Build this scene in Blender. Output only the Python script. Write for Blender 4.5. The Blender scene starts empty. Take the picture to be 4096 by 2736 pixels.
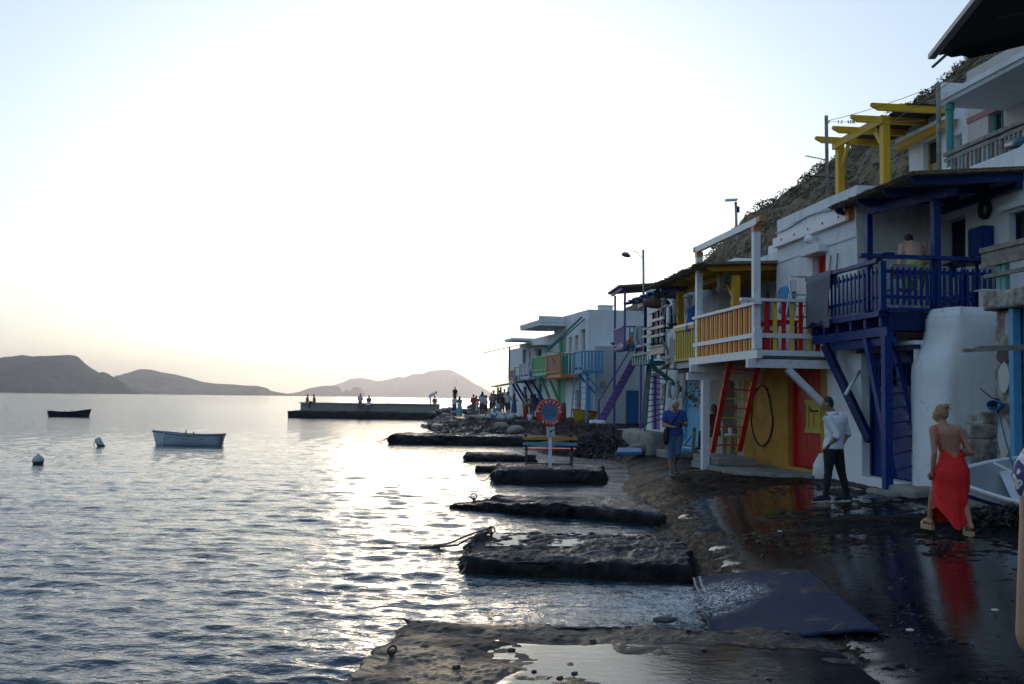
import bpy, bmesh, math, random
import numpy as np
from mathutils import Vector, Matrix, noise
R = math.radians
SC = bpy.context.scene
COL = SC.collection
random.seed(7)

# ---------------------------------------------------------------- camera, sky, sun, exposure
F = 4009.0                       # focal length in units of the 4096-wide picture
CAM = Vector((0, 0, 2.1))
PITCH, ROLL = R(3.226), R(0.78)
cam = bpy.data.cameras.new('camera'); cam_o = bpy.data.objects.new('camera', cam); COL.objects.link(cam_o)
CM = Matrix.Translation(CAM) @ Matrix.Rotation(math.pi/2 + PITCH, 4, 'X') @ Matrix.Rotation(ROLL, 4, 'Z')
cam_o.matrix_world = CM
cam.sensor_width = 36; cam.lens = 36*F/4096; cam.clip_start = 0.05; cam.clip_end = 30000
SC.camera = cam_o

SUN_EL, SUN_AZ = 5.0, -4.0       # low evening sun ahead, behind the far mountain's haze
w = bpy.data.worlds.new('World'); SC.world = w; w.use_nodes = True
nt = w.node_tree; bg = nt.nodes['Background']
sky = nt.nodes.new('ShaderNodeTexSky'); sky.sky_type = 'NISHITA'; sky.sun_disc = False
sky.sun_elevation = R(SUN_EL); sky.sun_rotation = R(SUN_AZ)
sky.air_density = 1.0; sky.dust_density = 2.4; sky.ozone_density = 4.0; sky.altitude = 0
hs = nt.nodes.new('ShaderNodeHueSaturation'); hs.inputs['Saturation'].default_value = 0.86
gm = nt.nodes.new('ShaderNodeGamma'); gm.inputs[1].default_value = 0.57
mx = nt.nodes.new('ShaderNodeMix'); mx.data_type = 'RGBA'; mx.blend_type = 'MULTIPLY'; mx.inputs[0].default_value = 1
mx.inputs[7].default_value = (0.95, 1.01, 1.035, 1)
nt.links.new(sky.outputs[0], hs.inputs['Color']); nt.links.new(hs.outputs[0], gm.inputs[0])
nt.links.new(gm.outputs[0], mx.inputs[6]); nt.links.new(mx.outputs[2], bg.inputs[0])
bg.inputs[1].default_value = 0.15


sl = bpy.data.lights.new('sun', 'SUN'); sl.energy = 0.08; sl.angle = R(12); sl.color = (1.0, 0.78, 0.55)
so = bpy.data.objects.new('sun', sl); COL.objects.link(so)
sd = Vector((math.sin(R(SUN_AZ))*math.cos(R(SUN_EL)), math.cos(R(SUN_AZ))*math.cos(R(SUN_EL)), math.sin(R(SUN_EL))))
so.rotation_euler = sd.to_track_quat('Z', 'Y').to_euler(); so.location = sd*60

SC.view_settings.view_transform = 'Standard'; SC.view_settings.look = 'None'
SC.view_settings.gamma = 1; SC.view_settings.use_curve_mapping = False
SC.view_settings.exposure = 1.84
SC.render.engine = 'CYCLES'
SC.cycles.use_denoising = True
SC.cycles.max_bounces = 5; SC.cycles.diffuse_bounces = 3; SC.cycles.glossy_bounces = 2
SC.cycles.transmission_bounces = 4; SC.cycles.volume_bounces = 1; SC.cycles.transparent_max_bounces = 6
SC.cycles.caustics_reflective = False; SC.cycles.caustics_refractive = False
SC.cycles.sample_clamp_indirect = 4.0

# ---------------------------------------------------------------- helpers: rays, frames, mesh builder
CR = CM.to_3x3()
def ray(u, v):
    return (CR @ Vector(((u-2048)/F, -(v-1368)/F, -1)))
def at(u, v, Y):                 # point seen at picture position (u, v) at depth Y
    r = ray(u, v); return CAM + r*(Y/r.y)
def gnd(u, v, z):                # point seen at (u, v) lying at height z
    r = ray(u, v); return CAM + r*((z-CAM.z)/r.z)

class Fr:
    """a wall line x = x0 + m*y: s runs along it away from us, t out to the sea, z up"""
    def __init__(self, x0, m):
        self.o = Vector((x0, 0, 0)); self.d = Vector((m, 1, 0)).normalized(); self.n = Vector((-self.d.y, self.d.x, 0))
    def P(self, s, t, z): return self.o + self.d*s + self.n*t + Vector((0, 0, z))
    def hit(self, u, v, t=0.0):
        r = ray(u, v); k = (t - (CAM-self.o).dot(self.n))/r.dot(self.n); p = CAM + r*k
        return (p-self.o).dot(self.d), p.z
    def S(self, u, t=0.0): return self.hit(u, 1600, t)[0]
    def side(self, u, v, s):
        r = ray(u, v); k = (s - (CAM-self.o).dot(self.d))/r.dot(self.d); p = CAM + r*k
        return (p-self.o).dot(self.n), p.z
W0 = Fr(0, 0)

def link(o, parent=None):
    COL.objects.link(o)
    if parent is not None: o.parent = parent
    return o
def obj(name, me, mat=None, parent=None, smooth=False):
    if mat is not None and not me.materials: me.materials.append(mat)
    if smooth: me.polygons.foreach_set('use_smooth', [True]*len(me.polygons))
    o = bpy.data.objects.new(name, me); link(o)
    if parent is not None:
        o.parent = parent
        if parent.parent is not None: o.matrix_parent_inverse = (parent.parent.matrix_basis @ parent.matrix_parent_inverse @ parent.matrix_basis).inverted()
        else: o.matrix_parent_inverse = parent.matrix_basis.inverted()
    return o
def tag(o, label, cat, group=None):
    o['label'] = label; o['category'] = cat
    if group: o['group'] = group
    return o
def thing(name, label, cat, loc=(0, 0, 0), rz=0, group=None):
    o = bpy.data.objects.new(name, None); o.empty_display_size = .2; link(o)
    o.location = loc; o.rotation_euler = (0, 0, rz)
    o.matrix_basis = Matrix.Translation(Vector(loc)) @ Matrix.Rotation(rz, 4, 'Z')
    return tag(o, label, cat, group)

class MB:
    def __init__(self): self.v = []; self.f = []
    def add(self, vs, fs):
        b = len(self.v); self.v += [tuple(p) for p in vs]; self.f += [tuple(i+b for i in f) for f in fs]; return self
    def hexa(self, c):           # c: 8 corners, bottom 4 then top 4
        return self.add(c, [(3, 2, 1, 0), (4, 5, 6, 7), (0, 1, 5, 4), (1, 2, 6, 5), (2, 3, 7, 6), (3, 0, 4, 7)])
    def box(self, fr, s0, s1, t0, t1, z0, z1):
        P = fr.P
        return self.hexa([P(s0, t0, z0), P(s0, t1, z0), P(s1, t1, z0), P(s1, t0, z0), P(s0, t0, z1), P(s0, t1, z1), P(s1, t1, z1), P(s1, t0, z1)])
    def bar(self, p, q, w, h, up=None):
        p = Vector(p); q = Vector(q); d = (q-p).normalized(); up = Vector(up) if up else Vector((0, 0, 1))
        if abs(d.dot(up)) > .98: up = Vector((0, 1, 0))
        x = d.cross(up).normalized()*(w/2); y = x.cross(d).normalized()*(h/2)
        return self.hexa([p-x-y, p+x-y, p+x+y, p-x+y, q-x-y, q+x-y, q+x+y, q-x+y])
    def tube(self, pts, r, n=8, cap=True, flat=1.0):
        pts = [Vector(p) for p in pts]; rs = r if isinstance(r, (list, tuple)) else [r]*len(pts)
        rings = []; prev = None
        for i, p in enumerate(pts):
            d = (pts[min(i+1, len(pts)-1)]-pts[max(i-1, 0)]).normalized()
            a = prev if prev is not None else (Vector((1, 0, 0)) if abs(d.x) < .8 else Vector((0, 1, 0)))
            x = (a - d*a.dot(d)).normalized(); y = d.cross(x); prev = x
            rings.append([p + x*(math.cos(2*math.pi*k/n)*rs[i]) + y*(math.sin(2*math.pi*k/n)*rs[i]*flat) for k in range(n)])
        return self.loft(rings, cap)
    def loft(self, rings, cap=True, closed=True):
        b = len(self.v); n = len(rings[0])
        for r in rings: self.v += [tuple(p) for p in r]
        for i in range(len(rings)-1):
            for k in range(n if closed else n-1):
                k2 = (k+1) % n
                self.f.append((b+i*n+k, b+i*n+k2, b+(i+1)*n+k2, b+(i+1)*n+k))
        if cap:
            self.f.append(tuple(b+k for k in reversed(range(n)))); e = b+(len(rings)-1)*n
            self.f.append(tuple(e+k for k in range(n)))
        return self
    def prism(self, poly, off):  # poly: list of 3D points, extruded by vector off
        off = Vector(off); n = len(poly); P = [Vector(p) for p in poly]
        return self.add([*P, *[p+off for p in P]], [tuple(reversed(range(n))), tuple(range(n, 2*n))] + [(i, (i+1) % n, n+(i+1) % n, n+i) for i in range(n)])
    def ball(self, c, rx, ry=None, rz=None, n=10, m=7, rot=None):
        ry = ry or rx; rz = rz or rx; c = Vector(c); rings = []
        for j in range(m+1):
            th = math.pi*(j+.02)/(m+.04); ring = []
            for k in range(n):
                a = 2*math.pi*k/n; p = Vector((rx*math.sin(th)*math.cos(a), ry*math.sin(th)*math.sin(a), -rz*math.cos(th)))
                ring.append(c + (rot @ p if rot else p))
            rings.append(ring)
        return self.loft(rings)
    def mesh(self, name='mesh', bevel=0):
        me = bpy.data.meshes.new(name); me.from_pydata(self.v, [], self.f)
        bm = bmesh.new(); bm.from_mesh(me)
        bmesh.ops.recalc_face_normals(bm, faces=bm.faces)
        if bevel: bmesh.ops.bevel(bm, geom=bm.edges, offset=bevel, segments=2, affect='EDGES', profile=.5)
        bm.to_mesh(me); bm.free(); return me
    def build(self, name, mat, parent=None, smooth=False, bevel=0):
        return obj(name, self.mesh(name, bevel), mat, parent, smooth)
def box(name, mat, parent, fr, s0, s1, t0, t1, z0, z1, bevel=0): return MB().box(fr, s0, s1, t0, t1, z0, z1).build(name, mat, parent, bevel=bevel)
def bar(name, mat, parent, p, q, w, h, up=None): return MB().bar(p, q, w, h, up).build(name, mat, parent)
def tube(name, mat, parent, pts, r, n=8): return MB().tube(pts, r, n).build(name, mat, parent, smooth=True)
TMP = bpy.data.scenes.new('workbench')          # empty side scene for evaluating modifiers and text
def tmp_eval(o):
    vl = TMP.view_layers[0]; vl.update(); dg = vl.depsgraph; return bpy.data.meshes.new_from_object(o.evaluated_get(dg))
J = lambda a: random.uniform(-a, a)

_rs = np.random.RandomState(3); _LAT = _rs.rand(256, 256)
def vnoise(x, y):
    xi = np.floor(x).astype(int); yi = np.floor(y).astype(int); fx = x-xi; fy = y-yi
    fx = fx*fx*fx*(fx*(fx*6-15)+10); fy = fy*fy*fy*(fy*(fy*6-15)+10)
    g = lambda i, j: _LAT[i & 255, j & 255]
    return ((g(xi, yi)*(1-fx)+g(xi+1, yi)*fx)*(1-fy) + (g(xi, yi+1)*(1-fx)+g(xi+1, yi+1)*fx)*fy)*2-1
def fbm(x, y, sc, oct=4, gain=.5, off=0.0):
    x = np.asarray(x, float)/sc+off*17.3; y = np.asarray(y, float)/sc+off*31.7; a = 1.0; t = 0; n = 0
    for i in range(oct): t = t + a*vnoise(x, y); n += a; a *= gain; x = x*2.03+11.1; y = y*2.03+5.7
    return t/n
def gridmesh(name, X, Y, Z, mat, smooth=True):
    nr, nc = X.shape; me = bpy.data.meshes.new(name)
    co = np.stack([X, Y, Z], -1).reshape(-1, 3).astype(np.float32)
    i = np.arange(nr*nc).reshape(nr, nc)
    q = np.stack([i[:-1, :-1], i[:-1, 1:], i[1:, 1:], i[1:, :-1]], -1).reshape(-1, 4).astype(np.int32)
    me.vertices.add(len(co)); me.vertices.foreach_set('co', co.ravel())
    me.loops.add(q.size); me.loops.foreach_set('vertex_index', q.ravel())
    me.polygons.add(len(q)); me.polygons.foreach_set('loop_start', np.arange(0, q.size, 4, dtype=np.int32))
    me.polygons.foreach_set('loop_total', np.full(len(q), 4, np.int32))
    me.update(calc_edges=True); me.validate()
    return obj(name, me, mat, None, smooth)
def rawmesh(name, V, Q, mat, parent=None, smooth=False):
    me = bpy.data.meshes.new(name); V = np.asarray(V, np.float32); Q = np.asarray(Q, np.int32); k = Q.shape[1]
    me.vertices.add(len(V)); me.vertices.foreach_set('co', V.ravel())
    me.loops.add(Q.size); me.loops.foreach_set('vertex_index', Q.ravel())
    me.polygons.add(len(Q)); me.polygons.foreach_set('loop_start', np.arange(0, Q.size, k, dtype=np.int32))
    me.polygons.foreach_set('loop_total', np.full(len(Q), k, np.int32)); me.update(calc_edges=True)
    return obj(name, me, mat, parent, smooth)

# ---------------------------------------------------------------- materials
class N:
    def __init__(self, name):
        self.m = bpy.data.materials.new(name); self.m.use_nodes = True; self.t = self.m.node_tree
        self.b = self.t.nodes['Principled BSDF']; self.out = self.t.nodes['Material Output']
    def n(self, k, **kw):
        x = self.t.nodes.new(k)
        for a, b in kw.items(): setattr(x, a, b)
        return x
    def L(self, a, b): self.t.links.new(a, b)
    def pos(self): return self.n('ShaderNodeNewGeometry').outputs['Position']
    def noise(self, scale, detail=4, rough=.55, vec=None, stretch=None, dist=0):
        x = self.n('ShaderNodeTexNoise'); x.inputs['Scale'].default_value = scale; x.inputs['Detail'].default_value = detail
        x.inputs['Roughness'].default_value = rough; x.inputs['Distortion'].default_value = dist
        v = vec or self.pos()
        if stretch:
            mp = self.n('ShaderNodeMapping'); mp.inputs['Scale'].default_value = stretch; self.L(v, mp.inputs['Vector']); v = mp.outputs[0]
        self.L(v, x.inputs['Vector']); return x.outputs['Fac']
    def ramp(self, fac, stops):
        r = self.n('ShaderNodeValToRGB'); e = r.color_ramp.elements
        while len(e) < len(stops): e.new(.5)
        for i, (p, c) in enumerate(stops):
            e[i].position = p; e[i].color = (*c, 1) if isinstance(c, tuple) else (c, c, c, 1)
        self.L(fac, r.inputs[0]); return r.outputs[0]
    def mix(self, fac, a, b, blend='MIX'):
        x = self.n('ShaderNodeMix', data_type='RGBA', blend_type=blend)
        for s, v in ((0, fac), (6, a), (7, b)):
            if isinstance(v, (int, float)): x.inputs[s].default_value = v if s == 0 else (v, v, v, 1)
            elif isinstance(v, tuple): x.inputs[s].default_value = (*v, 1)
            else: self.L(v, x.inputs[s])
        return x.outputs[2]
    def math(self, op, a, b=0.0):
        x = self.n('ShaderNodeMath', operation=op)
        for s, v in ((0, a), (1, b)):
            if isinstance(v, (int, float)): x.inputs[s].default_value = v
            else: self.L(v, x.inputs[s])
        return x.outputs[0]
    def bump(self, h, strength, dist=.01):
        b = self.n('ShaderNodeBump'); b.inputs['Strength'].default_value = strength; b.inputs['Distance'].default_value = dist
        self.L(h, b.inputs['Height']); self.L(b.outputs[0], self.b.inputs['Normal'])
    def set(self, col=None, rough=None, **kw):
        for k, v in (('Base Color', col), ('Roughness', rough), *kw.items()):
            if v is None: continue
            if isinstance(v, (int, float)): self.b.inputs[k].default_value = v
            elif isinstance(v, tuple): self.b.inputs[k].default_value = (*v, 1)
            else: self.L(v, self.b.inputs[k])
        return self.m
_M = {}
def dk(c, k): return tuple(x*k for x in c)
def paint(c, rough=.42, wear=.35, key=None):        # brushed paint on wood with grain and worn spots
    k = ('p', c, rough, wear)
    if k in _M: return _M[k]
    a = N('painted_wood'); f = a.noise(9, 5, .6); g = a.noise(55, 3, .6, stretch=(1, 1, .15)); w_ = a.noise(7.5, 7, .75)
    col = a.mix(f, dk(c, .78), dk(c, 1.12)); wm = a.ramp(w_, [(.58, 0.0), (.66, 1.0)])
    col = a.mix(a.math('MULTIPLY', wm, min(.9, wear*1.9)), col, (.20, .17, .14))
    a.b.inputs['Specular IOR Level'].default_value = .25; a.bump(g, .35, .004); a.set(col, a.ramp(f, [(.3, rough-.1), (.8, rough+.15)]))
    _M[k] = a.m; return a.m
def plaster(c, stain=.35, rough=.85):               # limewashed lumpy plaster with grime
    k = ('w', c, stain)
    if k in _M: return _M[k]
    a = N('plaster'); f = a.noise(1.3, 6, .6); s = a.noise(2.6, 7, .72, stretch=(1, 1, .16)); g = a.noise(30, 6, .65); b = a.noise(3.5, 4, .5)
    col = a.mix(f, dk(c, .86), c); col = a.mix(a.math('MULTIPLY', a.ramp(s, [(.50, 0.0), (.72, 1.0)]), stain), col, dk((.32, .28, .23), 1))
    vr = a.n('ShaderNodeTexVoronoi', feature='DISTANCE_TO_EDGE'); vr.inputs['Scale'].default_value = .9
    ds = a.n('ShaderNodeVectorMath', operation='ADD'); nn = a.n('ShaderNodeTexNoise'); nn.inputs['Scale'].default_value = 3; a.L(a.pos(), nn.inputs['Vector']); a.L(a.pos(), ds.inputs[0]); a.L(nn.outputs['Color'], ds.inputs[1]); a.L(ds.outputs[0], vr.inputs['Vector'])
    ck = a.math('MULTIPLY', a.ramp(vr.outputs['Distance'], [(.004, 1.0), (.012, 0.0)]), a.ramp(f, [(.52, 0.0), (.64, .45)])); col = a.mix(ck, col, dk(c, .35))
    pt = a.ramp(a.noise(.8, 5, .7), [(.56, 0.0), (.60, .55)]); col = a.mix(pt, col, dk(c, .84))
    a.bump(a.math('ADD', a.math('MULTIPLY', g, .35), b), .6, .035); a.set(col, rough)
    _M[k] = a.m; return a.m
def flat(c, rough=.6, bump=0, scale=40, var=.15, metal=0.0):
    k = ('f', c, rough, bump, scale, metal)
    if k in _M: return _M[k]
    a = N('surface'); f = a.noise(scale, 4, .6); a.set(a.mix(f, dk(c, 1-var), dk(c, 1+var)), rough)
    if metal: a.b.inputs['Metallic'].default_value = metal
    if bump: a.bump(f, bump, .01)
    _M[k] = a.m; return a.m
def two(c1, c2, scale, lo, hi, rough=.7, bump=.4, dist=.02, stretch=None, detail=6):
    k = ('t', c1, c2, scale, lo, hi, rough, stretch)
    if k in _M: return _M[k]
    a = N('mottled'); f = a.noise(scale, detail, .65, stretch=stretch); a.set(a.mix(a.ramp(f, [(lo, 0.0), (hi, 1.0)]), c1, c2), rough)
    a.bump(f, bump, dist); _M[k] = a.m; return a.m
WHITE = plaster((.83, .835, .84), .45); WHITE2 = plaster((.70, .71, .72), .35); GREYW = plaster((.55, .57, .58), .3)
P_WHITE = paint((.74, .74, .76), .4, .25); P_BLUE = paint((.003, .030, .175), .40, .2); P_DBLUE = paint((.003, .016, .085), .4, .1)
P_RED = paint((.68, .035, .02), .4, .2); P_YEL = paint((.64, .46, .10), .45, .25); P_GOLD = paint((.58, .30, .015), .45, .15)
P_PURPLE = paint((.13, .09, .30), .45, .15); P_TEAL = paint((.03, .20, .22), .45, .3); P_LBLUE = paint((.10, .33, .55), .45, .2)
P_GREEN = paint((.08, .38, .17), .45, .2); P_ORANGE = paint((.60, .20, .06), .45, .2); P_DOORBLUE = paint((.03, .15, .33), .5, .2)
WOODGREY = two((.16, .14, .12), (.34, .31, .27), 6, .35, .7, .8, .5, .01, (1, 1, 1))
REED = two((.10, .07, .045), (.32, .24, .15), 14, .35, .7, .85, .7, .02)
BLACK = flat((.012, .012, .014), .6); DARKIN = flat((.01, .01, .012), .9)  # DARKIN: darkness of unlit interiors put into the colour
STEEL = flat((.35, .36, .37), .4, metal=.8); RUST = two((.06, .035, .025), (.16, .075, .04), 30, .4, .65, .85)

# ---------------------------------------------------------------- setting: sea, shore, hill, islands
def sstep(a, b, x):
    t = np.clip((x-a)/(b-a), 0, 1); return t*t*(3-2*t)
_YS = [3, 8.5, 9.5, 12, 13.5, 16, 20, 25, 28, 33, 36, 38, 45, 50, 60, 75, 86, 95, 115]
_XS = [1.6, 1.8, 1.9, 2.05, 2.1, 2.3, 2.75, 2.9, 3.3, 3.8, 3.3, 1.8, .6, -1.2, -4.3, -6.2, -7.2, -7.4, -7.0]
def shore(y): return sum(np.interp(np.asarray(y, float)+q, _YS, _XS) for q in (-1.2, -.6, 0, .6, 1.2))/5
def base(x, y):
    d = x-shore(y)
    near = far = 0
    for q in (-.6, -.3, 0, .3, .6):
        near = near + .2*np.interp(d+q, [-9, -1.6, -.3, .3, 1.0, 2.0, 3.0, 6, 9], [-1.6, -.45, -.12, .13, .29, .36, .41, .48, .5])
        far = far + .2*np.interp(d+q, [-9, -2, -.3, .4, 2, 5, 9], [-1.6, -.5, -.1, .10, .40, .62, .75])
    k = sstep(34, 44, y); return near*(1-k)+far*k
def ground(x, y):
    z = base(x, y); k = sstep(34, 46, y)
    n = fbm(x, y, .55, 4, .55)*.016 + fbm(x, y, .12, 3, .65, 2)*.019 + fbm(x, y, .035, 2, .6, 12)*.007*(y < 16) + fbm(x, y, 2.6, 3, .5, 5)*.026
    n = n + np.abs(fbm(x, y*1.6, .3, 3, .6, 7))*.012
    wet = -.045*np.exp(-((x-3.5)/1.7)**2-((y-16.6)/2.6)**2) - .04*np.exp(-((x-4.3)/1.5)**2-((y-9.2)/1.8)**2) + .035*np.exp(-((x-5.4)/1.8)**2-((y-14.2)/1.6)**2)
    nf = fbm(x, y, 1.6, 5, .6)*.11
    pile = .20*np.exp(-((x-3.75)/1.1)**2-((y-22.9)/2.2)**2) + .34*np.exp(-((x-3.5)/1.5)**2-((y-38.5)/2.0)**2) + .30*np.exp(-((x-1.4)/2.6)**2-((y-50)/2.5)**2) + .15*np.exp(-((x-7)/1.6)**2-((y-14.2)/.5)**2)
    return z + (n+wet*.5-.004)*(1-k) + (nf+.03)*k + pile

# wet ground: dark weed litter, grit and silt
a = N('wet_ground'); f1 = a.noise(9, 8, .7); f2 = a.noise(60, 5, .7, stretch=(.6, 1, 1)); f3 = a.noise(1.1, 4, .5); f4 = a.noise(140, 2, .5)
c = a.mix(f1, (.0020, .0023, .0027), (.0062, .0070, .0080)); c = a.mix(a.ramp(f2, [(.62, 0.0), (.72, 1.0)]), c, (.018, .018, .018))
c = a.mix(a.ramp(f4, [(.76, 0.0), (.82, .5)]), c, (.35, .33, .30))
a.bump(a.math('ADD', f2, a.math('MULTIPLY', f1, .8)), 1.0, .035); a.b.inputs['Specular IOR Level'].default_value = .025
WETG = a.set(c, a.ramp(a.math('ADD', a.math('MULTIPLY', f3, .6), a.math('MULTIPLY', f1, .4)), [(.38, .16), (.62, .55)]))
th = np.radians(np.linspace(-26, 50, 620))[None, :]; rr = np.geomspace(3.6, 135, 560)[:, None]
GX = rr*np.sin(th); GY = rr*np.cos(th); GZ = ground(GX, GY)
g = gridmesh('ground', GX, GY, GZ, WETG); g['kind'] = 'structure'

# film of water lying in the hollows
a = N('puddle'); f = a.noise(7, 5, .65, stretch=(1, 1.6, 1)); a.bump(f, .20, .012)
PUD = a.set((.006, .006, .006), a.ramp(a.noise(1.4, 4, .6), [(.35, .04), (.65, .16)]), IOR=1.33)
def sheet(name, x0, x1, y0, y1, fn, nx, ny):
    X, Y = np.meshgrid(np.linspace(x0, x1, nx), np.linspace(y0, y1, ny)); return gridmesh(name, X, Y, fn(X, Y), PUD)
pw = sheet('puddle_water', 1.9, 6.8, 4, 21, lambda x, y: base(x, y)+.003-.05*(1-sstep(.1, .8, x-shore(y)+.45*fbm(x, y, .8, 3, .5, 15))), 120, 300); pw['kind'] = 'structure'

# sea
a = N('sea_water'); p = a.pos()
w1 = a.noise(5.0, 4, .55, stretch=(.7, 1.0, 1)); w2 = a.noise(1.1, 3, .5, stretch=(.5, 1.0, 1)); w3 = a.noise(18, 3, .5, stretch=(.7, 1, 1))
w4 = a.noise(.42, 4, .6, stretch=(.4, 1.0, 1)); a.bump(a.math('ADD', a.math('ADD', a.math('MULTIPLY', w1, 1.25), a.math('MULTIPLY', w2, 2.4)), a.math('ADD', a.math('MULTIPLY', w3, .3), a.math('MULTIPLY', w4, 4.0))), .55, .055)
fm = a.n('ShaderNodeAttribute', attribute_name='foam').outputs['Fac']; fn = a.noise(6, 6, .7); vo = a.n('ShaderNodeTexVoronoi', feature='DISTANCE_TO_EDGE'); vo.inputs['Scale'].default_value = 9; dv = a.n('ShaderNodeVectorMath', operation='ADD'); nz = a.n('ShaderNodeTexNoise'); nz.inputs['Scale'].default_value = 5; a.L(p, nz.inputs['Vector']); a.L(p, dv.inputs[0]); a.L(nz.outputs['Color'], dv.inputs[1]); a.L(dv.outputs[0], vo.inputs['Vector'])
foam = a.ramp(a.math('MULTIPLY', fm, a.math('MULTIPLY', a.ramp(fn, [(.38, 0.0), (.58, 1.0)]), a.ramp(vo.outputs['Distance'], [(.02, 1.0), (.12, .15)]))), [(.10, 0.0), (.6, .85)])
c = a.mix(foam, (.012, .040, .064), (.62, .64, .64)); SEA = a.set(c, a.mix(foam, .055, .6), IOR=1.33)
rng = np.random.RandomState(11)
th = np.radians(np.linspace(-50, 24, 560))[None, :]; rr = np.concatenate([np.geomspace(3.4, 420, 800), np.geomspace(440, 15500, 50)])[:, None]
SX = rr*np.sin(th); SY = rr*np.cos(th); SZ = np.zeros_like(SX); dr = rr*.0061
wx = SX+fbm(SX, SY, 3.0, 2)*.22; wy = SY+fbm(SX, SY, 2.2, 2, .5, 4)*.22
for i in range(84):
    lam = math.exp(rng.uniform(math.log(.14), math.log(.75))); ang = R(-90+rng.normal(-8, 27)); k = 2*math.pi/lam
    amp = .0033*lam**.80*rng.uniform(.5, 1.3)
    ph = k*(wx*math.cos(ang)+wy*math.sin(ang))+rng.uniform(0, 6.28)
    s_ = np.sin(ph); SZ += amp*(s_ + .25*np.cos(2*ph))*sstep(1.3, 3.0, lam/np.maximum(dr, 1e-3))
calm = 1-.72*sstep(-2.2, .6, SX-shore(SY)+np.where(SY < 34, 1.2, 0))
SZ *= (1+.18*fbm(SX, SY, 6, 3, .5, 9))*calm
SZ += .018*np.sin(SY*2.2+SX*.7+fbm(SX, SY, 2, 3)*3)*sstep(1.5, 0, np.abs(SY-10.4)-.7)*sstep(-2.5, -1, SX)
sea = gridmesh('sea', SX, SY, SZ, SEA); sea['kind'] = 'structure'
fo = 1.6*np.exp(-((SX-1.75)/.75)**2-((SY-10.3)/.85)**2) + .9*np.exp(-((SX-.75)/.35)**2-((SY-10.75)/.2)**2) + .35*np.exp(-((SX-.4)/1.2)**2-((SY-10.3)/1.0)**2) + .6*np.exp(-((SX+6.9)/1.2)**2-((SY-84)/2.0)**2) + .5*np.exp(-((SX-1.2)/.5)**2-((SY-15.2)/.3)**2)
fa = sea.data.attributes.new('foam', 'FLOAT', 'POINT'); fa.data.foreach_set('value', fo.astype(np.float32).ravel())

# hill behind the houses
def hillz(x, y):
    x = x + .0085*np.maximum(0, -10-y)**1.7     # unseen slope bent round behind us, added to cut sky light on the walls
    z = 1.0 + .79*x*(.78+.22*sstep(0, 90, y)); z = z + fbm(x, y, 16, 5, .5)*2.6 + fbm(x, y, 3.2, 5, .6, 3)*1.25
    z = z - (1-sstep(15, 21, x))*(1-sstep(30, 40, y))*9
    z = z - (1-sstep(9, 17, x))*10*(1-sstep(62, 80, y))
    return z*(1-sstep(88, 118, y)) - 2*sstep(80, 110, y)
a = N('hillside'); f1 = a.noise(.35, 7, .65); f2 = a.noise(2.2, 6, .7); f3 = a.noise(.9, 5, .6)
c = a.mix(a.ramp(f1, [(.35, 0.0), (.65, 1.0)]), (.19, .125, .065), (.32, .23, .135)); c = a.mix(a.ramp(f2, [(.47, 0.0), (.58, 1.0)]), c, (.055, .052, .026))
c = a.mix(a.ramp(f3, [(.60, 0.0), (.66, 1.0)]), c, (.28, .25, .21)); a.bump(a.math('ADD', f2, f3), 1.0, .5); HILL = a.set(c, .95)
X, Y = np.meshgrid(np.linspace(-70, 95, 300), np.linspace(-110, 122, 400))
Z = hillz(X, Y); Z = np.where(X < 6.5, np.where(Y < 3, Z, -3), Z); h = gridmesh('hill', X, Y, np.maximum(Z, -3), HILL); h['kind'] = 'structure'

# shrubs on the hill: many small leaf faces in clumps
def leafclumps(cs, rad, per, size, rs):
    n = len(cs)*per; d = rs.normal(size=(n, 3)); d /= np.linalg.norm(d, axis=1)[:, None]
    r = rs.uniform(.35, 1, n)**.6; C = np.repeat(cs, per, 0); Rd = np.repeat(rad, per)
    c = C + d*(r*Rd)[:, None]*np.array([1, 1, .75]); u = rs.normal(size=(n, 3)); u /= np.linalg.norm(u, axis=1)[:, None]
    v = np.cross(u, rs.normal(size=(n, 3))); v /= np.linalg.norm(v, axis=1)[:, None]
    s = (np.repeat(rad, per)*size*rs.uniform(.6, 1.4, n))[:, None]
    V = np.stack([c-u*s, c+v*s*.6, c+u*s, c-v*s*.6], 1).reshape(-1, 3); return V, np.arange(n*4).reshape(-1, 4)
a = N('shrub_leaf'); f = a.noise(.8, 4, .6); f2 = a.noise(.12, 2, .5)
SHRUB = a.set(a.mix(f2, a.mix(f, (.045, .050, .022), (.095, .095, .042)), a.mix(f, (.10, .075, .04), (.16, .12, .065))), .9)
rs = np.random.RandomState(5); n = 4200
px = rs.uniform(10, 80, n); py = rs.uniform(14, 100, n); keep = (fbm(px, py, 6, 3, .5, 6) > -.25) & ~((px < 20) & (py < 38)); px = px[keep]; py = py[keep]
rad = rs.uniform(.14, .50, len(px))*(1+.3*(py > 60)); cs = np.stack([px, py, hillz(px, py)+rad*.35], 1)
V, Q = leafclumps(cs, rad, 80, .15, rs)
s = rawmesh('hill_scrub', V, Q, SHRUB); s['kind'] = 'stuff'; s['label'] = 'dry green and brown scrub growing over the hillside'
# loose stones on the slope
mb = MB()
for i in range(1500):
    x = rs.uniform(12, 70); y = rs.uniform(24, 96)
    if fbm(np.array([x]), np.array([y]), 7, 3, .5, 8)[0] < .12: continue
    k = rs.uniform(.10, .42); mb.ball((x, y, float(hillz(np.array(x), np.array(y)))+.05), k, k*.7, k*.6, 6, 4, Matrix.Rotation(rs.uniform(0, 3), 3, 'Z'))
s = mb.build('hill_stones', flat((.24, .22, .20), .95, .4, 6)); s['kind'] = 'stuff'; s['label'] = 'grey field stones lying on the scrubby slope'

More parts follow.
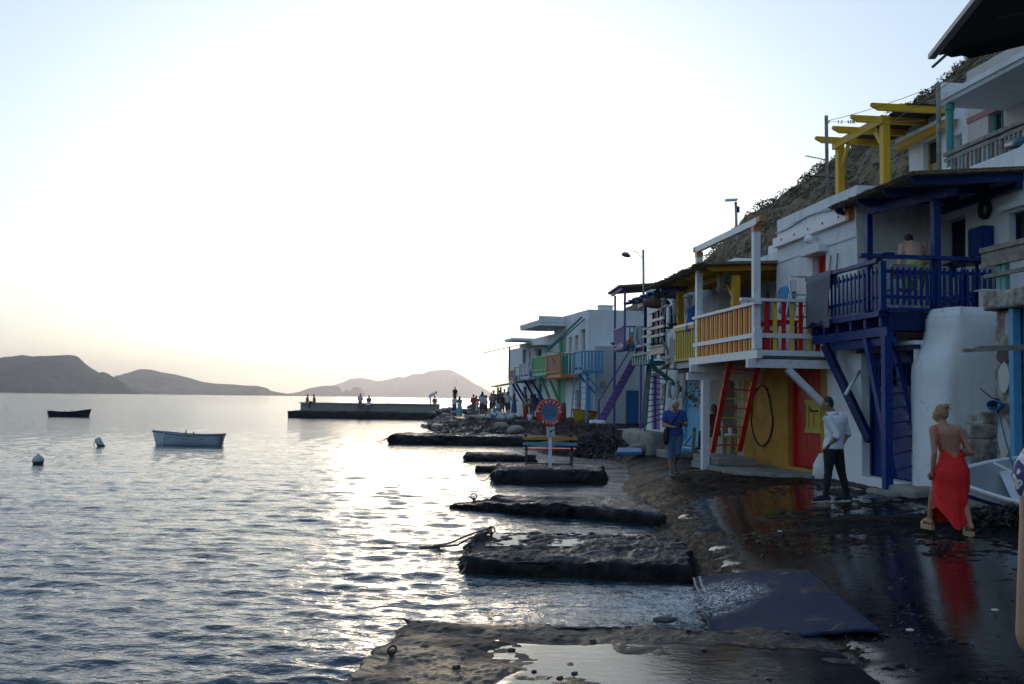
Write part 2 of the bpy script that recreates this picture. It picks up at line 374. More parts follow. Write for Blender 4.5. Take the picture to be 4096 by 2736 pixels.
# islands and headlands across the bay
def island(name, label, pts, D, depth, mat, k0=0.0, k1=0.0, seed=0):
    P = [at(u, v, D) for u, v in pts]; xs = np.array([p.x for p in P]); zs = np.maximum(np.array([p.z for p in P]), .5)
    n = 260; m = 46; x = np.linspace(xs[0], xs[-1], n); z = np.interp(x, xs, zs)
    T = np.linspace(-1, 1, m)[:, None]; prof = np.where(T < 0, np.clip((T+1), 0, 1)**.55, np.clip(1-T, 0, 1)**.8)
    X = np.repeat(x[None], m, 0); Yy = D + T*depth*(.35+.65*(z/zs.max()))[None]*np.ones_like(X)
    sc = zs.max()
    Zz = z[None]*prof*(1 + .42*fbm(X, Yy, sc*.8, 6, .6, seed)*(1-np.abs(prof-.0)**6)*np.clip(-T*4, 0, 1)) - (1-prof)*2
    Xx = X + fbm(X, Yy, sc*.6, 4, .5, seed+1)*sc*.10*(np.abs(T) > .04)
    o = gridmesh(name, Xx, Yy, Zz, mat); o['kind'] = 'structure'; o['label'] = label; return o
ROCK = two((.020, .024, .030), (.085, .082, .082), .010, .40, .60, .95, 1.0, 40)
island('headland', 'dark flat-topped headland across the bay', [(-900, 1560), (-700, 1500), (-400, 1470), (-150, 1452), (0, 1437), (56, 1424), (94, 1418), (131, 1424), (197, 1422), (281, 1418), (304, 1421), (318, 1438), (347, 1461), (370, 1480), (393, 1491), (414, 1486), (431, 1498), (468, 1515), (478, 1536), (496, 1554), (506, 1571)], 3200, 360, ROCK, seed=1)
island('low_hill', 'long low grey headland tapering to the right', [(330, 1560), (420, 1520), (457, 1508), (497, 1501), (543, 1483), (571, 1475), (609, 1478), (642, 1487), (703, 1497), (759, 1511), (806, 1526), (867, 1534), (937, 1537), (984, 1542), (1031, 1543), (1059, 1551), (1068, 1560), (1100, 1567), (1151, 1575), (1200, 1581)], 5200, 640, ROCK, seed=2)
island('islet', 'pale rocky islet with two rounded stacks', [(1130, 1581), (1151, 1575), (1203, 1566), (1233, 1553), (1287, 1543), (1329, 1542), (1355, 1545), (1362, 1566), (1369, 1573), (1381, 1561), (1390, 1559), (1398, 1571), (1411, 1552), (1428, 1546), (1446, 1553), (1451, 1585)], 7800, 240, ROCK, seed=3)
island('far_mountain', 'hazy pink mountain island on the horizon', [(1200, 1585), (1280, 1560), (1334, 1540), (1355, 1533), (1381, 1526), (1400, 1514), (1447, 1511), (1484, 1517), (1503, 1523), (1540, 1520), (1597, 1505), (1615, 1510), (1657, 1494), (1685, 1495), (1723, 1483), (1756, 1479), (1803, 1478), (1826, 1490), (1849, 1501), (1896, 1533), (1943, 1559), (1990, 1585), (2010, 1590)], 14000, 1300, ROCK, seed=4)
# evening haze over the bay
hz = MB().hexa([(-13500, -400, -4), (13500, -400, -4), (13500, 17000, -4), (-13500, 17000, -4), (-13500, -400, 480), (13500, -400, 480), (13500, 17000, 480), (-13500, 17000, 480)]).build('haze', None)
m = bpy.data.materials.new('haze_air'); m.use_nodes = True; m.node_tree.nodes.remove(m.node_tree.nodes['Principled BSDF'])
pv = m.node_tree.nodes.new('ShaderNodeVolumePrincipled'); pv.inputs['Color'].default_value = (1.0, .95, .945, 1); pv.inputs['Density'].default_value = 0.95e-4; pv.inputs['Anisotropy'].default_value = .72
m.node_tree.links.new(pv.outputs[0], m.node_tree.nodes['Material Output'].inputs['Volume']); hz.data.materials.append(m)
hz['kind'] = 'stuff'; hz['label'] = 'thin evening haze lying over the bay'

# ---------------------------------------------------------------- house builders
GLASS = flat((.015, .02, .025), .08)
def FM(fr, t):                   # facade map: (a along s, z, depth inward)
    return lambda a, z, d=0.0: fr.P(a, t-d, z)
def EM(fr, s):                   # end-wall map, facing us: (a along t, z, depth inward = away)
    return lambda a, z, d=0.0: fr.P(s+d, a, z)
def wall(name, mat, parent, M, a0, a1, z0, z1, holes=(), th=.35, wob=.012, step=.45):
    def lines(lo, hi, extra):
        L = sorted({lo, hi, *[e for e in extra if lo < e < hi]}); out = []
        for p, q in zip(L, L[1:]):
            k = max(1, int(math.ceil((q-p)/step))); out += [p+(q-p)*i/k for i in range(k)]
        return out+[hi]
    A = lines(a0, a1, [h[0] for h in holes]+[h[1] for h in holes]); Z = lines(z0, z1, [h[2] for h in holes]+[h[3] for h in holes])
    inh = lambda i, j: any(h[0] < (A[i]+A[i+1])/2 < h[1] and h[2] < (Z[j]+Z[j+1])/2 < h[3] for h in holes)
    vs = []; fs = []; na = len(A); nz = len(Z)
    for d in (0, th):
        for z in Z:
            for x in A:
                p = M(x, z, d)
                q = M(x, z, d + (noise.noise(p*1.1)*wob*2 if d == 0 else 0)); vs.append(q)
    I = lambda i, j, k: k*na*nz + j*na + i
    solid = {(i, j): not inh(i, j) for i in range(na-1) for j in range(nz-1)}
    for (i, j), ok in solid.items():
        if not ok: continue
        fs.append((I(i, j, 0), I(i+1, j, 0), I(i+1, j+1, 0), I(i, j+1, 0))); fs.append((I(i, j, 1), I(i, j+1, 1), I(i+1, j+1, 1), I(i+1, j, 1)))
        for di, dj, e in ((-1, 0, ((i, j), (i, j+1))), (1, 0, ((i+1, j), (i+1, j+1))), (0, -1, ((i, j), (i+1, j))), (0, 1, ((i, j+1), (i+1, j+1)))):
            if not solid.get((i+di, j+dj), False):
                (p, q), (r, s) = e; fs.append((I(p, q, 0), I(r, s, 0), I(r, s, 1), I(p, q, 1)))
    return MB().add(vs, fs).build(name, mat, parent)
def mbox(M, a0, a1, z0, z1, d0, d1):
    return MB().hexa([M(a0, z0, d0), M(a1, z0, d0), M(a1, z0, d1), M(a0, z0, d1), M(a0, z1, d0), M(a1, z1, d0), M(a1, z1, d1), M(a0, z1, d1)])
def door(parent, M, a0, a1, z0, z1, mat, n=4, d=.14, frame=None, name='door', label=None, handle=True, boards='v'):
    fw = .07; fr = mbox(M, a0, a0+fw, z0, z1, d-.05, d+.08)
    for b in (mbox(M, a1-fw, a1, z0, z1, d-.05, d+.08), mbox(M, a0+fw, a1-fw, z1-fw, z1, d-.05, d+.08)): fr.add(b.v, b.f)
    fr.add(*(lambda b: (b.v, b.f))(mbox(M, a0+fw, a1-fw, z0, z1-fw, d+.06, d+.09)))
    o = fr.build(name, frame or mat, parent)
    if label: o['label'] = label
    w_ = (a1-a0-2*fw)/n
    for i in range(n):
        p = a0+fw+i*w_; mbox(M, p+.006, p+w_-.006, z0+.02, z1-fw-.01, d+J(.006), d+.055).build('board', mat, o)
    if handle: mbox(M, a0+fw+.06, a0+fw+.16, z0+1.0, z0+1.04, d-.05, d-.01).build('handle', STEEL, o)
    return o
def window(parent, M, a0, a1, z0, z1, mat, nx=2, nz=2, d=.16, sill=True, glass=None):
    fw = .05; b = MB()
    def ad(m): b.add(m.v, m.f)
    ad(mbox(M, a0, a0+fw, z0, z1, d-.03, d+.05)); ad(mbox(M, a1-fw, a1, z0, z1, d-.03, d+.05))
    ad(mbox(M, a0+fw, a1-fw, z0, z0+fw, d-.03, d+.05)); ad(mbox(M, a0+fw, a1-fw, z1-fw, z1, d-.03, d+.05))
    o = b.build('window', mat, parent); gw = (a1-a0-2*fw)/nx; gh = (z1-z0-2*fw)/nz
    for i in range(1, nx): mbox(M, a0+fw+i*gw-.018, a0+fw+i*gw+.018, z0+fw, z1-fw, d-.01, d+.03).build('muntin', mat, o)
    for j in range(1, nz): mbox(M, a0+fw, a1-fw, z0+fw+j*gh-.015, z0+fw+j*gh+.015, d-.005, d+.028).build('glazing_bar', mat, o)
    for i in range(nx):
        for j in range(nz): mbox(M, a0+fw+i*gw+.019, a0+fw+(i+1)*gw-.019, z0+fw+j*gh+.016, z0+fw+(j+1)*gh-.016, d+.012, d+.02).build('pane', glass or GLASS, o)
    if sill: mbox(M, a0-.05, a1+.05, z0-.06, z0-.003, -.05, d).build('sill', WHITE, o)
    return o
def slab(name, mat, parent, fr, s0, s1, t0, t1, z0, z1): return box(name, mat, parent, fr, s0, s1, t0, t1, z0, z1)
def ladder(parent, la, lb, ra, rb, n, m_str, m_tr, w_=.05, h_=.12, tr=.16, name='ladder', lo=.04, hi=.96):
    la, lb, ra, rb = map(Vector, (la, lb, ra, rb)); o = MB().bar(la, lb, w_, h_).build(name, m_str[0], parent)
    MB().bar(ra, rb, w_, h_).build('stringer', m_str[-1], o)
    for i in range(n):
        k = lo+(hi-lo)*i/(n-1); p = la.lerp(lb, k); q = ra.lerp(rb, k); d = (q-p).normalized()*.01
        MB().bar(p+d, q-d, tr, .032).build('tread', m_tr[i % len(m_tr)], o)
    return o
def rope(name, mat, parent, p, q, sag, r=.006, n=10):
    p = Vector(p); q = Vector(q); pts = [p.lerp(q, i/n)-Vector((0, 0, sag*4*(i/n)*(1-i/n))) for i in range(n+1)]
    return tube(name, mat, parent, pts, r, 5)

# ================================================================ blue-balcony house
K = Fr(9.8, -.127)
H = thing('house', 'white house with royal blue balcony, blue ladder and reed pergola behind woman in red', 'house', K.P(18.6, 0, .4))
sA, sB, sC = K.S(3658), K.S(3446), K.S(3308)
wall('wall', WHITE, H, FM(K, 0), sA, sC, .2, 3.28, [(sA+.02, sB, .62, 3.12)])
dr = door(H, FM(K, 0), sA+.03, sB-.01, .64, 3.10, P_BLUE, 5, .22, P_DBLUE, label='tall blue plank double door behind the ladder')
for i in range(9): mbox(FM(K, 0), sA+.25+i*.18, sA+.28+i*.18, 2.45, 2.88, .10, .16).build('grille_bar', P_DBLUE, dr)
mbox(FM(K, 0), sA+.12, sB-.1, 2.32, 2.40, .12, .22).build('transom', P_BLUE, dr)
mbox(FM(K, 0), sA-.05, sB+.12, 3.125, 3.20, -.05, .1).build('lintel', P_DBLUE, dr)
# rounded thick corner wall
rings = []; sE = 17.75
for z in np.linspace(.15, 3.84, 22):
    k = float(sstep(2.7, 3.5, np.array(z)))*.28; bl = .05*math.sin(z*1.7)+.03*noise.noise(Vector((0, 0, z*1.3))); top = float(sstep(3.62, 3.86, np.array(z)))*.10
    pts = [(sA+.06, .03-k-top), (sA-.25, .13-k+bl-top), (sA-.5, .10-k+bl-top), (sE+.30, .06-k*.9+bl-top), (sE+.14, -.03-k*.8+bl-top), (sE+.05, -.13-k*.6-top), (sE+.012, -.26-k*.4), (sE+top, -.45), (sE+top, -.9), (sE+top, -1.3), (sE+top, -1.8), (sE+top, -3.2), (sA+.06, -3.2)]
    rings.append([K.P(s+.015*noise.noise(Vector((s*3, t*3, z))), t, z) for s, t in pts])
MB().loft(rings).build('corner_wall', WHITE, H, smooth=True)
# upper storey behind the balcony
tU = -1.85; UM = FM(K, tU); zf = K.hit(3530, 1243, .54)[1]
dx0, dx1 = K.S(3870, tU), K.S(3775, tU); wx0, wx1 = K.S(4125, tU), K.S(4046, tU); wz0 = zf+1.0; wz1 = K.hit(4050, 850, tU)[1]
wall('upper_wall', WHITE, H, UM, 16.4, 20.9, zf-.25, 6.5, [(dx0, dx1, zf+.02, zf+2.1), (wx0, wx1, wz0, wz1)])
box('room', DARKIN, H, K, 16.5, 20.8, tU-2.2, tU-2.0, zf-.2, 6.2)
door(H, UM, dx0+.02, dx1-.02, zf+.03, zf+2.08, DARKIN, 2, .26, P_DBLUE, label='dark open doorway on the blue balcony', handle=False)  # black boards stand for the shade inside the open doorway
window(H, UM, wx0+.01, wx1-.01, wz0+.01, wz1-.01, P_DBLUE, 2, 2)
mbox(UM, wx0-.1, wx1+.15, wz1+.05, wz1+.16, -.12, .05).build('lintel', WHITE, H)
box('roof', WHITE2, H, K, 16.4, 20.88, -5.5, tU-.36, 6.2, 6.42)
# deck and rails
tF = .54; s0, s1 = K.S(3530, tF), K.S(3236, tF)
dk_ = MB().box(K, s0, s1, tF-.10, tF+.06, zf-.10, zf).build('balcony', P_BLUE, H)
n = 15
for i in range(n):
    p = s0+(s1-s0)*i/n; q = s0+(s1-s0)*(i+1)/n; te = tU+.02 if p < 20.7 else .05
    box('deck_plank', P_DBLUE, dk_, K, p+.004, q-.004, te, tF-.104, zf-.05, zf-.004+J(.004))
for p in np.linspace(s0+.12, s1-.12, 6): box('joist', P_BLUE, dk_, K, p-.05, p+.05, -.05 if p > 20.7 else tU, tF-.02, zf-.28, zf-.104)
box('bearer', P_BLUE, dk_, K, s0-.03, s1, tF-.22, tF-.08, zf-.46, zf-.285)
tS = K.side(3738, 1280, s0)[0]
box('side_fascia', P_DBLUE, dk_, K, s0-.06, s0-.003, tS-.4, tF-.12, zf-.36, zf-.02); box('side_edge', P_BLUE, dk_, K, s0-.10, s0-.002, tU+.02, tF+.08, zf+.002, zf+.06)
ztop = K.hit(3520, 1045, tF)[1]; pk = lambda z: z
box('corner_post', P_BLUE, dk_, K, s0-.05, s0+.06, tF-.07, tF+.04, zf, ztop)
box('rail', P_BLUE, dk_, K, s0+.07, s1+.02, tF-.06, tF+.07, ztop-.02, ztop+.05)
box('handrail', P_BLUE, dk_, K, s0-.10, s0+.06, tU+.05, tF+.45, ztop+.052, ztop+.115)
box('rail_knob', P_BLUE, dk_, K, s0-.13, s0+.09, tF-.22, tF+.02, ztop+.117, ztop+.15, .02)
for zz in (zf+.24, zf+.72):
    box('lower_rail', P_BLUE, dk_, K, s0+.065, s1, tF-.045, tF-.005, zz, zz+.06); box('side_lower_rail', P_BLUE, dk_, K, s0-.01, s0+.03, tU+.05, tF-.08, zz, zz+.06)
def picket(parent, P, w_, z0, z1, mat, dax):
    h = w_/2; c = []
    for z, k in ((z0, h), (z1-.10, h), (z1-.085, h*.55), (z1-.05, h), (z1, .004)): c.append((z, k))
    rings = [[P(-k, -.012, z), P(k, -.012, z), P(k, .012, z), P(-k, .012, z)] for z, k in c]
    return MB().loft(rings).build('picket', mat, parent)
n = 18
for i in range(n):
    s = s0+.18+(s1-s0-.3)*i/(n-1)+J(.008); picket(dk_, lambda x, y, z, s=s: K.P(s+x, tF+.012+y, z), .055, zf+.05, ztop-.08+J(.02), P_BLUE, 0)
for i in range(19):
    t = tF-.19-(tF-tU-.3)*i/18+J(.006); picket(dk_, lambda x, y, z, t=t: K.P(s0-.026+y, t+x, z), .055, zf+.12, ztop-.10+J(.015), P_BLUE, 0)
for k in (.52, .97): box('mid_post', P_DBLUE, dk_, K, s0+.035, s0+.12, tU+(tF-tU)*k*.55, tU+(tF-tU)*k*.55+.09, zf, ztop+.05)
# post, brace and ladder below
sp = K.S(3549, .46); box('post', P_BLUE, H, K, sp-.075, sp+.075, .39, .54, .44, zf-.465)
bar('brace', P_DBLUE, H, K.P(K.S(3300, .42), .42, zf-.5), K.P(K.S(3478, .07), .07, K.hit(3478, 1762, .07)[1]), .11, .17)
box('beam', P_BLUE, H, K, sp-.08, sp+2.5, .3, .385, zf-.62, zf-.48)
ladder(H, K.P(19.75, .42, zf-.35), K.P(18.72, .40, .75), K.P(19.55, -.02, zf-.35), K.P(18.45, .02, .9), 10, [P_BLUE], [P_DBLUE], .09, .12, .15)
tube('pipe', P_WHITE, H, [at(3382, 1578, 19.9), at(3437, 1484, 20.6)], .035)
# pergola with reed roof
zB, zA = 6.24, 6.22; pg = MB().bar(K.P(20.55, -.07, 6.04), K.P(18.35, -.66, 6.04), .10, .15).build('pergola', P_BLUE, H)
box('pergola_post', P_BLUE, pg, K, 20.5, 20.62, -.14, -.02, zf, 5.96); box('pergola_post', P_BLUE, pg, K, 18.85, 18.99, -.66, -.52, zf, 5.96)
for s in (18.1, 19.15, 20.2, 21.2):
    P0 = [K.P(s, .32, 6.17), K.P(s, .25, 6.10), K.P(s, .12, 6.07), K.P(s, -1.84, 6.22), K.P(s, -1.84, 6.37), K.P(s, .32, 6.21)]
    MB().prism(P0, K.d*.09).build('rafter', P_BLUE, pg)
bar('wall_plate', P_DBLUE, pg, K.P(18.1, -1.76, 6.14), K.P(20.8, -1.76, 6.14), .12, .14)
def reedroof(parent, c00, c10, c01, c11, n=70, th=.05, over=.06, mat=None, seed=1):
    """reeds running from edge c00-c10 to edge c01-c11 as one bundle of thin sticks on a mat"""
    rs = random.Random(seed); b = MB(); c00, c10, c01, c11 = map(Vector, (c00, c10, c01, c11)); up = Vector((0, 0, th))
    b.hexa([c00, c10, c11, c01, c00+up*.6, c10+up*.6, c11+up*.6, c01+up*.6])
    for i in range(n):
        k = (i+rs.random())/n; p = c00.lerp(c10, k); q = c01.lerp(c11, k); d = (q-p).normalized()
        z = up*(.6+.5*rs.random()); b.bar(p-d*over*rs.random()*2+z, q+d*over*rs.random()*2+z, .022, .022)
    o = b.build('reed_mat', mat or REED, parent); o['kind'] = 'stuff'; return o
reedroof(pg, K.P(17.9, .38, 6.20), K.P(21.35, .38, 6.20), K.P(17.9, -1.85, 6.39), K.P(21.35, -1.85, 6.39), 150)
reedroof(pg, K.P(17.9, -1.85, 6.395), K.P(20.9, -1.85, 6.395), K.P(17.9, -3.4, 6.53), K.P(20.9, -3.4, 6.53), 110, seed=2)
# cabinet, wreath, stair parapet
cb = mbox(UM, K.S(3985, tU), K.S(3925, tU), zf+1.15, zf+1.72, -.22, 0).build('cabinet', P_BLUE, H)
mbox(UM, K.S(3985, tU)+.02, K.S(3925, tU)-.02, zf+1.18, zf+1.69, -.25, -.223).build('cabinet_door', P_BLUE, cb)

# ================================================================ white house with the red and yellow balcony
H = thing('house', 'two-storey white house with red and yellow slatted balcony on white beams', 'house', K.P(24, 0, .4))
sN, sM = 20.92, K.S(3108); zp = K.hit(3420, 743, 0)[1]
rw0, rw1 = K.S(3306), K.S(3252); rz0 = 3.5; rz1 = K.hit(3300, 1012, 0)[1]
wall('upper_wall', WHITE, H, FM(K, 0), sN, sM, 3.28, zp, [(rw0, rw1, rz0, rz1)])
wall('end_wall', WHITE, H, EM(K, sN), -6.0, -.36, 3.28, zp, th=.3)
box('roof', WHITE2, H, K, sN+.02, sM-.02, -6, -.36, zp-.5, zp-.3)
box('back_parapet', WHITE, H, K, sN+.5, sM+2.2, -6.0, -2.4, zp-.28, zp+.62, .03)
box('far_wall', WHITE, H, K, sM-.3, sM-.002, -6, -.36, 3.28, zp-.001)
rd = door(H, FM(K, 0), rw0+.01, rw1-.01, rz0, rz1-.01, P_RED, 3, .2, P_RED, name='red_door')
mbox(FM(K, 0), rw0+.18, rw1-.12, rz0+.8, rz1-.45, .13, .2).build('door_pane', GLASS, rd)
mbox(FM(K, 0), rw0-.12, rw1+.22, rz1+.01, rz1+.20, -.22, .1).build('hood', WHITE, H, bevel=.02)
ba = K.hit(3392, 862, 0); bb = K.hit(3104, 990, 0)
mbox(FM(K, 0), sN+.25, sM-.03, ba[1]-.13, ba[1]+.10, -.12, .1).build('wall_beam', P_WHITE, H); bz = ba[1]
mbox(FM(K, 0), sN+.10, sN+.25, bz-.14, bz+.11, -.13, -.005).build('beam_end', P_ORANGE, H)
for i in range(5):
    s = sN+.6+i*.78; MB().tube([K.P(s, .118, bz), K.P(s, .135, bz)], .03, 10).build('bolt', P_RED, H)
for dz in (.33, -.52): mbox(FM(K, 0), sN+.05, sM-.9*(dz > 0)-.05, bz+dz, bz+dz+.035, -.025, .05).build('moulding', WHITE2, H)
tube('cable', flat((.35, .36, .37), .6), H, [K.P(s, .03, zp-.28-.05*math.sin(s*2.1)) for s in np.linspace(sN, sM, 14)], .018, 5)
mbox(FM(K, 0), K.S(3188), K.S(3176), bz-1.35, bz-1.05, -.14, -.005).build('meter_box', P_WHITE, H)
for u in (3330, 3358):
    s = K.S(u); tube('driftwood_stick', WOODGREY, H, [K.P(s, .03, bz-1.5), K.P(s+.02, .05, bz-1.1), K.P(s-.03, .04, bz-.75)], .018, 5)
# ground floor: ochre wall, red door, dark shop entrance
oc = two((.40, .17, .02), (.56, .29, .04), 2.2, .3, .7, .85, .5, .03); zl = 3.18
s_a, s_b, s_c, s_d = K.S(3310), K.S(3284), K.S(3150), K.S(2975)
wall('ochre_wall', oc, H, FM(K, 0), s_a+.005, s_d, .3, zl, [(s_b, s_c, .56, 3.0)])
wall('shop_wall', plaster((.42, .38, .30), .6), H, FM(K, -.06), s_d+.002, K.S(2806, -.06), .3, zl, [(s_d+.55, s_d+1.9, .5, 2.75)])
rdoor = door(H, FM(K, 0), s_b+.02, s_c-.02, .58, 2.98, paint((.46, .006, .006), .42, .12), 5, .16, P_RED, label='red plank door with a yellow-framed panel', handle=False)
DM = FM(K, 0); w0, w1 = s_b+.20, s_b+.98; z0_, z1_ = 1.42, 2.14; YP = paint((.50, .42, .05), .5, .3)
mbox(DM, w0+.08, w1-.10, z0_+.07, z1_-.08, .10, .15).build('panel', YP, rdoor)
for (p, q, r_, s_) in ((w0-.02, w1+.04, z1_-.10, z1_+.02), (w0-.06, w1+.04, z0_-.02, z0_+.10), (w0, w0+.10, z0_+.10, z1_-.10), (w1-.12, w1-.02, z0_+.10, z1_-.10)): mbox(DM, p, q, r_, s_, .07, .13).build('panel_frame', YP, rdoor)
mbox(DM, s_b+.03, s_b+.13, .75, 2.8, .09, .15).build('yellow_trim', YP, rdoor)
ft = []                                              # small red foot shape painted on the panel
for k, (x, z) in enumerate([(0, 0), (.05, .02), (.07, .10), (.05, .18), (.06, .26), (.10, .33), (.08, .38), (.02, .36), (-.02, .27), (-.03, .18), (-.02, .08)]): ft.append(DM(w0+.42-x*.8, 1.50+z, .095))
MB().prism(ft, K.n*-.006).build('foot_mark', P_RED, rdoor)
def letters(parent, text, size, M4, mat, name='letter', ext=.004):
    cu = bpy.data.curves.new('text', 'FONT'); cu.body = text; cu.size = size; cu.extrude = ext; cu.align_x = 'CENTER'; cu.align_y = 'CENTER'; cu.resolution_u = 3
    o = bpy.data.objects.new('tmp', cu); TMP.collection.objects.link(o); me = tmp_eval(o); bpy.data.objects.remove(o); me.transform(M4)
    return obj(name, me, mat, parent)
def face(p, right, up): # matrix putting text at p with given right and up directions
    r = Vector(right).normalized(); u = Vector(up).normalized(); n = r.cross(u)
    return Matrix(((r.x, u.x, n.x, p[0]), (r.y, u.y, n.y, p[1]), (r.z, u.z, n.z, p[2]), (0, 0, 0, 1)))
letters(rdoor, 'P', .15, face(DM(w0+.56, 1.93, .09), -K.d+Vector((0, 0, .12)), (0, 0, 1)), BLACK, 'word_initial')
tube('word_scribble', BLACK, rdoor, [DM(w0+.55-k*.011, 1.905+.022*math.sin(k*1.9)*(1-.25*math.sin(k*.7)), .088) for k in range(38)], .006, 5)   # unreadable brush script
ring = [DM(K.S(3050)+.80*math.cos(a_)*(.95 if math.sin(a_) < 0 else .85), 1.75+.78*math.sin(a_), -.03-.01*math.sin(3*a_)) for a_ in np.linspace(-1.3, 5.2, 40)]
tube('hose', BLACK, H, ring, .022, 6)
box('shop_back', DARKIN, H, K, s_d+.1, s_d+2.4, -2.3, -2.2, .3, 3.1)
mbox(FM(K, -.06), s_d+.52, s_d+.60, .5, 2.7, -.02, .1).build('door_jamb', paint((.45, .38, .05), .5), H)
box('doorway_shelf', P_WHITE, H, K, s_d+.7, s_d+1.1, -.9, -.86, .55, 2.5)
for k in range(5): box('hanging_garment', [P_DBLUE, flat((.08, .08, .10), .9), flat((.12, .11, .12), .9), P_TEAL, flat((.25, .2, .15), .9)][k], H, K, s_d+.65+k*.22, s_d+.80+k*.22, -.62, -.50, 1.2+J(.1), 2.3+J(.1), .02)
# concrete platform in front
pl = [(s_a-.02, .0), (s_a+.05, .38), (23.35, 1.52), (24.2, 1.72), (27.6, 1.45), (28.0, .0)]
top = [K.P(s, t, .50) for s, t in pl]; CONC = two((.13, .125, .11), (.30, .29, .26), 2.5, .3, .7, .85, .6, .03)
MB().prism([K.P(s, t, -.1) for s, t in pl], (0, 0, .60)).build('platform', CONC, H, bevel=.02)
MB().box(K, 25.3, 27.3, .5, 1.5, .5, .70).build('step', CONC, H, bevel=.03)
bl = MB(); bl.tube([K.P(s_a+.1, .12, .3), K.P(s_a+.1, .12, .75), K.P(s_a+.1, .1, .98)], [.20, .16, .05], 10); bl.build('bollard', WHITE, H, smooth=True)
# balcony on white beams
tb = 1.72; q0, q1 = K.S(3022, tb), K.S(2786, tb); zd = K.hit(3022, 1398, tb)[1]
bc = MB().box(K, q0-.35, q1+.35, tb-.02, tb+.10, zd-.20, zd-.02).build('balcony', P_WHITE, H)
n = 16
for i in range(n):
    p = q0+(q1-q0)*i/n; box('deck_plank', WOODGREY, bc, K, p+.004, p+(q1-q0)/n-.004, .03, tb-.03, zd-.03, zd+J(.004))
box('edge_beam', P_WHITE, bc, K, q0-.10, q0-.003, .05, tb-.03, zd-.13, zd-.012); box('beam_stub', P_WHITE, bc, K, q0-.30, q0-.11, .06, .28, zd-.14, zd+.03)
box('bearer', P_WHITE, bc, K, q0-.20, q0-.08, -.02, tb+.25, zd-.40, zd-.215); box('bearer', P_WHITE, bc, K, q1-.3, q1-.18, -.02, tb+.25, zd-.40, zd-.215)
box('bearer', P_WHITE, bc, K, q1-.15, q1-.03, -.02, tb+.28, zd-.60, zd-.415)
for p in np.linspace(q0+.4, q1-.5, 5): box('joist', P_WHITE, bc, K, p-.04, p+.04, .0, tb-.03, zd-.17, zd-.035)
bar('brace', P_WHITE, bc, K.P(q0-.14, 1.05, zd-.42), K.P(q0-.14, .05, zd-1.35), .14, .13)
sw = K.S(2821, 1.62); box('support_post', P_WHITE, bc, K, sw-.09, sw+.09, 1.53, 1.71, .30, zd-.605, .008)
zt = K.hit(3022, 1052, tb)[1]-.02; zt = zd+.98
for s in (q0+.06, q1-.06): box('balcony_post', P_WHITE, bc, K, s-.075, s+.075, tb-.11, tb+.04, zd, 5.95 if s == q0+.06 else 5.92)
zbm = 5.98
MB().box(K, q0-.08, q1+.10, tb-.09, tb+.02, zbm-.01, zbm+.14).build('top_beam', P_WHITE, bc)
for s, e in ((q0-.3, q0-.085), (q1+.105, q1+.28)): box('beam_tip', P_ORANGE, bc, K, s, e, tb-.095, tb+.025, zbm+.01, zbm+.15, .02)
for s in (q0+.06, q1-.06): box('collar', P_ORANGE, bc, K, s-.085, s+.085, tb-.12, tb+.05, zbm-.15, zbm-.02)
box('rail', P_WHITE, bc, K, q0-.15, q1+.22, tb-.08, tb+.06, zt, zt+.07); box('lower_rail', P_WHITE, bc, K, q0-.05, q1+.15, tb+.022, tb+.062, zd+.26, zd+.36)
box('side_rail', P_WHITE, bc, K, q0-.10, q0+.04, .1, tb+.35, zt+.073, zt+.14); box('side_lower_rail', P_WHITE, bc, K, q0-.055, q0-.02, .05, tb-.1, zd+.26, zd+.36)
box('corner_block', P_WHITE, bc, K, q0-.08, q0+.08, tb-.12, tb+.05, zd+.02, zd+.45)
P_Y2 = paint((.72, .50, .08), .45, .25); P_R2 = paint((.75, .085, .025), .45, .25); P_R3 = paint((.60, .012, .010), .45, .15)
for i in range(24):
    s = q0+.16+(q1-q0-.3)*i/23; box('baluster', P_Y2 if i % 2 else P_R2, bc, K, s-.035+J(.004), s+.035+J(.004), tb-.02, tb+.018, zd-.06+J(.03), zt-.005)
for i in range(8):
    t = tb-.25-i*.195; box('baluster', P_Y2 if i % 2 else P_R3, bc, K, q0-.015, q0+.02, t-.045, t+.045, zd-.05+J(.03), zt+.07)
box('end_post', P_RED, bc, K, q0-.03, q0+.06, .05, .14, zd, zt+.07)
ladder(H, at(2922, 1432, 24.2), at(2850, 1806, 26.2), at(3032, 1450, 24.2), at(2958, 1800, 26.2), 9, [P_RED], [P_RED, YP], .125, .12, .14, lo=.10, hi=.93)

# ================================================================ house with yellow reed pergola and light blue door
H = thing('house', 'whitewashed house with yellow reed pergola, yellow balcony and light blue door', 'house', K.P(31, 0, .5))
tY = -1.1; y0, y1 = sM, K.S(2662, 1.6); YM = FM(K, tY)
d0, d1 = K.S(3080, tY), K.S(3052, tY); e0, e1 = K.S(3002, tY), K.S(2962, tY); g0, g1 = K.S(2880, tY), K.S(2840, tY); ztY = K.hit(2900, 1080, tY)[1]
wall('upper_wall', WHITE, H, YM, y0, y1, 3.2, 6.3, [(d0, d1, 3.35, 5.3), (e0, e1, 4.1, 5.1), (g0, g1, 3.35, 5.3)])
door(H, YM, d0+.02, d1-.02, 3.36, 5.28, P_LBLUE, 2, .15, label='light blue upstairs door'); window(H, YM, e0+.02, e1-.02, 4.12, 5.08, P_DBLUE, 2, 1); door(H, YM, g0+.02, g1-.02, 3.36, 5.28, GREYW, 2, .15, label='grey upstairs door')
box('roof', WHITE2, H, K, y0+.02, y1-.02, -6, tY-.36, 5.95, 6.15); wall('parapet', WHITE, H, FM(K, tY-.4), y0+.5, y1, 6.152, 6.7)
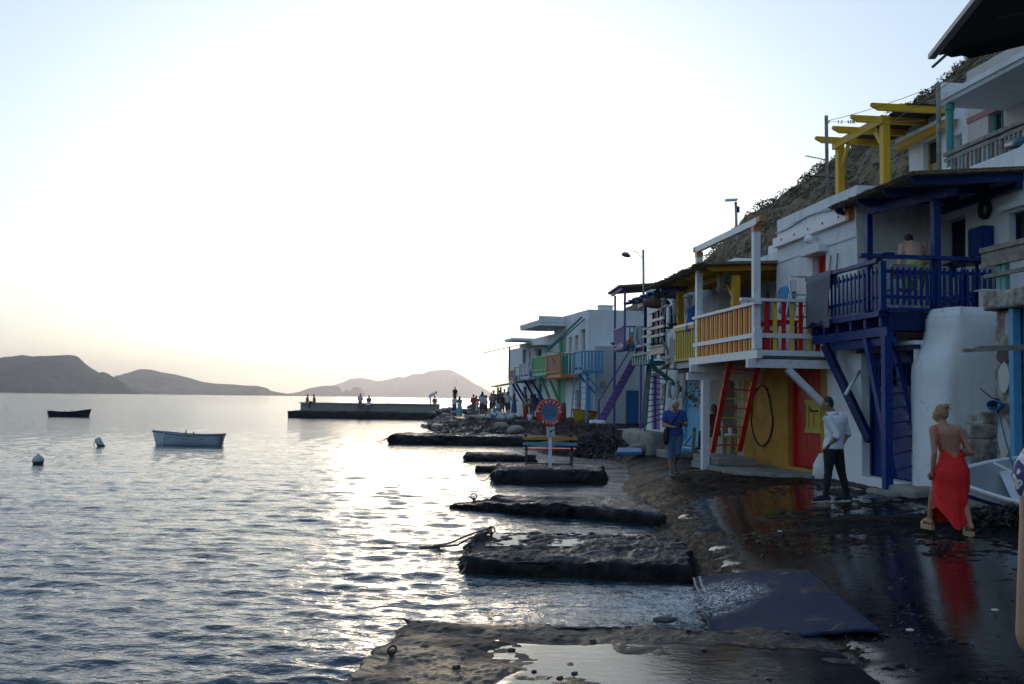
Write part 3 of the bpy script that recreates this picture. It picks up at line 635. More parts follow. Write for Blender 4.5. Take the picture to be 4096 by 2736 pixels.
wall('lower_wall', plaster((.60, .60, .58), .5), H, FM(K, 0), K.S(2804), K.S(2712), .2, 3.0, [(K.S(2796), K.S(2728), .62, 2.75)])
LB = paint((.10, .42, .66), .5, .25)
door(H, FM(K, 0), K.S(2795), K.S(2729), .64, 2.74, LB, 5, .12, LB, label='light blue plank boathouse door')
box('door_ramp', LB, H, K, K.S(2795), K.S(2732), .02, .55, .52, .58); box('door_step', CONC, H, K, K.S(2800), K.S(2720), .0, .8, .0, .515, .03)
bar('prop', WOODGREY, H, K.P(K.S(2772, .5), .5, .58), K.P(K.S(2778, .45), .45, 1.30), .10, .10); bar('prop_stay', LB, H, K.P(K.S(2765, .45), .45, 1.05), K.P(K.S(2735, .35), .35, .72), .05, .05)
box('deck', GREYW, H, K, y0+.1, y1, tY, 1.55, 3.0, 3.17)
# yellow balustrade
yb0, yb1 = K.S(2782, 1.6), K.S(2700, 1.6); yb = MB().box(K, yb0, yb1, 1.53, 1.66, 4.12, 4.19).build('balcony', P_WHITE, H)
box('rail', P_GOLD, yb, K, yb0, yb1, 1.54, 1.65, 4.03, 4.117); box('lower_rail', P_GOLD, yb, K, yb0, yb1, 1.54, 1.65, 3.19, 3.26)
for i in range(9):
    s = yb0+.1+(yb1-yb0-.2)*i/8; box('baluster', paint((.60, .42, .06), .45, .2), yb, K, s-.03, s+.03, 1.57, 1.62, 3.262, 4.028)
pm = two((.30, .30, .29), (.70, .70, .68), 3.2, .52, .56, .85, .4, .02, None, 1)
box('pebble_pillar', pm, H, K, yb1+.02, yb1+.95, 1.3, 1.62, 3.0, 4.15, .03)
# pergola
py0, py1 = K.S(3108, 0), K.S(2640, 1.55); zpl = K.hit(2850, 1050, 1.2)[1]
pg = MB().bar(K.P(py0+.4, 1.05, 5.42), K.P(py1-.3, 1.05, 5.30), .12, .16).build('pergola', P_GOLD, H)
for u, t in ((2942, .98), (2719, 1.25)):
    s = K.S(u, t); box('pergola_post', P_GOLD, pg, K, s-.09, s+.09, t-.09, t+.09, 3.17, 5.27)
bar('pergola_brace', P_GOLD, pg, K.P(K.S(2942, .98)+.05, 1.0, 4.72), K.P(K.S(2942, .98)+.75, 1.0, 5.28), .08, .1)
for s in np.linspace(py0+.2, py1-.25, 8):
    MB().prism([K.P(s, 1.72, 5.42), K.P(s, 1.60, 5.36), K.P(s, tY, 5.50), K.P(s, tY, 5.62), K.P(s, 1.72, 5.48)], K.d*.09).build('rafter', P_GOLD, pg)
reedroof(pg, K.P(py0-.1, 1.85, 5.49), K.P(py1, 1.85, 5.42), K.P(py0-.1, tY, 5.63), K.P(py1, tY, 5.63), 170, th=.06, over=.12, seed=3)

# ================================================================ rough stone house at the right edge, with its railing and awning
ROUGH = two((.20, .175, .15), (.46, .43, .39), 4.5, .42, .62, .95, .9, .06)
def lump(name, mat, parent, fr, s0, s1, t0, t1, z0, z1, amp=.04, n=6, seed=0):
    """a box with worn, uneven faces"""
    b = MB(); P = fr.P; vs = {}
    def V(i, j, k):
        if (i, j, k) not in vs:
            x, y, z = s0+(s1-s0)*i/n, t0+(t1-t0)*j/n, z0+(z1-z0)*k/n
            c = Vector((.5-i/n, .5-j/n, .5-k/n)); rnd = sum(1 for q in (i, j, k) if q in (0, n)) - 1
            p = P(x, y, z) + (P(x+c.x*(s1-s0)*.05*rnd, y+c.y*(t1-t0)*.05*rnd, z+c.z*(z1-z0)*.06*rnd)-P(x, y, z))
            q = Vector((x*2.1+seed*7, y*2.1, z*2.1)); p = p + Vector((noise.noise(q), noise.noise(q+Vector((9, 0, 0))), noise.noise(q+Vector((0, 9, 0)))))*amp + Vector((noise.noise(q*4), noise.noise(q*4+Vector((5, 0, 0))), noise.noise(q*4+Vector((0, 5, 0)))))*amp*.5
            vs[(i, j, k)] = len(b.v); b.v.append(tuple(p))
        return vs[(i, j, k)]
    for a_ in range(n):
        for c_ in range(n):
            for k in (0, n):
                b.f.append((V(a_, c_, k), V(a_+1, c_, k), V(a_+1, c_+1, k), V(a_, c_+1, k)))
                b.f.append((V(a_, k, c_), V(a_+1, k, c_), V(a_+1, k, c_+1), V(a_, k, c_+1)))
                b.f.append((V(k, a_, c_), V(k, a_+1, c_), V(k, a_+1, c_+1), V(k, a_, c_+1)))
    return b.build(name, mat, parent, smooth=True)
H = thing('stone_house', 'rough peeling stone house with weathered railing at the right edge', 'house', K.P(15.5, 0, .4))
sp0, sp1 = K.S(4062), K.S(3978)
lump('pier', ROUGH, H, K, sp0, sp1, -.5, .0, .2, 3.62, .035, 14, 1)
lump('lintel', ROUGH, H, K, 13.6, sp1+.04, -.5, .22, 3.60, 3.92, .05, 10, 2)
bar('door_frame', P_LBLUE, H, K.P(sp0-.06, .04, .55), K.P(sp0-.06, .04, 3.6), .12, .14, (0, 1, 0))
box('blue_door', P_DOORBLUE, H, K, 13.4, sp0-.14, -.12, -.04, .5, 3.6)
wall('wall', ROUGH, H, FM(K, 0), 9.5, 13.4, .2, 6.0); wall('upper_wall', ROUGH, H, FM(K, -1.3), 9.5, 16.0, 3.9, 6.6)
for (u, v, w_, h_, c_) in ((4018, 1515, .30, .50, (.62, .60, .57)), (4015, 1425, .36, .30, (.10, .08, .08)), (4000, 1220, .20, .12, (.66, .64, .62)), (4020, 1760, .34, .6, (.55, .54, .52)), (4035, 1300, .16, .4, (.5, .48, .45))):
    s, z = K.hit(u, v, .03); pts = []
    for k in range(11):
        a_ = 2*math.pi*k/11; r_ = .5*(1+.35*noise.noise(Vector((math.cos(a_)*2, math.sin(a_)*2, u*.1)))); pts.append(K.P(s+math.cos(a_)*w_*r_, .005, z+math.sin(a_)*h_*r_))
    MB().prism(pts, K.n*.035).build('plaster_patch', plaster(c_, .4), H)
rl = MB().box(K, 12.5, sp1+.05, .12, .20, *(lambda z: (z-.05, z+.03))(K.hit(3985, 988, .16)[1])).build('railing', WOODGREY, H)
for v in (1008, 1040): z = K.hit(3985, v, .16)[1]; box('rail_board', WOODGREY, rl, K, 12.5, sp1+.04, .13, .17, z-.075, z+.06)
z = K.hit(3995, 1095, .16)[1]; box('rail_board', WOODGREY, rl, K, 12.5, sp1, .10, .16, z-.03, z+.03); box('rail_board', P_TEAL, rl, K, 12.5, sp1, .02, .09, z-.38, z-.30)
for u in (4003, 4022): s = K.S(u, .1); box('railing_post', paint((.14, .35, .33), .6, .6), rl, K, s-.05, s+.05, .03, .11, 3.9, z+.25)
bar('plank', WOODGREY, H, at(3852, 1402, 14.6), at(4110, 1392, 14.6), .10, .05); bar('plank', WOODGREY, H, at(3905, 1392, 14.75), at(4120, 1384, 14.75), .09, .05)
rp = [K.hit(4000, 1625, .06)]; s, z = rp[0]; BROPE = flat((.03, .12, .24), .8)
for k in range(7): tube('rope_coil', BROPE, H, [K.P(s+.10*math.cos(a_)*(1+.1*k), .05+.02*k+.02*math.sin(a_*2), z+.05*math.sin(a_)*(1+.15*k)) for a_ in np.linspace(0, 6.3, 12)], .012, 5)
rope('rope', BROPE, H, K.P(s, .1, z-.03), K.P(s-1.1, .5, .95), .05, .012); rope('rope', BROPE, H, K.P(s, .1, z-.05), K.P(s+.08, .15, .6), .0, .010)
tube('hook', RUST, H, [K.P(s+.1, .0, z+.1), K.P(s+.14, .12, z+.14), K.P(s+.30, .2, z+.28)], .012, 5)
# awning overhead
a0, a1, a2 = at(3757, 222, 14.0), at(4035, -130, 11.6), at(4250, 105, 14.5); a3 = a1+(a2-a0)
AWN = two((.010, .012, .016), (.022, .018, .016), 3, .3, .7, .9, .3, .01)
aw = MB().hexa([a0, a2, a3, a1, a0+Vector((0, 0, .03)), a2+Vector((0, 0, .03)), a3+Vector((0, 0, .03)), a1+Vector((0, 0, .03))]).build('awning', AWN, H)
bar('front_bar', flat((.40, .36, .32), .5), aw, a0+Vector((-.06, .12, .02)), a1+Vector((-.06, 0, .02)), .10, .07); bar('awning_arm', BLACK, aw, a0.lerp(a1, .55)+Vector((.3, 0, -.06)), a2.lerp(a3, .45)+Vector((0, 0, -.08)), .05, .05)
tube('awning_rod', WOODGREY, aw, [a0+Vector((.06, -.10, -.02)), a0+Vector((-.05, .12, -.13))], .02)
vv = [a0.lerp(a2, .04), a0.lerp(a2, .10)-Vector((0, 0, .07)), a0.lerp(a2, .18)-Vector((0, 0, .08)), a0.lerp(a2, .25)-Vector((0, 0, .15)), a2-Vector((0, 0, .15)), a2]
MB().prism(vv, (0, .012, 0)).build('valance', flat((.012, .018, .03), .9), aw)
# stone steps between the houses
for k, (u0, u1, v0, v1, sd) in enumerate(((3935, 3992, 1648, 1702, 16.95), (3885, 3992, 1700, 1762, 16.75), (3862, 3995, 1758, 1905, 16.55))):
    t1, z1 = K.side(u0, v0, sd); t0, z0 = K.side(u1, v1, sd); lump('stone_step', ROUGH, H, K, sd, sd+.5, t0, t1, z0-.1*(k == 2), z1, .03, 7, 10+k)

# ================================================================ upper terrace house with turquoise column, and yellow pergola
UH = thing('house', 'upper terrace house with turquoise column, concrete canopy and weathered balustrade', 'house', K.P(24, -4.2, 6.4))
tH = -4.17; PK = plaster((.66, .60, .55), .4); UMh = FM(K, tH); sx = K.S(3645, tH)
hz0 = 6.2; hz1 = K.hit(3645, 560, tH)[1]
q = [K.S(3766, tH), K.S(3700, tH), K.S(3862, tH), K.S(3822, tH), K.S(4032, tH), K.S(3966, tH)]; zd_ = K.hit(3730, 548, tH)[1]; zg = K.hit(3840, 532, tH)[1]; zw = K.hit(4000, 425, tH)[1]
wall('wall', WHITE, UH, UMh, K.S(3883, tH), sx, hz0, hz1+.35, [(q[0], q[1], hz0+.05, zd_), (q[2]+.02, q[3], hz0+.05, zg)])
wall('pink_wall', PK, UH, UMh, 18.5, K.S(3883, tH)-.003, hz0, hz1+1.0, [(q[4], q[5], zw-1.15, zw)])
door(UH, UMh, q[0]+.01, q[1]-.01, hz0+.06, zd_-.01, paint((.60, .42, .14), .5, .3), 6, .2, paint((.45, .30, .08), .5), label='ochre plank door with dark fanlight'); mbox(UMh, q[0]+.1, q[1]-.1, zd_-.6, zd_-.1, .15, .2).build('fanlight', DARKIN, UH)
door(UH, UMh, q[2]+.03, q[3]-.01, hz0+.06, zg-.01, flat((.30, .35, .42), .5), 2, .2, GREYW, label='grey-blue flush door'); window(UH, UMh, q[4]+.01, q[5]-.01, zw-1.14, zw-.01, paint((.12, .38, .38), .5, .3), 2, 2)
za = K.hit(3640, 572, tH+.3)[1]; mbox(UMh, K.S(3850, tH), sx+.15, za-.02, za+.16, -.3, -.12).build('yellow_fascia', P_GOLD, UH); mbox(UMh, K.S(3850, tH), sx+.1, za+.162, za+.24, -.34, .3).build('eave', WHITE, UH)
MB().ball(K.P(K.S(3702, tH+.2), tH+.2, K.hit(3702, 540, tH+.2)[1]), .09).build('globe_lamp', flat((.75, .6, .5), .4), UH, smooth=True)
tC = -2.55; cz = K.hit(3775, 418, tC)[1]; sc0 = K.S(3768, tC)
box('canopy', GREYW, UH, K, 18.0, sc0, tH-1, tC, cz, cz+.10); box('canopy_edge', WHITE, UH, K, 18.0, sc0, tC-.12, tC+.04, cz+.102, cz+.22); box('canopy_parapet', WHITE, UH, K, sc0-.25, sc0+.02, tH-1, tC+.03, cz+.222, cz+.50, .04)
mbox(UMh, 18.5, K.S(3883, tH), K.hit(3880, 492, tH)[1], K.hit(3880, 470, tH)[1], -.02, .1).build('red_band', plaster((.42, .20, .18), .4), UH)
s = K.S(3794, tC); MB().tube([K.P(s, tC-.1, hz0), K.P(s, tC-.1, cz-.15), K.P(s, tC-.1, cz-.14), K.P(s, tC-.1, cz)], [.085, .085, .11, .11], 14).build('column', paint((.10, .36, .36), .5, .25), UH)
s = K.S(3766, tC+.2); tube('pole', WOODGREY, UH, [K.P(s, tC+.2, hz0), K.P(s, tC+.2, K.hit(3762, 326, tC+.2)[1])], .055, 8)
r0 = K.hit(3782, 628, tC+.1); r1 = K.hit(4090, 482, tC+.1); zr = (r0[1]+r1[1])/2
bs = MB().box(K, 18.0, r0[0], tC+.04, tC+.16, zr-.04, zr+.04).build('balustrade', WOODGREY, UH); box('lower_rail', WOODGREY, bs, K, 18.0, r0[0], tC+.06, tC+.13, zr-.16, zr-.09)
for i in range(24):
    s = 18.2+(r0[0]-18.3)*i/23+J(.02); bar('baluster', [WOODGREY, paint((.25, .36, .36), .6, .6), paint((.40, .34, .34), .6, .6)][i % 3], bs, K.P(s+J(.01), tC+.10, zr-.165), K.P(s+J(.03), tC+.10, hz0+.1), .06, .05)
bar('strut', WOODGREY, bs, K.P(r0[0]-2.0, tC+.12, zr-.2), K.P(r0[0]-2.35, tC+.12, zr-.95), .07, .06)
w0_ = K.hit(3895, 668, tC+.5); MB().prism([K.P(w0_[0], tC+.45, w0_[1]-.4), K.P(w0_[0], tC+.45, w0_[1]), K.P(K.hit(4096, 590, tC+.5)[0], tC+.45, K.hit(4096, 590, tC+.5)[1]), K.P(18, tC+.45, K.hit(4096, 590, tC+.5)[1]+.12), K.P(18, tC+.45, w0_[1]-.4)], K.n*.14).build('sloping_parapet', WHITE, UH)
box('terrace', GREYW, UH, K, 18, sx+.3, tH-3, tC+.3, hz0-.3, hz0)
tube('bathtub', flat((.02, .10, .14), .4), UH, [K.P(K.S(4050, tC+.3), tC+.3, K.hit(4050, 572, tC+.3)[1]), K.P(K.S(4130, tC+.3), tC+.3, K.hit(4120, 560, tC+.3)[1])], .10, 10)
# plant at the door
rs = np.random.RandomState(9); b = MB(); p0 = K.P(K.S(3730, tC), tC, hz0)
for k in range(5): b.tube([p0, p0+Vector((J(.25), J(.25), .6)), p0+Vector((J(.45), J(.4), .95))], .012, 5)
pt = thing('potted_plant', 'leafy green plant beside the ochre door on the upper terrace', 'plant', p0); b.build('stem', flat((.06, .05, .03), .9), pt)
V, Q = leafclumps(np.array([[*(p0+Vector((J(.4), J(.35), .75+.3*random.random())))] for _ in range(9)]), np.full(9, .16), 22, .35, rs); rawmesh('leaves', V, Q, flat((.06, .16, .04), .6), pt)
MB().tube([p0, p0+Vector((0, 0, .25))], [.13, .17], 10).build('pot', flat((.3, .14, .08), .8), pt)
# yellow timber pergola on the roof
PG = thing('pergola', 'yellow timber pergola with dark shade cloth on the roof terrace', 'pergola', K.P(25, -2.7, 6.3)); tp = -2.7; YG = paint((.64, .37, .015), .45, .15)
a_, b_ = K.S(3547, tp), K.S(3364, tp); zt1 = K.hit(3547, 462, tp)[1]; zt2 = zt1
for s in (a_, b_): box('post', YG, PG, K, s-.10, s+.10, tp-.09, tp+.09, 5.9, zt1)
bar('beam', YG, PG, K.P(a_-.15, tp+.13, zt1-.10), K.P(b_+.15, tp+.13, zt1-.10), .06, .20)
for s, k in ((a_, 1), (b_, -1)): bar('brace', YG, PG, K.P(s+.08*k, tp, zt1-.75), K.P(s+.60*k, tp, zt1-.12), .07, .11)
for s in np.linspace(a_-.55, b_+.15, 4):
    MB().prism([K.P(s, tp+.62, zt1+.10), K.P(s, tp+.42, zt1+.0), K.P(s, tH, zt1+.0), K.P(s, tH, zt1+.17), K.P(s, tp+.62, zt1+.17)], K.d*.10).build('rafter', YG, PG)
MB().hexa([K.P(a_-.6, tp-.25, zt1+.175), K.P(b_+.2, tp-.55, zt1+.175), K.P(b_+.2, tH-.2, zt1+.175), K.P(a_-.6, tH-.2, zt1+.175), K.P(a_-.6, tp-.25, zt1+.19), K.P(b_+.2, tp-.55, zt1+.19), K.P(b_+.2, tH-.2, zt1+.19), K.P(a_-.6, tH-.2, zt1+.19)]).build('shade_cloth', flat((.014, .022, .022), .95), PG)

# ================================================================ middle house: teal balcony, pale rails, grey shade cloths
MH = thing('house', 'white house with teal balcony, pale wooden rails and blue rafters holding grey cloths', 'house', K.P(34, 0, .8))
m0, m1 = y1+.02, K.S(2588, 0); holes = [(K.S(2700), K.S(2672), 3.6, 5.35), (K.S(2655), K.S(2640), 3.6, 5.4), (K.S(2625), K.S(2612), 3.6, 5.4)]
wall('upper_wall', WHITE, MH, FM(K, 0), m0, m1, 3.35, 6.2, holes)
for h_, c_ in zip(holes, (P_TEAL, P_DBLUE, P_PURPLE)): door(MH, FM(K, 0), h_[0]+.01, h_[1]-.01, h_[2], h_[3]-.01, c_, 3, .12, P_DBLUE, name='upstairs_door')
wall('lower_wall', WHITE2, MH, FM(K, 0), K.S(2711), m1, .3, 3.33, [(K.S(2640), K.S(2606), 1.05, 3.1)])
door(MH, FM(K, 0), K.S(2639), K.S(2607), 1.06, 3.08, P_PURPLE, 5, .12, P_PURPLE, label='purple plank door behind the teal ladder', handle=False)
wall('end_wall', WHITE, MH, FM(K, -.001), m1, m1+.3, .3, 6.2); box('roof', WHITE2, MH, K, m0, m1, -6, -.36, 5.9, 6.05)
box('roof_block', WHITE, MH, K, K.S(2660, -2), m1+3, -5, -2.0, 6.05, 7.0, .04); box('roof_curve', WHITE, MH, K, m0+1, m1+.4, -4, -.8, 6.052, 6.5, .08)
tm = 1.6; n0, n1, n2 = K.S(2658, tm), K.S(2602, tm), K.S(2533, tm); zm = K.hit(2640, 1402, tm)[1]
mbal = MB().box(K, n0, n1, tm-.12, tm+.04, zm-.10, zm+.12).build('balcony', paint((.62, .48, .38), .5, .2), MH); LIT_PALE = paint((.66, .52, .42), .42, .15)  # salmon glow of the low sun mixed into these rail and beam paints
box('deck', WOODGREY, mbal, K, n0, n1, .02, tm-.13, zm-.06, zm+.05); box('edge_board', LIT_PALE, mbal, K, n0, n1+.2, tm-.14, tm+.08, zm+.123, zm+.16)
for k in range(3): box('rail', LIT_PALE, mbal, K, n0, n1+.05, tm, tm+.05, zm+.42+k*.24, zm+.50+k*.24)
bar('handrail', LIT_PALE, mbal, K.P(n0-.3, tm, zm+1.28), K.P(n1+.2, tm, zm+1.20), .06, .06)
for s in (n0+.25, (n0+n1)/2+.1, n1-.1): box('rail_post', P_DBLUE, mbal, K, s-.035, s+.035, tm-.08, tm-.01, zm+.16, zm+1.25)
tbal = MB().box(K, n1+.02, n2, tm-.1, tm+.03, zm-.35, zm-.22).build('balcony', P_TEAL, MH); LT = paint((.45, .55, .50), .5, .3)
box('deck', P_TEAL, tbal, K, n1+.02, n2, .05, tm-.11, zm-.34, zm-.26)
for k, z in enumerate((-.05, .22, .48, .72)):
    box('rail', LT if k % 3 else P_TEAL, tbal, K, n1+.05, n2, tm-.02, tm+.04, zm+z, zm+z+.07); box('side_rail', P_TEAL, tbal, K, n1-.03, n1+.03, .2, tm-.1, zm+z, zm+z+.07)
for s in (n1+.02, n2-.1): box('rail_post', P_TEAL, tbal, K, s, s+.10, tm-.1, tm-.025, zm-.22, zm+.85)
for t in np.linspace(.4, tm-.35, 4): box('side_post', P_TEAL, tbal, K, n1-.09, n1-.035, t, t+.07, zm-.2, zm+.85)
for i in range(7): s = n1+.1+(n2-n1-.2)*i/6; box('joist_end', LT, tbal, K, s-.03, s+.03, tm+.035, tm+.07, zm-.36, zm-.10)
bar('brace', P_TEAL, tbal, K.P(n1+.3, tm-.1, zm-.4), K.P(n1+.3, .05, zm-1.5), .12, .12)
ladder(MH, at(2606, 1445, 33.5), at(2578, 1728, 35.0), at(2668, 1470, 33.5), at(2650, 1700, 35.0), 10, [P_TEAL], [paint((.16, .04, .06), .5, .2)], .05, .10, .10, lo=.12, hi=.88)
for k in range(5): bar('ladder_rail', P_TEAL, MH, at(2588+k*4, 1450, 33.2), at(2566+k*5, 1700, 34.6), .03, .04)
lump('plinth', CONC, MH, K, K.S(2702), m1+.3, 0, .9, .0, 1.02, .04, 8, 5)
# pergola with cloths
pg = MB().bar(K.P(m0-.6, 1.35, 5.35), K.P(n2+.3, 1.35, 5.22), .08, .12).build('pergola', P_BLUE, MH)
for s, t in ((K.S(2702, 1.2), 1.2), (n1-.2, 1.3), (n2-.3, 1.3), (n1+1.0, .9)): box('pergola_post', P_BLUE, pg, K, s-.05, s+.05, t-.05, t+.05, zm-.2, 5.25)
for s in np.linspace(m0-.5, n2+.2, 7): bar('rafter', P_BLUE, pg, K.P(s, 1.9, 5.28), K.P(s, 0, 5.62), .06, .10)
for i, s in enumerate(np.linspace(m0-.4, n2-.4, 5)):
    X, Y = np.meshgrid(np.linspace(0, 1, 9), np.linspace(0, 1, 9)); v = [K.P(s+.75*x_, 1.75-1.6*y_, 5.42+.28*y_-.28*math.sin(math.pi*x_)*(.6+.4*math.sin(3*y_+i))) for x_, y_ in zip(X.ravel(), Y.ravel())]
    MB().add(v, [(r_*9+c_, r_*9+c_+1, (r_+1)*9+c_+1, (r_+1)*9+c_) for r_ in range(8) for c_ in range(8)]).build('shade_cloth', flat((.20, .18, .15), .9), pg, smooth=True)

# ================================================================ purple house
L = Fr(17.24, -.22)
PH = thing('house', 'white house with purple balcony, purple posts and steep purple stair', 'house', L.P(54, 0, .7))
l0, l1 = L.S(2378), L.S(2352); zq = .72; zlo = L.hit(2378, 1383, 0)[1]; zhi = L.hit(2352, 1238, 0)[1]
t0, t1 = L.side(2503, 1690, l0)[0], L.side(2555, 1690, l0)[0]; zdoor = L.side(2530, 1562, l0)[1]
wall('end_wall', GREYW, PH, EM(L, l0), -6.0, 0, zq-.3, zlo, [(t1, t0, zq, zdoor)], th=.3)
door(PH, EM(L, l0), t1+.01, t0-.01, zq+.02, zdoor-.01, P_DOORBLUE, 4, .08, P_DOORBLUE, label='blue door under the purple stair')
mbox(EM(L, l0), L.side(2424, 1560, l0)[0], L.side(2400, 1560, l0)[0], L.side(2410, 1552, l0)[1], L.side(2410, 1526, l0)[1], -.03, 0).build('plaque', flat((.30, .30, .30), .8), PH)
box('terrace', WHITE2, PH, L, l0+.31, l0+4, -6, -.36, zlo-.3, zlo-.05)
zb_, zt_ = at(2470, 1400, 51).z, at(2470, 1318, 51).z; A = at(2455, 1400, 52.0); B = at(2492, 1400, 49.3); Cc = at(2560, 1400, 49.3)
A.z = B.z = Cc.z = zb_; dn = (B-A); sd_ = Vector((2.6, 0, 0)); up = Vector((0, 0, 1))
pb = MB().hexa([A, B, B+sd_, A+sd_, A+up*.14, B+up*.14, B+sd_+up*.14, A+sd_+up*.14]).build('balcony', P_PURPLE, PH); LIT_PURPLE = paint((.34, .25, .40), .5, .2)  # lighter pinkish purple: evening glow on sea-facing parts, put into the paint
bar('rail', LIT_PURPLE, pb, A+up*1.08, B+up*1.08, .06, .07); bar('lower_rail', LIT_PURPLE, pb, A+up*.24, B+up*.24, .05, .06); bar('side_rail', P_PURPLE, pb, B+up*1.08, B+sd_+up*1.08, .06, .07); bar('side_lower_rail', P_PURPLE, pb, B+up*.24, B+sd_+up*.24, .05, .06)
for i in range(11): p = A.lerp(B, (i+.5)/11); bar('baluster', LIT_PURPLE, pb, p+up*.26, p+up*1.05, .05, .04)
for i in range(12): p = B.lerp(B+sd_, (i+.5)/12); bar('baluster', P_PURPLE, pb, p+up*.26, p+up*1.05, .06, .04)
for i in range(6): p = A.lerp(B, (i+.5)/6); bar('joist_end', LIT_PURPLE, pb, p+Vector((-.05, 0, -.02)), p+Vector((.4, 0, -.02)), .08, .10)
zr_ = at(2501, 1160, 49.2).z
for p in (A+Vector((.05, 0, 0)), B+Vector((.08, .05, 0))): bar('post', P_PURPLE, pb, p, Vector((p.x, p.y, zr_)), .11, .11, (0, 1, 0))
bar('post', P_PURPLE, PH, Vector((A.x+.05, A.y, zq-.2)), A+Vector((.05, 0, 0)), .12, .12, (0, 1, 0)); p2_ = at(2562, 1715, 47); bar('post', P_PURPLE, PH, p2_-up*.3, p2_+up*3.5, .11, .11, (0, 1, 0))
r0_, r1_ = Vector((A.x-.1, A.y+.3, zr_+.05)), Vector((B.x-.1, B.y-.3, zr_+.05))
pr = MB().bar(r0_, r1_, .12, .14).build('porch_roof', P_PURPLE, PH); RBRN = two((.10, .06, .06), (.20, .13, .12), 8, .3, .7, .8)
for i in range(9): p = r0_.lerp(r1_, i/8)+Vector((-.2, 0, .10)); tube('log_rafter', RBRN, pr, [p, p+Vector((3.2, 0, .25))], .07, 7)
# steep stair
a_, b_ = at(2392, 1706, 53.3), at(2548, 1424, 53.3); dd = (b_-a_)
st = MB().bar(a_+Vector((0, -.35, 0)), b_+Vector((0, -.35, 0)), .06, .34).build('stair', P_PURPLE, PH); bar('stringer', P_PURPLE, st, a_+Vector((0, .35, 0)), b_+Vector((0, .35, 0)), .06, .34)
for i in range(13): p = a_.lerp(b_, (i+.6)/13.4); bar('tread', LIT_PURPLE, st, p+Vector((-.06, -.4, .06)), p+Vector((-.06, .4, .06)), .26, .04)
bar('handrail', P_PURPLE, st, a_+Vector((0, -.4, 1.35)), b_+Vector((0, -.4, 1.0)), .05, .07); bar('newel', P_PURPLE, st, a_+Vector((0, -.4, -.3)), a_+Vector((0, -.4, 1.45)), .10, .10, (0, 1, 0))
lump('base_block', WHITE, PH, W0, a_.y-.75, a_.y-.1, -(a_.x+.35), -(a_.x-.5), zq-.3, zq+.32, .01, 4, 3)
# upper block with chimney
wall('upper_wall', WHITE, PH, EM(L, l1), -6, 0, zlo-.3, zhi, th=.3); 

# ================================================================ far row of houses
def Lb(house, u0, u1, t, v0, v1, zfl, cols, side=True, n=8, us=None, kind='v', tin=0.0, vtop=None):
    """balcony on the L facade: front from column u0 (far) to u1 (near)"""
    s1_, s0_ = L.S(u0, t), L.S(u1, t); z1 = L.hit(u1, v0, t)[1]; z0 = L.hit(u1, v1, t)[1]; cf, cr, cs = cols
    o = MB().box(L, s0_, s1_, tin, t, z0-.16, z0).build('balcony', cr, house)
    box('rail', cr, o, L, s0_, s1_, t-.03, t+.05, z1-.07, z1); box('lower_rail', cr, o, L, s0_, s1_, t-.03, t+.04, z0+.14, z0+.20)
    for i in range(n):
        s = s0_+.08+(s1_-s0_-.16)*i/(n-1)
        if kind == 'v': box('baluster', cf, o, L, s-.05, s+.05, t-.02, t+.015, z0+.06, z1-.075)
    if kind == 'panel':
        m_ = (s0_+s1_)/2
        for p, q in ((s0_+.04, m_-.03), (m_+.03, s1_-.04)): box('panel', cf, o, L, p, q, t-.02, t+.01, z0+.22, z1-.075)
    if kind == 'h':
        for i in range(4): z = z0+.2+(z1-z0-.2)*i/4; box('slat', cf, o, L, s0_, s1_, t-.02, t+.03, z, z+.13)
    for s in (s0_+.04, s1_-.04): box('post', cr, o, L, s-.045, s+.045, t-.05, t+.055, z0, z1+.02)
    if side:
        box('side_rail', cs, o, L, s0_-.04, s0_+.03, tin, t-.06, z1-.07, z1+.001)
        for i in range(6): t_ = tin+.12+(t-tin-.3)*i/5; box('side_baluster', cs, o, L, s0_-.03, s0_+.01, t_-.06, t_+.06, z0+.02, z1-.075)
    for i in range(6): s = s0_+.1+(s1_-s0_-.2)*i/5; box('joist_end', cr, o, L, s-.05, s+.05, t-.3, t+.09, z0-.26, z0-.165)
    return o, s0_, s1_, z0, z1
def Lop(house, M, kind, u0, u1, v0, v1, mat, t=0.0, **kw): pass
def Lhouse(label, u_near, u_far, v_top_near, t=0.0, doors=(), wins=(), zq=.72, mat=WHITE, sn=None):
    s0_ = sn if sn is not None else L.S(u_near, t); s1_ = L.S(u_far, t); ztop = L.hit(u_near, v_top_near, t)[1]
    o = thing('house', label, 'house', L.P(s0_, t, zq)); M = FM(L, t); hs_ = []
    for (ua, ub, va, vb, c_) in doors: hs_.append((L.S(ub, t), L.S(ua, t), L.hit((ua+ub)/2, vb, t)[1], L.hit((ua+ub)/2, va, t)[1]))
    for (ua, ub, va, vb, c_) in wins: hs_.append((L.S(ub, t), L.S(ua, t), L.hit((ua+ub)/2, vb, t)[1], L.hit((ua+ub)/2, va, t)[1]))
    wall('wall', mat, o, M, s0_, s1_, zq-.4, ztop, hs_, step=.9, wob=.02)
    for k, d_ in enumerate(doors): h_ = hs_[k]; door(o, M, h_[0]+.01, h_[1]-.01, h_[2], h_[3]-.01, d_[4], 3, .2, d_[4])
    for k, d_ in enumerate(wins): h_ = hs_[len(doors)+k]; window(o, M, h_[0]+.01, h_[1]-.01, h_[2]+.01, h_[3]-.01, d_[4], 2, 2, .2, False)
    wall('end_wall', mat, o, EM(L, s0_+.001), t-6, t-.36, zq-.4, ztop-.002, th=.3, step=.9)
    box('roof', WHITE2, o, L, s0_+.31, s1_, t-6, t-.36, ztop-.35, ztop-.2)
    return o, s0_, s1_, ztop
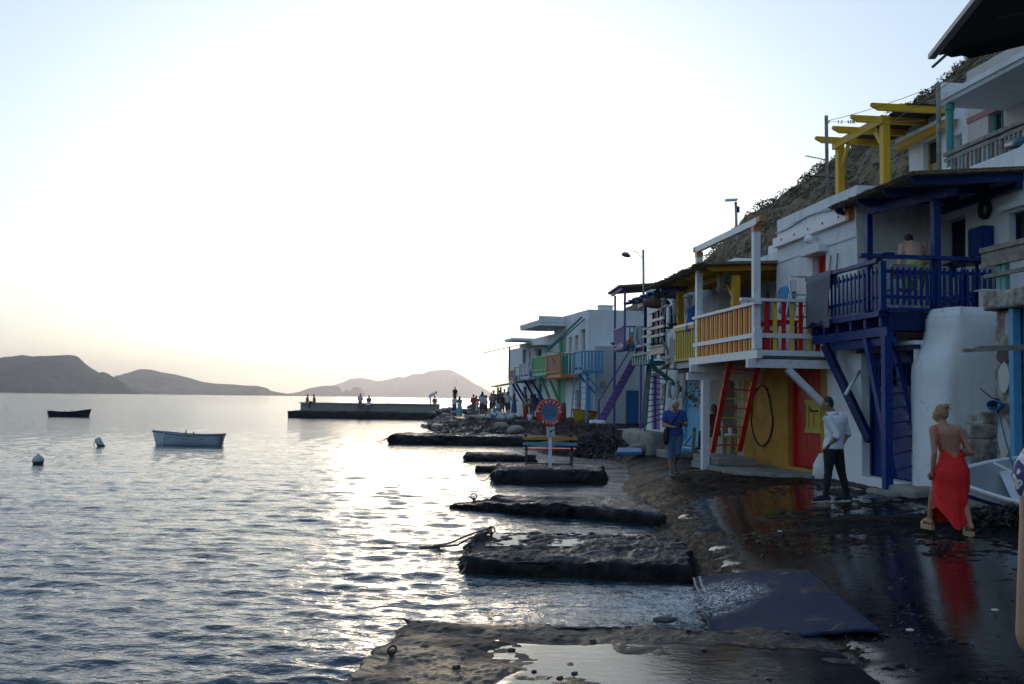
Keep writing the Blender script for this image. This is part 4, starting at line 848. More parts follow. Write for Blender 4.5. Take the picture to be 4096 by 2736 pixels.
A1, s0_, s1_, zt_a = Lhouse('white house with light blue balcony, blue ladder and folded awning arm', 2352, 2264, 1238, doors=[(2322, 2338, 1318, 1400, paint((.42, .34, .26), .5)), (2300, 2326, 1560, 1676, P_ORANGE), (2342, 2366, 1545, 1680, P_LBLUE)], wins=[(2298, 2310, 1342, 1412, P_RED), (2273, 2284, 1348, 1412, paint((.35, .16, .16), .5))])
bl_, p0_, p1_, z0, z1 = Lb(A1, 2296, 2327, 1.25, 1402, 1478, 0, (P_LBLUE, P_LBLUE, P_LBLUE), kind='panel')
ladder(A1, L.P(p1_+.3, 1.1, z0-.2), L.P(p1_+.7, 1.25, zq), L.P(p1_-.1, .45, z0-.2), L.P(p1_+.3, .55, zq), 9, [P_LBLUE], [P_LBLUE], .07, .12, .14)
for s in (p0_+.1, p1_-.1): box('post', P_LBLUE, A1, L, s-.05, s+.05, .9, 1.0, zq-.3, z0-.17); bar('brace', P_LBLUE, A1, L.P(s, 1.0, z0-.25), L.P(s, .05, z0-1.3), .1, .1)
bar('awning_arm', P_TEAL, A1, L.P(L.S(2340), .25, L.hit(2340, 1270, 0)[1]), at(2188, 1400, 62), .09, .09); bar('awning_arm', P_TEAL, A1, at(2340, 1275, 59), at(2184, 1410, 60.5), .06, .06); bar('awning_foot', P_TEAL, A1, at(2186, 1404, 61), at(2238, 1412, 58.5), .06, .06)
box('chimney', WHITE, A1, L, s0_+1.0, s0_+1.5, -1.8, -1.0, zt_a-.2, zt_a+.32); box('chimney_cap', WHITE2, A1, L, s0_+.95, s0_+1.55, -1.85, -.95, zt_a+.322, zt_a+.38)
A2, s0_, s1_, zt_b = Lhouse('white house with orange balcony, green doors and a jutting roof slab', 2264, 2213, 1262, doors=[(2230, 2262, 1348, 1412, P_GREEN), (2226, 2262, 1512, 1622, paint((.20, .48, .28), .5, .2))])
Lb(A2, 2186, 2241, 1.3, 1413, 1497, 0, (paint((.55, .24, .10), .5, .2), P_ORANGE, P_TEAL), n=13)
sl0, sl1 = L.S(2262, 1.0), L.S(2166, 1.6); zc = L.hit(2262, 1296, .5)[1]
box('roof_slab', WHITE, A2, L, s0_+.1, s0_+5.5, -.5, 1.75, zc, zc+.16); box('slab_edge', WHITE, A2, L, s0_+.08, s0_+.3, -.5, 1.77, zc+.163, zc+.6, .04); box('slab_rim', WHITE, A2, L, s0_+.31, s0_+5.5, 1.6, 1.77, zc+.163, zc+.35)
A3, s0_, s1_, zt_c = Lhouse('white house with green balcony on green braces', 2213, 2128, 1336, doors=[(2150, 2168, 1535, 1640, P_LBLUE)], wins=[(2142, 2164, 1398, 1440, flat((.3, .27, .22), .6))])
gb, p0_, p1_, z0, z1 = Lb(A3, 2129, 2186, 1.3, 1421, 1489, 0, (P_GREEN, paint((.16, .50, .28), .5, .2), P_GREEN), n=18)
for s in (p0_+.4, (p0_+p1_)/2+.5): bar('brace', P_GREEN, A3, L.P(s, 1.1, z0-.2), L.P(s, .05, z0-2.6), .14, .14)
bar('reed_awning', WOODGREY, A3, L.P(s0_+.3, .5, zt_c-.75), L.P(s1_-.3, .5, zt_c-.6), .9, .06)
A4, s0_, s1_, zt_d = Lhouse('white house with lilac panel balcony in the far row', 2128, 2074, 1366, doors=[(2092, 2105, 1545, 1635, P_DBLUE), (2088, 2100, 1398, 1455, P_PURPLE), (2114, 2121, 1410, 1455, P_DBLUE)])
lb_, p0_, p1_, z0, z1 = Lb(A4, 2079, 2115, 1.3, 1452, 1504, 0, (paint((.42, .40, .50), .5, .15), paint((.45, .50, .60), .5, .1), P_LBLUE), kind='panel')
for s in (p0_+.3, p1_-.3): bar('brace', P_BLUE, A4, L.P(s, 1.1, z0-.2), L.P(s, .05, z0-1.9), .13, .13)
box('roof_slab', WHITE, A4, L, s0_+1.0, s0_+3.6, -.5, 1.3, zt_d+.1, zt_d+.28)
A5, s0_, s1_, zt_e = Lhouse('farthest white house with pink balcony and thin sloping awning', 2074, 2034, 1392, doors=[(2050, 2060, 1540, 1630, P_BLUE)])
rb_, p0_, p1_, z0, z1 = Lb(A5, 2035, 2056, 1.3, 1480, 1522, 0, (paint((.50, .22, .24), .5, .1), paint((.55, .40, .36), .5, .1), P_PURPLE), n=9)
Lb(A5, 2057, 2078, 1.2, 1468, 1512, 0, (P_WHITE, P_TEAL, P_TEAL), kind='h', side=False)
bar('sloping_awning', WOODGREY, A5, L.P((p0_+p1_)/2, .1, z1+2.0), L.P((p0_+p1_)/2, 3.2, z1+1.25), p1_-p0_, .06); box('awning_post', WOODGREY, A5, L, p1_-.3, p1_-.2, 1.3, 1.4, z1, z1+1.75)
for s in (p0_+.3, p1_-.3): bar('brace', P_BLUE, A5, L.P(s, 1.1, z0-.2), L.P(s, .05, z0-1.9), .13, .13)
PO = thing('porch', 'weathered timber porch roof on posts at the end of the row', 'porch', at(2000, 1650, 84)); pz = at(2000, 1546, 84).z
MB().hexa([at(1964, 1548, 82), at(2044, 1536, 82), at(2060, 1536, 88), at(1985, 1548, 88), at(1964, 1545, 82), at(2044, 1530, 82), at(2060, 1530, 88), at(1985, 1544, 88)]).build('porch_roof', WOODGREY, PO)
for u, Y in ((1992, 82.5), (2003, 86), (2034, 82.5)): p = at(u, 1548, Y); bar('post', WOODGREY, PO, Vector((p.x, p.y, .4)), p, .16, .16, (0, 1, 0))
bar('stair_rail', P_WHITE, PO, at(2018, 1580, 83), at(2050, 1548, 83), .06, .08); bar('stair_rail', P_WHITE, PO, at(2022, 1588, 83), at(2052, 1560, 83), .06, .08)
# quay in front of the far houses
QM = two((.22, .21, .19), (.36, .34, .31), 1.2, .3, .7, .9, .5, .04)
qp = [L.P(l0+.3, -3, 0), L.P(l0-9, -3.0, 0), L.P(l0-13.5, -1.6, 0), L.P(l0-12, 1.5, 0), L.P(l0-3, 2.2, 0), L.P(l0+6, 2.6, 0), L.P(l0+26, 3.0, 0), L.P(l0+26, -3, 0)]
qq = MB().prism([p-up*.3 for p in qp], (0, 0, zq+.3)).build('quay', QM); qq['kind'] = 'structure'

# ================================================================ concrete jetties and blocks
a = N('wet_concrete'); f1 = a.noise(2.2, 6, .65); f2 = a.noise(22, 6, .7); f3 = a.noise(.8, 3, .5)
gz = a.n('ShaderNodeSeparateXYZ'); a.L(a.pos(), gz.inputs[0])
c = a.mix(a.ramp(f1, [(.3, 0.0), (.7, 1.0)]), (.014, .017, .021), (.038, .044, .052)); c = a.mix(a.ramp(f2, [(.55, 0.0), (.7, 1.0)]), c, (.018, .017, .015))
low = a.ramp(a.math('ADD', gz.outputs[2], a.math('MULTIPLY', f1, .12)), [(.10, 1.0), (.26, 0.0)]); c = a.mix(low, c, (.012, .011, .008))   # weed-grown waterline
a.b.inputs['Specular IOR Level'].default_value = .13; a.bump(a.math('ADD', f2, a.math('MULTIPLY', f1, .6)), 1.0, .05); WETC = a.set(c, a.ramp(f3, [(.40, .18), (.62, .6)]))
def jetty(name, label, P, z, zb=-.5, nu=60, nv=24, amp=.03, flare=.12, mat=None, seed=0, cat='jetty', rag=1.0):
    """P: front-left, front-right, back-right, back-left (x, y); worn top, ragged sides down into the water"""
    P = [np.array(p, float) for p in P]; zz = z if isinstance(z, (list, tuple)) else [z]*4
    off = [(-.0, 0, 0), (.25, .30, 0), (.6, .62, 1), (1., 1., 2)]
    NR = 9; u = np.concatenate([np.arange(-NR, 0), np.linspace(0, 1, nu), np.arange(2, NR+2)]); v = np.concatenate([np.arange(-NR, 0), np.linspace(0, 1, nv), np.arange(2, NR+2)])
    U, V_ = np.meshgrid(u, v); uc = np.clip(U, 0, 1); vc = np.clip(V_, 0, 1)
    ring = np.maximum(np.maximum(np.where(U < 0, -U, np.where(U > 1, U-1, 0)), np.where(V_ < 0, -V_, np.where(V_ > 1, V_-1, 0))), 0)
    X = (P[0][0]*(1-uc)+P[1][0]*uc)*(1-vc)+(P[3][0]*(1-uc)+P[2][0]*uc)*vc; Y = (P[0][1]*(1-uc)+P[1][1]*uc)*(1-vc)+(P[3][1]*(1-uc)+P[2][1]*uc)*vc
    Z = (zz[0]*(1-uc)+zz[1]*uc)*(1-vc)+(zz[3]*(1-uc)+zz[2]*uc)*vc
    e = np.minimum(np.minimum(uc, 1-uc)*nu, np.minimum(vc, 1-vc)*nv); Z = Z - .05*np.clip(1-e/2.0, 0, 1)**2
    cx, cy = np.mean([p[0] for p in P]), np.mean([p[1] for p in P]); k = ring/NR
    su = np.where(U < 0, -1, np.where(U > 1, 1, 0)); sv = np.where(V_ < 0, -1, np.where(V_ > 1, 1, 0))
    ax = P[1]-P[0]; ax = ax/np.linalg.norm(ax); bx = P[3]-P[0]; bx = bx/np.linalg.norm(bx)
    X = X + k*flare*(su*ax[0]+sv*bx[0]); Y = Y + k*flare*(su*ax[1]+sv*bx[1]); Zs = Z*(1-k)+zb*k
    nz = fbm(X*1.0, Y*1.0, .5, 4, .55, seed)*amp + fbm(X, Y, .12, 3, .6, seed+3)*amp*.45
    X = X + fbm(X+Zs*3, Y+Zs*2, .45, 4, .6, seed+5)*amp*2.4*rag*(e < 2.5+rag)+fbm(X+Zs*5, Y+Zs*7, .14, 3, .6, seed+8)*amp*1.0*(e < 1.5); Y = Y + fbm(X+Zs*2, Y-Zs*3, .45, 4, .6, seed+7)*amp*2.4*rag*(e < 2.5+rag)+fbm(X-Zs*6, Y+Zs*5, .14, 3, .6, seed+9)*amp*1.0*(e < 1.5)
    o = gridmesh(name, X, Y, np.where(ring > 0, Zs+nz*.5, Z+nz), mat or WETC); tag(o, label, cat); return o
x2 = lambda u, v, z: tuple(gnd(u, v, z)[:2])
jetty('concrete_jetty', 'flat wet concrete slab with puddles and an iron ring in the foreground', [(-1.25, 4.2), (2.7, 4.2), (2.6, 8.35), (-.86, 8.65)], .22, nu=260, nv=230, amp=.030, seed=1, rag=2.2)
s = sheet('puddle_water', -.7, 2.5, 4.3, 8.3, lambda x, y: .2245-.05*(1-sstep(0, .35, x+.62+.30*fbm(x, y, .7, 3)-.12*(y-6)))-.04*sstep(7.75, 8.2, y+.25*fbm(x, y, .6, 3, .5, 4)), 120, 120); s['kind'] = 'structure'
jetty('concrete_jetty', 'weed-covered concrete block with a mooring rope, beside the rug', [x2(1858, 2212, .24), x2(2760, 2228, .30), x2(2720, 2140, .32), x2(1905, 2120, .28)], [.14, .20, .32, .27], nu=170, nv=80, amp=.06, flare=.42, seed=2)
s = sheet('puddle_water', -.3, 2.1, 12.95, 13.7, lambda x, y: .198+.064*(y-12.75)/.95+.012*(x+.35), 4, 4); s['kind'] = 'structure'
jetty('concrete_jetty', 'broken pointed concrete slab awash between two blocks', [x2(1790, 2020, .06), x2(2272, 2052, .10), x2(2272, 1990, .26), x2(1950, 1990, .14)], [.08, .24, .26, .12], nu=130, nv=50, amp=.05, flare=.22, seed=3, rag=1.7)
jetty('concrete_jetty', 'low ragged concrete ledge running back to the wet walkway', [x2(2040, 2000, .22), x2(2660, 2045, .26), x2(2560, 1985, .26), x2(1955, 1988, .20)], [.20, .24, .26, .24], nu=110, nv=30, amp=.04, flare=.2, seed=4)
jetty('concrete_jetty', 'high grey concrete block carrying the bench and lifebuoy sign', [(-.42, 25.0), (2.35, 25.1), (2.5, 27.1), (-.35, 27.2)], .335, nu=130, nv=70, amp=.045, flare=.20, seed=5, rag=1.8)
jetty('concrete_jetty', 'small dark concrete stub beside the bench block', [(-1.0, 28.6), (.2, 28.6), (.2, 29.4), (-1.0, 29.4)], .17, nu=40, nv=20, amp=.03, seed=6)
jetty('concrete_jetty', 'narrow dark concrete slab awash behind the bench', [(-1.52, 33.6), (.9, 33.7), (.5, 35.2), (-1.5, 35.3)], .21, nu=90, nv=40, amp=.045, flare=.14, seed=7, rag=1.6)
jetty('concrete_jetty', 'long dark concrete jetty before the seaweed bank', [(-5.45, 45.0), (3.0, 44.6), (3.0, 47.2), (-5.4, 47.4)], [.40, .42, .42, .40], nu=220, nv=50, amp=.06, flare=.18, seed=8, rag=1.6)
jetty('concrete_jetty', 'short stone landing among the surf and beach rocks', [(-5.3, 66), (-2.6, 66), (-2.6, 68.5), (-5.2, 68.5)], .30, nu=40, nv=20, amp=.06, seed=9)
PIER = thing('harbour_pier', 'long concrete pier with a parapet wall at the far end of the beach', 'pier', (-14, 97, 0))
def W(x0, x1, y0, y1, z0, z1, m, nm, seed, n=16): return lump(nm, m, PIER, W0, y0, y1, -x1, -x0, z0, z1, .05, n, seed)
W(-21.3, -6.6, 95.6, 99.4, -.6, .68, WETC, 'footing', 1, 20); W(-20.4, -7.0, 97.2, 98.6, .5, 1.38, plaster((.30, .28, .25), .6), 'parapet', 2, 20); W(-20.5, -7.0, 97.1, 98.7, 1.36, 1.45, plaster((.5, .48, .44), .4), 'coping', 3, 14)
# rings, ropes
def iron_ring(label, p, r, tilt, rot=0):
    o = thing('mooring_ring', label, 'ring', p); M_ = Matrix.Translation(p) @ Matrix.Rotation(rot, 4, 'Z') @ Matrix.Rotation(tilt, 4, 'X')
    MB().tube([M_ @ Vector((r*math.cos(a_), 0, r+r*math.sin(a_))) for a_ in np.linspace(-1.4, 4.6, 16)], r*.2, 7).build('ring', RUST, o, smooth=True); MB().tube([Vector(p)-Vector((0, 0, .05)), Vector(p)+Vector((0, 0, .03))], r*.4, 7).build('eye_bolt', RUST, o); return o
iron_ring('rusty iron ring standing in the foreground slab', gnd(1565, 2618, .23), .034, .3, .6)
p = gnd(1965, 2135, .28); iron_ring('rusty mooring ring tied with a rope on the weed-covered block', p, .05, .2)
iron_ring('small iron hoop on the broken pointed slab', gnd(1895, 1998, .15), .06, .1)
ROPE = flat((.16, .12, .08), .9, .5, 60); o = thing('mooring_rope', 'slack brown rope running from the weed-covered block into the sea', 'rope', p)
q_ = gnd(1665, 2192, -.02); m_ = gnd(1875, 2155, .26); tube('strand', ROPE, o, [p+Vector((0, 0, .08)), m_+Vector((0, 0, .05)), gnd(1800, 2172, .12), gnd(1720, 2188, .02), q_], .014, 6); tube('strand', ROPE, o, [p+Vector((0, 0, .05)), m_, gnd(1830, 2180, .10), gnd(1740, 2190, .02), q_+Vector((.05, 0, 0))], .014, 6)
o = thing('mooring_rope', 'thin rope from the end of the long dark jetty', 'rope', (-5.4, 45.5, .4)); rope('strand', ROPE, o, (-5.4, 45.5, .4), tuple(gnd(1460, 1768, .0)), .25, .015); rope('strand', ROPE, o, (-5.4, 45.6, .38), tuple(gnd(1475, 1762, .0)), .15, .015)
o = thing('mooring_rope', 'rope dropping from the bench block into the sea', 'rope', (-.4, 25.3, .3)); rope('strand', ROPE, o, (-.42, 25.3, .32), tuple(gnd(1925, 1922, 0)), .1, .012)

# ================================================================ beach rocks, weed
rvar = []
for k in range(6):
    b = MB(); b.ball((0, 0, 0), 1, .75, .55, 9, 6); rs_ = random.Random(k)
    b.v = [tuple(Vector(p)*(1+.35*noise.noise(Vector(p)*1.4+Vector((k*5, 0, 0))))) for p in b.v]; rvar.append(b.mesh('rock'))
RK = [two((.035, .03, .027), (.10, .09, .08), 5, .35, .65, .45, .5), two((.06, .05, .045), (.15, .13, .115), 4, .35, .65, .5, .5)]
for me in rvar: me.materials.append(RK[0])
rs = np.random.RandomState(21); cnt = 0
while cnt < 150:
    y = rs.uniform(48.5, 92); x = shore(y)+rs.exponential(1.7)-.5
    if x > 1.5 and y < 56: continue
    k = rs.uniform(.10, .30)*(1+.6*(rs.rand() < .12)); o = bpy.data.objects.new('beach_rock', rvar[cnt % 6]); COL.objects.link(o)
    o.location = (x, y, float(ground(np.array(x), np.array(y)))+k*.02); o.rotation_euler = (rs.uniform(-.4, .4), rs.uniform(-.4, .4), rs.uniform(0, 6)); o.scale = (k, k*rs.uniform(.8, 1.2), k*rs.uniform(.7, 1.1))
    tag(o, 'dark wet rock on the stony beach beyond the long jetty', 'rock', 'dark rocks on the stony beach'); cnt += 1
for (u, v, k, lb) in ((2003, 1706, .42, 'pale rounded boulder on the seaweed below the covered boat'), (2062, 1722, .45, 'grey rounded boulder nearest the lifebuoy on the seaweed'), (1890, 1630, .8, 'dark pointed rock against the sea left of the crowd'), (1780, 1648, .7, 'weed-topped rock at the shore end of the pier')):
    o = bpy.data.objects.new('boulder', rvar[int(u) % 6].copy()); o.data.materials.clear(); o.data.materials.append(flat((.26, .25, .23), .8, .3, 8) if k < .6 else RK[0]); COL.objects.link(o); p = gnd(u, v, .55 if k < .6 else .75); o.location = p; o.scale = (k, k, k); tag(o, lb, 'boulder')
for i in range(46):
    o = bpy.data.objects.new('pier_rock', rvar[i % 6]); COL.objects.link(o); k = rs.uniform(.3, .75); o.location = (rs.uniform(-7.2, -1.5), rs.uniform(90, 100), rs.uniform(.3, .95)); o.scale = (k, k, k*.9); o.rotation_euler = (0, 0, rs.uniform(0, 6)); tag(o, 'dark rock in the rubble mound joining pier and beach', 'rock', 'rubble mound rocks')
for (u, v, k, lb) in ((2735, 1770, .5, 'flat rock slab at the foot of the light blue door'), (2640, 1765, .62, 'broad dark rock ledge below the teal ladder'), (2590, 1795, .5, 'low dark rock beside the blue board'), (2680, 1745, .45, 'jagged grey rock behind the man in blue')):
    o = bpy.data.objects.new('shore_rock', rvar[int(v) % 6].copy()); o.data.materials.clear(); o.data.materials.append(RK[1]); COL.objects.link(o); o.location = gnd(u, v, .45); o.scale = (k*1.6, k*1.2, k*.7); tag(o, lb, 'rock')
def weed(name, label, n, xf, yf, size, zoff, mat, seed, flat_=.35):
    rs = np.random.RandomState(seed); x, y = xf(rs, n), yf(rs, n); x, y = (x, y) if callable(xf) else (x, y)
    z = ground(x, y)+rs.uniform(0, 1, n)*zoff; c = np.stack([x, y, z], 1); an = rs.uniform(0, 6.28, n); tl = rs.normal(0, flat_, n)
    u = np.stack([np.cos(an), np.sin(an), tl], 1); w_ = np.stack([-np.sin(an), np.cos(an), rs.normal(0, flat_, n)], 1); s = (size*rs.uniform(.5, 1.5, n))[:, None]
    V = np.stack([c-u*s, c+w_*s*.16, c+u*s, c-w_*s*.16], 1).reshape(-1, 3); o = rawmesh(name, V, np.arange(4*n).reshape(-1, 4), mat); o['kind'] = 'stuff'; o['label'] = label; return o
WEEDM = two((.007, .006, .005), (.030, .026, .022), 7, .3, .7, .5, .2)
weed('seaweed_bank', 'heaped brown sea grass drifted along the quay', 26000, lambda r, n: np.where(np.arange(n) % 5 < 3, r.normal(3.4, 1.2, n), r.uniform(-3, 5, n)), lambda r, n: np.where(np.arange(n) % 5 < 3, r.normal(38.6, 1.4, n), r.normal(50.5, 2.2, n)), .075, .10, WEEDM, 31, .7)
weed('seaweed_bank', 'dark sea grass strewn over the far beach', 16000, lambda r, n: r.uniform(-6, 3.5, n), lambda r, n: r.uniform(50, 74, n), .13, .06, WEEDM, 32, .5)
weed('seaweed_litter', 'dark shreds of sea grass littering the wet walkway', 15000, lambda r, n: 2.4+np.abs(r.normal(0, 2.6, n)), lambda r, n: r.uniform(5, 24, n), .035, .012, WEEDM, 33, .22)
weed('seaweed_litter', 'clump of brown sea grass under the white boat', 5000, lambda r, n: r.uniform(6.0, 8.5, n), lambda r, n: r.normal(14.1, .3, n), .045, .07, WEEDM, 34, .6)
rs = np.random.RandomState(44)
for i in range(44):
    if i < 22: x, y, z = rs.uniform(-.8, 2.4), rs.uniform(6, 8.4), .23
    elif i < 32: x, y, z = rs.uniform(.3, 2.4), rs.uniform(12.6, 13.9), .28
    else: x, y = rs.uniform(2.6, 5), rs.uniform(6, 12); z = float(ground(np.array(x), np.array(y)))
    k = rs.uniform(.012, .032); o = bpy.data.objects.new('pebble', rvar[i % 6]); COL.objects.link(o); o.location = (x, y, z); o.scale = (k, k, k*.8); tag(o, 'small dark pebble lying on the wet foreground', 'pebble', 'pebbles on the wet foreground')
o = bpy.data.objects.new('shore_stone', rvar[2]); COL.objects.link(o); o.location = gnd(2660, 2478, .20); o.scale = (.10, .08, .06); tag(o, 'weedy stone where the channel meets the rug', 'stone')

# ================================================================ boats and buoys
def rowboat(name, label, loc, rz, Ln, Bm, Dp, chull, crim, cin, bow=.9, stripe=None, group=None, oars=True, zk=0.0, sheer=.16, heel=0):
    o = thing(name, label, 'boat', loc, rz, group)
    if heel: o.rotation_euler[0] = heel; o.matrix_basis = o.matrix_basis @ Matrix.Rotation(heel, 4, 'X')
    M_ = o.matrix_basis.copy(); n = 18; m = 7
    def st(k, inset=0.0):                  # half beam, keel, sheer at station k in 0..1 (0 = transom, 1 = bow)
        hb = Bm/2*(1-.28*(1-k)**2.5)*max(0.03, (1-max(0, (k-.45)/.55)**2.3)); zs = Dp+sheer*(abs(k-.35)*1.4)**2; kl = .02+.10*max(0, k-.75)*4*.6
        return max(hb-inset, .012), kl+inset, zs
    def ring(k, inset):
        hb, kl, zs = st(k, inset); x = -Ln/2+Ln*k+bow*.22*max(0, k-.8)*5*.2; pts = []
        for j in range(2*m+1):
            t = (j-m)/m; y = hb*math.copysign(abs(t)**.62, t)*(1-.10*(1-abs(t))); z = kl+(zs-inset*.1-kl)*abs(t)**2.0
            rake = (z/Dp)*(.16 if k > .97 else 0); pts.append(M_ @ Vector((x+rake*bow+(.06*z/Dp if k < .01 else 0)*-1, y, z-zk)))
        return pts
    ks = [i/(n-1) for i in range(n)]; b = MB(); b.loft([ring(k, 0) for k in ks], cap=False, closed=False)
    e = len(b.v)-(2*m+1); b.f.append(tuple(range(2*m+1)))
    b2 = MB(); b2.loft([ring(max(.012, min(.985, k)), .035) for k in ks], cap=False, closed=False); b2.f.append(tuple(range(2*m+1)))
    b.build('hull', chull, o, smooth=True); b2.build('inner_hull', cin, o, smooth=True)
    g1 = [ring(k, 0)[0] for k in ks]; g2 = [ring(k, 0)[-1] for k in ks]; g3 = [ring(0, 0)[0], ring(0, 0)[-1]]
    for g_ in (g1, g2): MB().tube([p+Vector((0, 0, .01)) for p in g_], .035, 6).build('gunwale', crim, o)
    MB().bar(g3[0], g3[1], .06, .06).build('transom_cap', crim, o)
    if stripe:
        for side in (1, -2): MB().tube([ring(k, -.012)[side] for k in ks], .03, 6).build('stripe', stripe, o)
    for k in (.25, .5, .74):
        hb, kl, zs = st(k, .03); z = zs-.16; x = -Ln/2+Ln*k
        MB().hexa([M_ @ Vector(q) for q in ((x-.13, -hb*.96, z-zk), (x+.13, -hb*.96, z-zk), (x+.13, hb*.96, z-zk), (x-.13, hb*.96, z-zk), (x-.13, -hb*.96, z+.03-zk), (x+.13, -hb*.96, z+.03-zk), (x+.13, hb*.96, z+.03-zk), (x-.13, hb*.96, z+.03-zk))]).build('thwart', crim, o)
    if oars:
        for k, y in ((.36, .9), (.62, -.9)): p = M_ @ Vector((-Ln/2+Ln*k, st(k)[0]*y, st(k)[2]-zk)); MB().tube([p, p+Vector((0, 0, .16))], .025, 6).build('thole_pin', BLACK, o)
    return o, M_
BW = flat((.55, .60, .64), .45, .1, 8); DN = flat((.012, .018, .035), .5, .1, 8); BIN = flat((.48, .50, .52), .7, .1, 8)
p = gnd(755, 1781, 0); o, M_ = rowboat('rowing_boat', 'pale blue-white rowing boat moored on the calm sea', (p.x, p.y, 0), R(176), 2.65, 1.1, .52, BW, flat((.20, .22, .24), .6), BIN, zk=.10)
tube('painter', ROPE, o, [M_ @ Vector((-1.38, .0, .45)), M_ @ Vector((-1.45, 0, .1)), M_ @ Vector((-1.45, 0, -.1))], .012, 5); tube('side_rope', ROPE, o, [M_ @ Vector((.8, .47, .5)), M_ @ Vector((.85, .46, .2)), M_ @ Vector((.85, .42, .0))], .012, 5)
p = gnd(275, 1667, 0); rowboat('rowing_boat', 'small dark rowing boat floating farthest left', (p.x, p.y, 0), R(8), 3.2, 1.2, .50, DN, DN, DN, zk=.10, sheer=.3)
BOATW = flat((.80, .81, .83), .45, .15, 6)
rowboat('rowing_boat', 'white wooden rowing boat with navy stripe beached beside the woman in red', (8.40, 14.85, .47), R(170), 3.9, 1.55, .56, BOATW, BOATW, flat((.50, .52, .54), .6, .2, 6), stripe=P_DBLUE, oars=False, sheer=.1, heel=R(-15))
bar('oar', BOATW, thing('oar', 'white oar blade resting across the beached white boat', 'oar', at(4000, 1850, 14.6)), at(3975, 1850, 14.6), at(4130, 1925, 14.4), .14, .03)
p = gnd(2325, 1695, .75); rowboat('rowing_boat', 'yellow and red rowing boat drawn up under the blue ladder', (p.x+.3, p.y+.9, .8), R(235), 2.4, 1.15, .62, flat((.62, .42, .03), .5, .1, 8), P_RED, flat((.55, .40, .05), .6), oars=False)
# boat under a tarpaulin
p = gnd(2010, 1678, .6); o = thing('covered_boat', 'small boat under a blue and white tarpaulin on the beach', 'boat', p); b = MB(); rings = []
for i in range(14):
    k = i/13; w_ = .75*math.sin(math.pi*(.12+.76*k))**.5; h_ = .62+.28*math.sin(k*5+1)*.5+.12*noise.noise(Vector((k*6, 0, 0))); rings.append([p+Vector((-.85+1.7*k+.08*noise.noise(Vector((k*5, j, 2))), w_*1.0*math.cos(math.pi*j/9), -.05+h_*math.sin(math.pi*j/9)**.7+.05*noise.noise(Vector((k*7, j*.9, 5))))) for j in range(10)])
b.loft(rings, cap=True, closed=True); b.build('tarpaulin', two((.05, .09, .24), (.55, .57, .58), 1.6, .47, .50, .5, .2, .01, None, 1), o)
MB().ball(p+Vector((0, 0, .1)), .8, .4, .25).build('hull', P_WHITE, o)
def buoy_mat():
    a = N('buoy'); z = a.n('ShaderNodeSeparateXYZ'); a.L(a.pos(), z.inputs[0]); f = a.noise(9, 4, .6)
    k = a.ramp(a.math('ADD', z.outputs[2], a.math('MULTIPLY', f, .08)), [(.10, 0.0), (.14, 1.0)]); return a.set(a.mix(k, (.10, .075, .045), (.48, .50, .50)), .5)
BU = buoy_mat(); p = gnd(152, 1856, 0); o = thing('mooring_buoy', 'round white buoy with a brown fouled base floating at left', 'buoy', p); MB().ball((p.x, p.y, .10), .165, n=18, m=12).build('float', BU, o, smooth=True); MB().tube([(p.x, p.y, .26), (p.x, p.y, .29)], .03).build('eye', RUST, o)
p = gnd(405, 1786, 0); o = thing('can_buoy', 'tilted cylindrical white buoy between the round buoy and the pale boat', 'buoy', p); d = Vector((-.55, 0, 1)).normalized()
MB().tube([p-d*.12, p-d*.10, p+d*.30, p+d*.36, p+d*.38], [.10, .13, .13, .10, .03], 14).build('float', BU, o, smooth=True); tube('lanyard', ROPE, o, [p+d*.36, p+Vector((-.28, -.05, .1)), p+Vector((-.2, -.05, -.1))], .01, 5)

# ================================================================ bench and lifebuoy sign
bx0, bx1, by = at(2090, 1860, 26.6).x, at(2307, 1860, 26.6).x, 26.6; bz = .33
BN = thing('bench', 'iron-legged bench with yellow, blue and red slats on the concrete block', 'bench', ((bx0+bx1)/2, by, bz)); IR = flat((.012, .014, .018), .5)
for x in (bx0+.10, bx1-.13): o = MB().bar((x, by-.05, bz), (x, by+.02, bz+.40), .05, .06).build('leg', IR, BN); bar('back_upright', IR, o, (x, by+.02, bz+.40), (x-.03, by-.09, bz+.86), .05, .06); bar('front_foot', IR, o, (x, by+.45, bz), (x, by+.38, bz+.42), .05, .05); bar('seat_arm', IR, o, (x, by, bz+.40), (x, by+.45, bz+.42), .04, .05)
for dz, dy, m_, h_ in ((.735, -.10, P_GOLD, .075), (.585, -.075, P_LBLUE, .075)): bar('back_slat', m_, BN, (bx0, by+dy, bz+dz), (bx1, by+dy, bz+dz), .03, h_)
for k, m_ in enumerate((P_RED, P_RED, P_YEL)): bar('seat_slat', m_, BN, (bx0+.03, by+.10+k*.14, bz+.445), (bx1, by+.10+k*.14, bz+.445), .11, .035)
bar('stretcher', IR, BN, (bx0+.1, by+.02, bz+.06), (bx1-.13, by+.02, bz+.06), .035, .035)
sp_ = at(2200, 1857, 25.9); sx_, sy_, sz_ = sp_.x, sp_.y, .335
SG = thing('lifebuoy_sign', 'red lifebuoy sign on a white post in front of the bench', 'sign', (sx_, sy_, sz_))
MB().bar((sx_, sy_, sz_), (sx_-.005, sy_, sz_+1.1), .085, .06, (0, 1, 0)).build('post', P_WHITE, SG)
rc = at(2198, 1650, 25.85); ro, ri = .285, .080; b = MB(); rings = []
for i in range(40):
    a_ = 2*math.pi*i/40; rings.append([rc+Vector(((ro+ri*math.cos(q)) * math.cos(a_), -ri*.55*math.sin(q), (ro+ri*math.cos(q))*math.sin(a_))) for q in np.linspace(0, 2*math.pi, 13)[:-1]])
b.loft(rings+[rings[0]], cap=False); rg = b.build('lifebuoy', flat((.50, .025, .018), .45, .1, 20), SG, smooth=True)
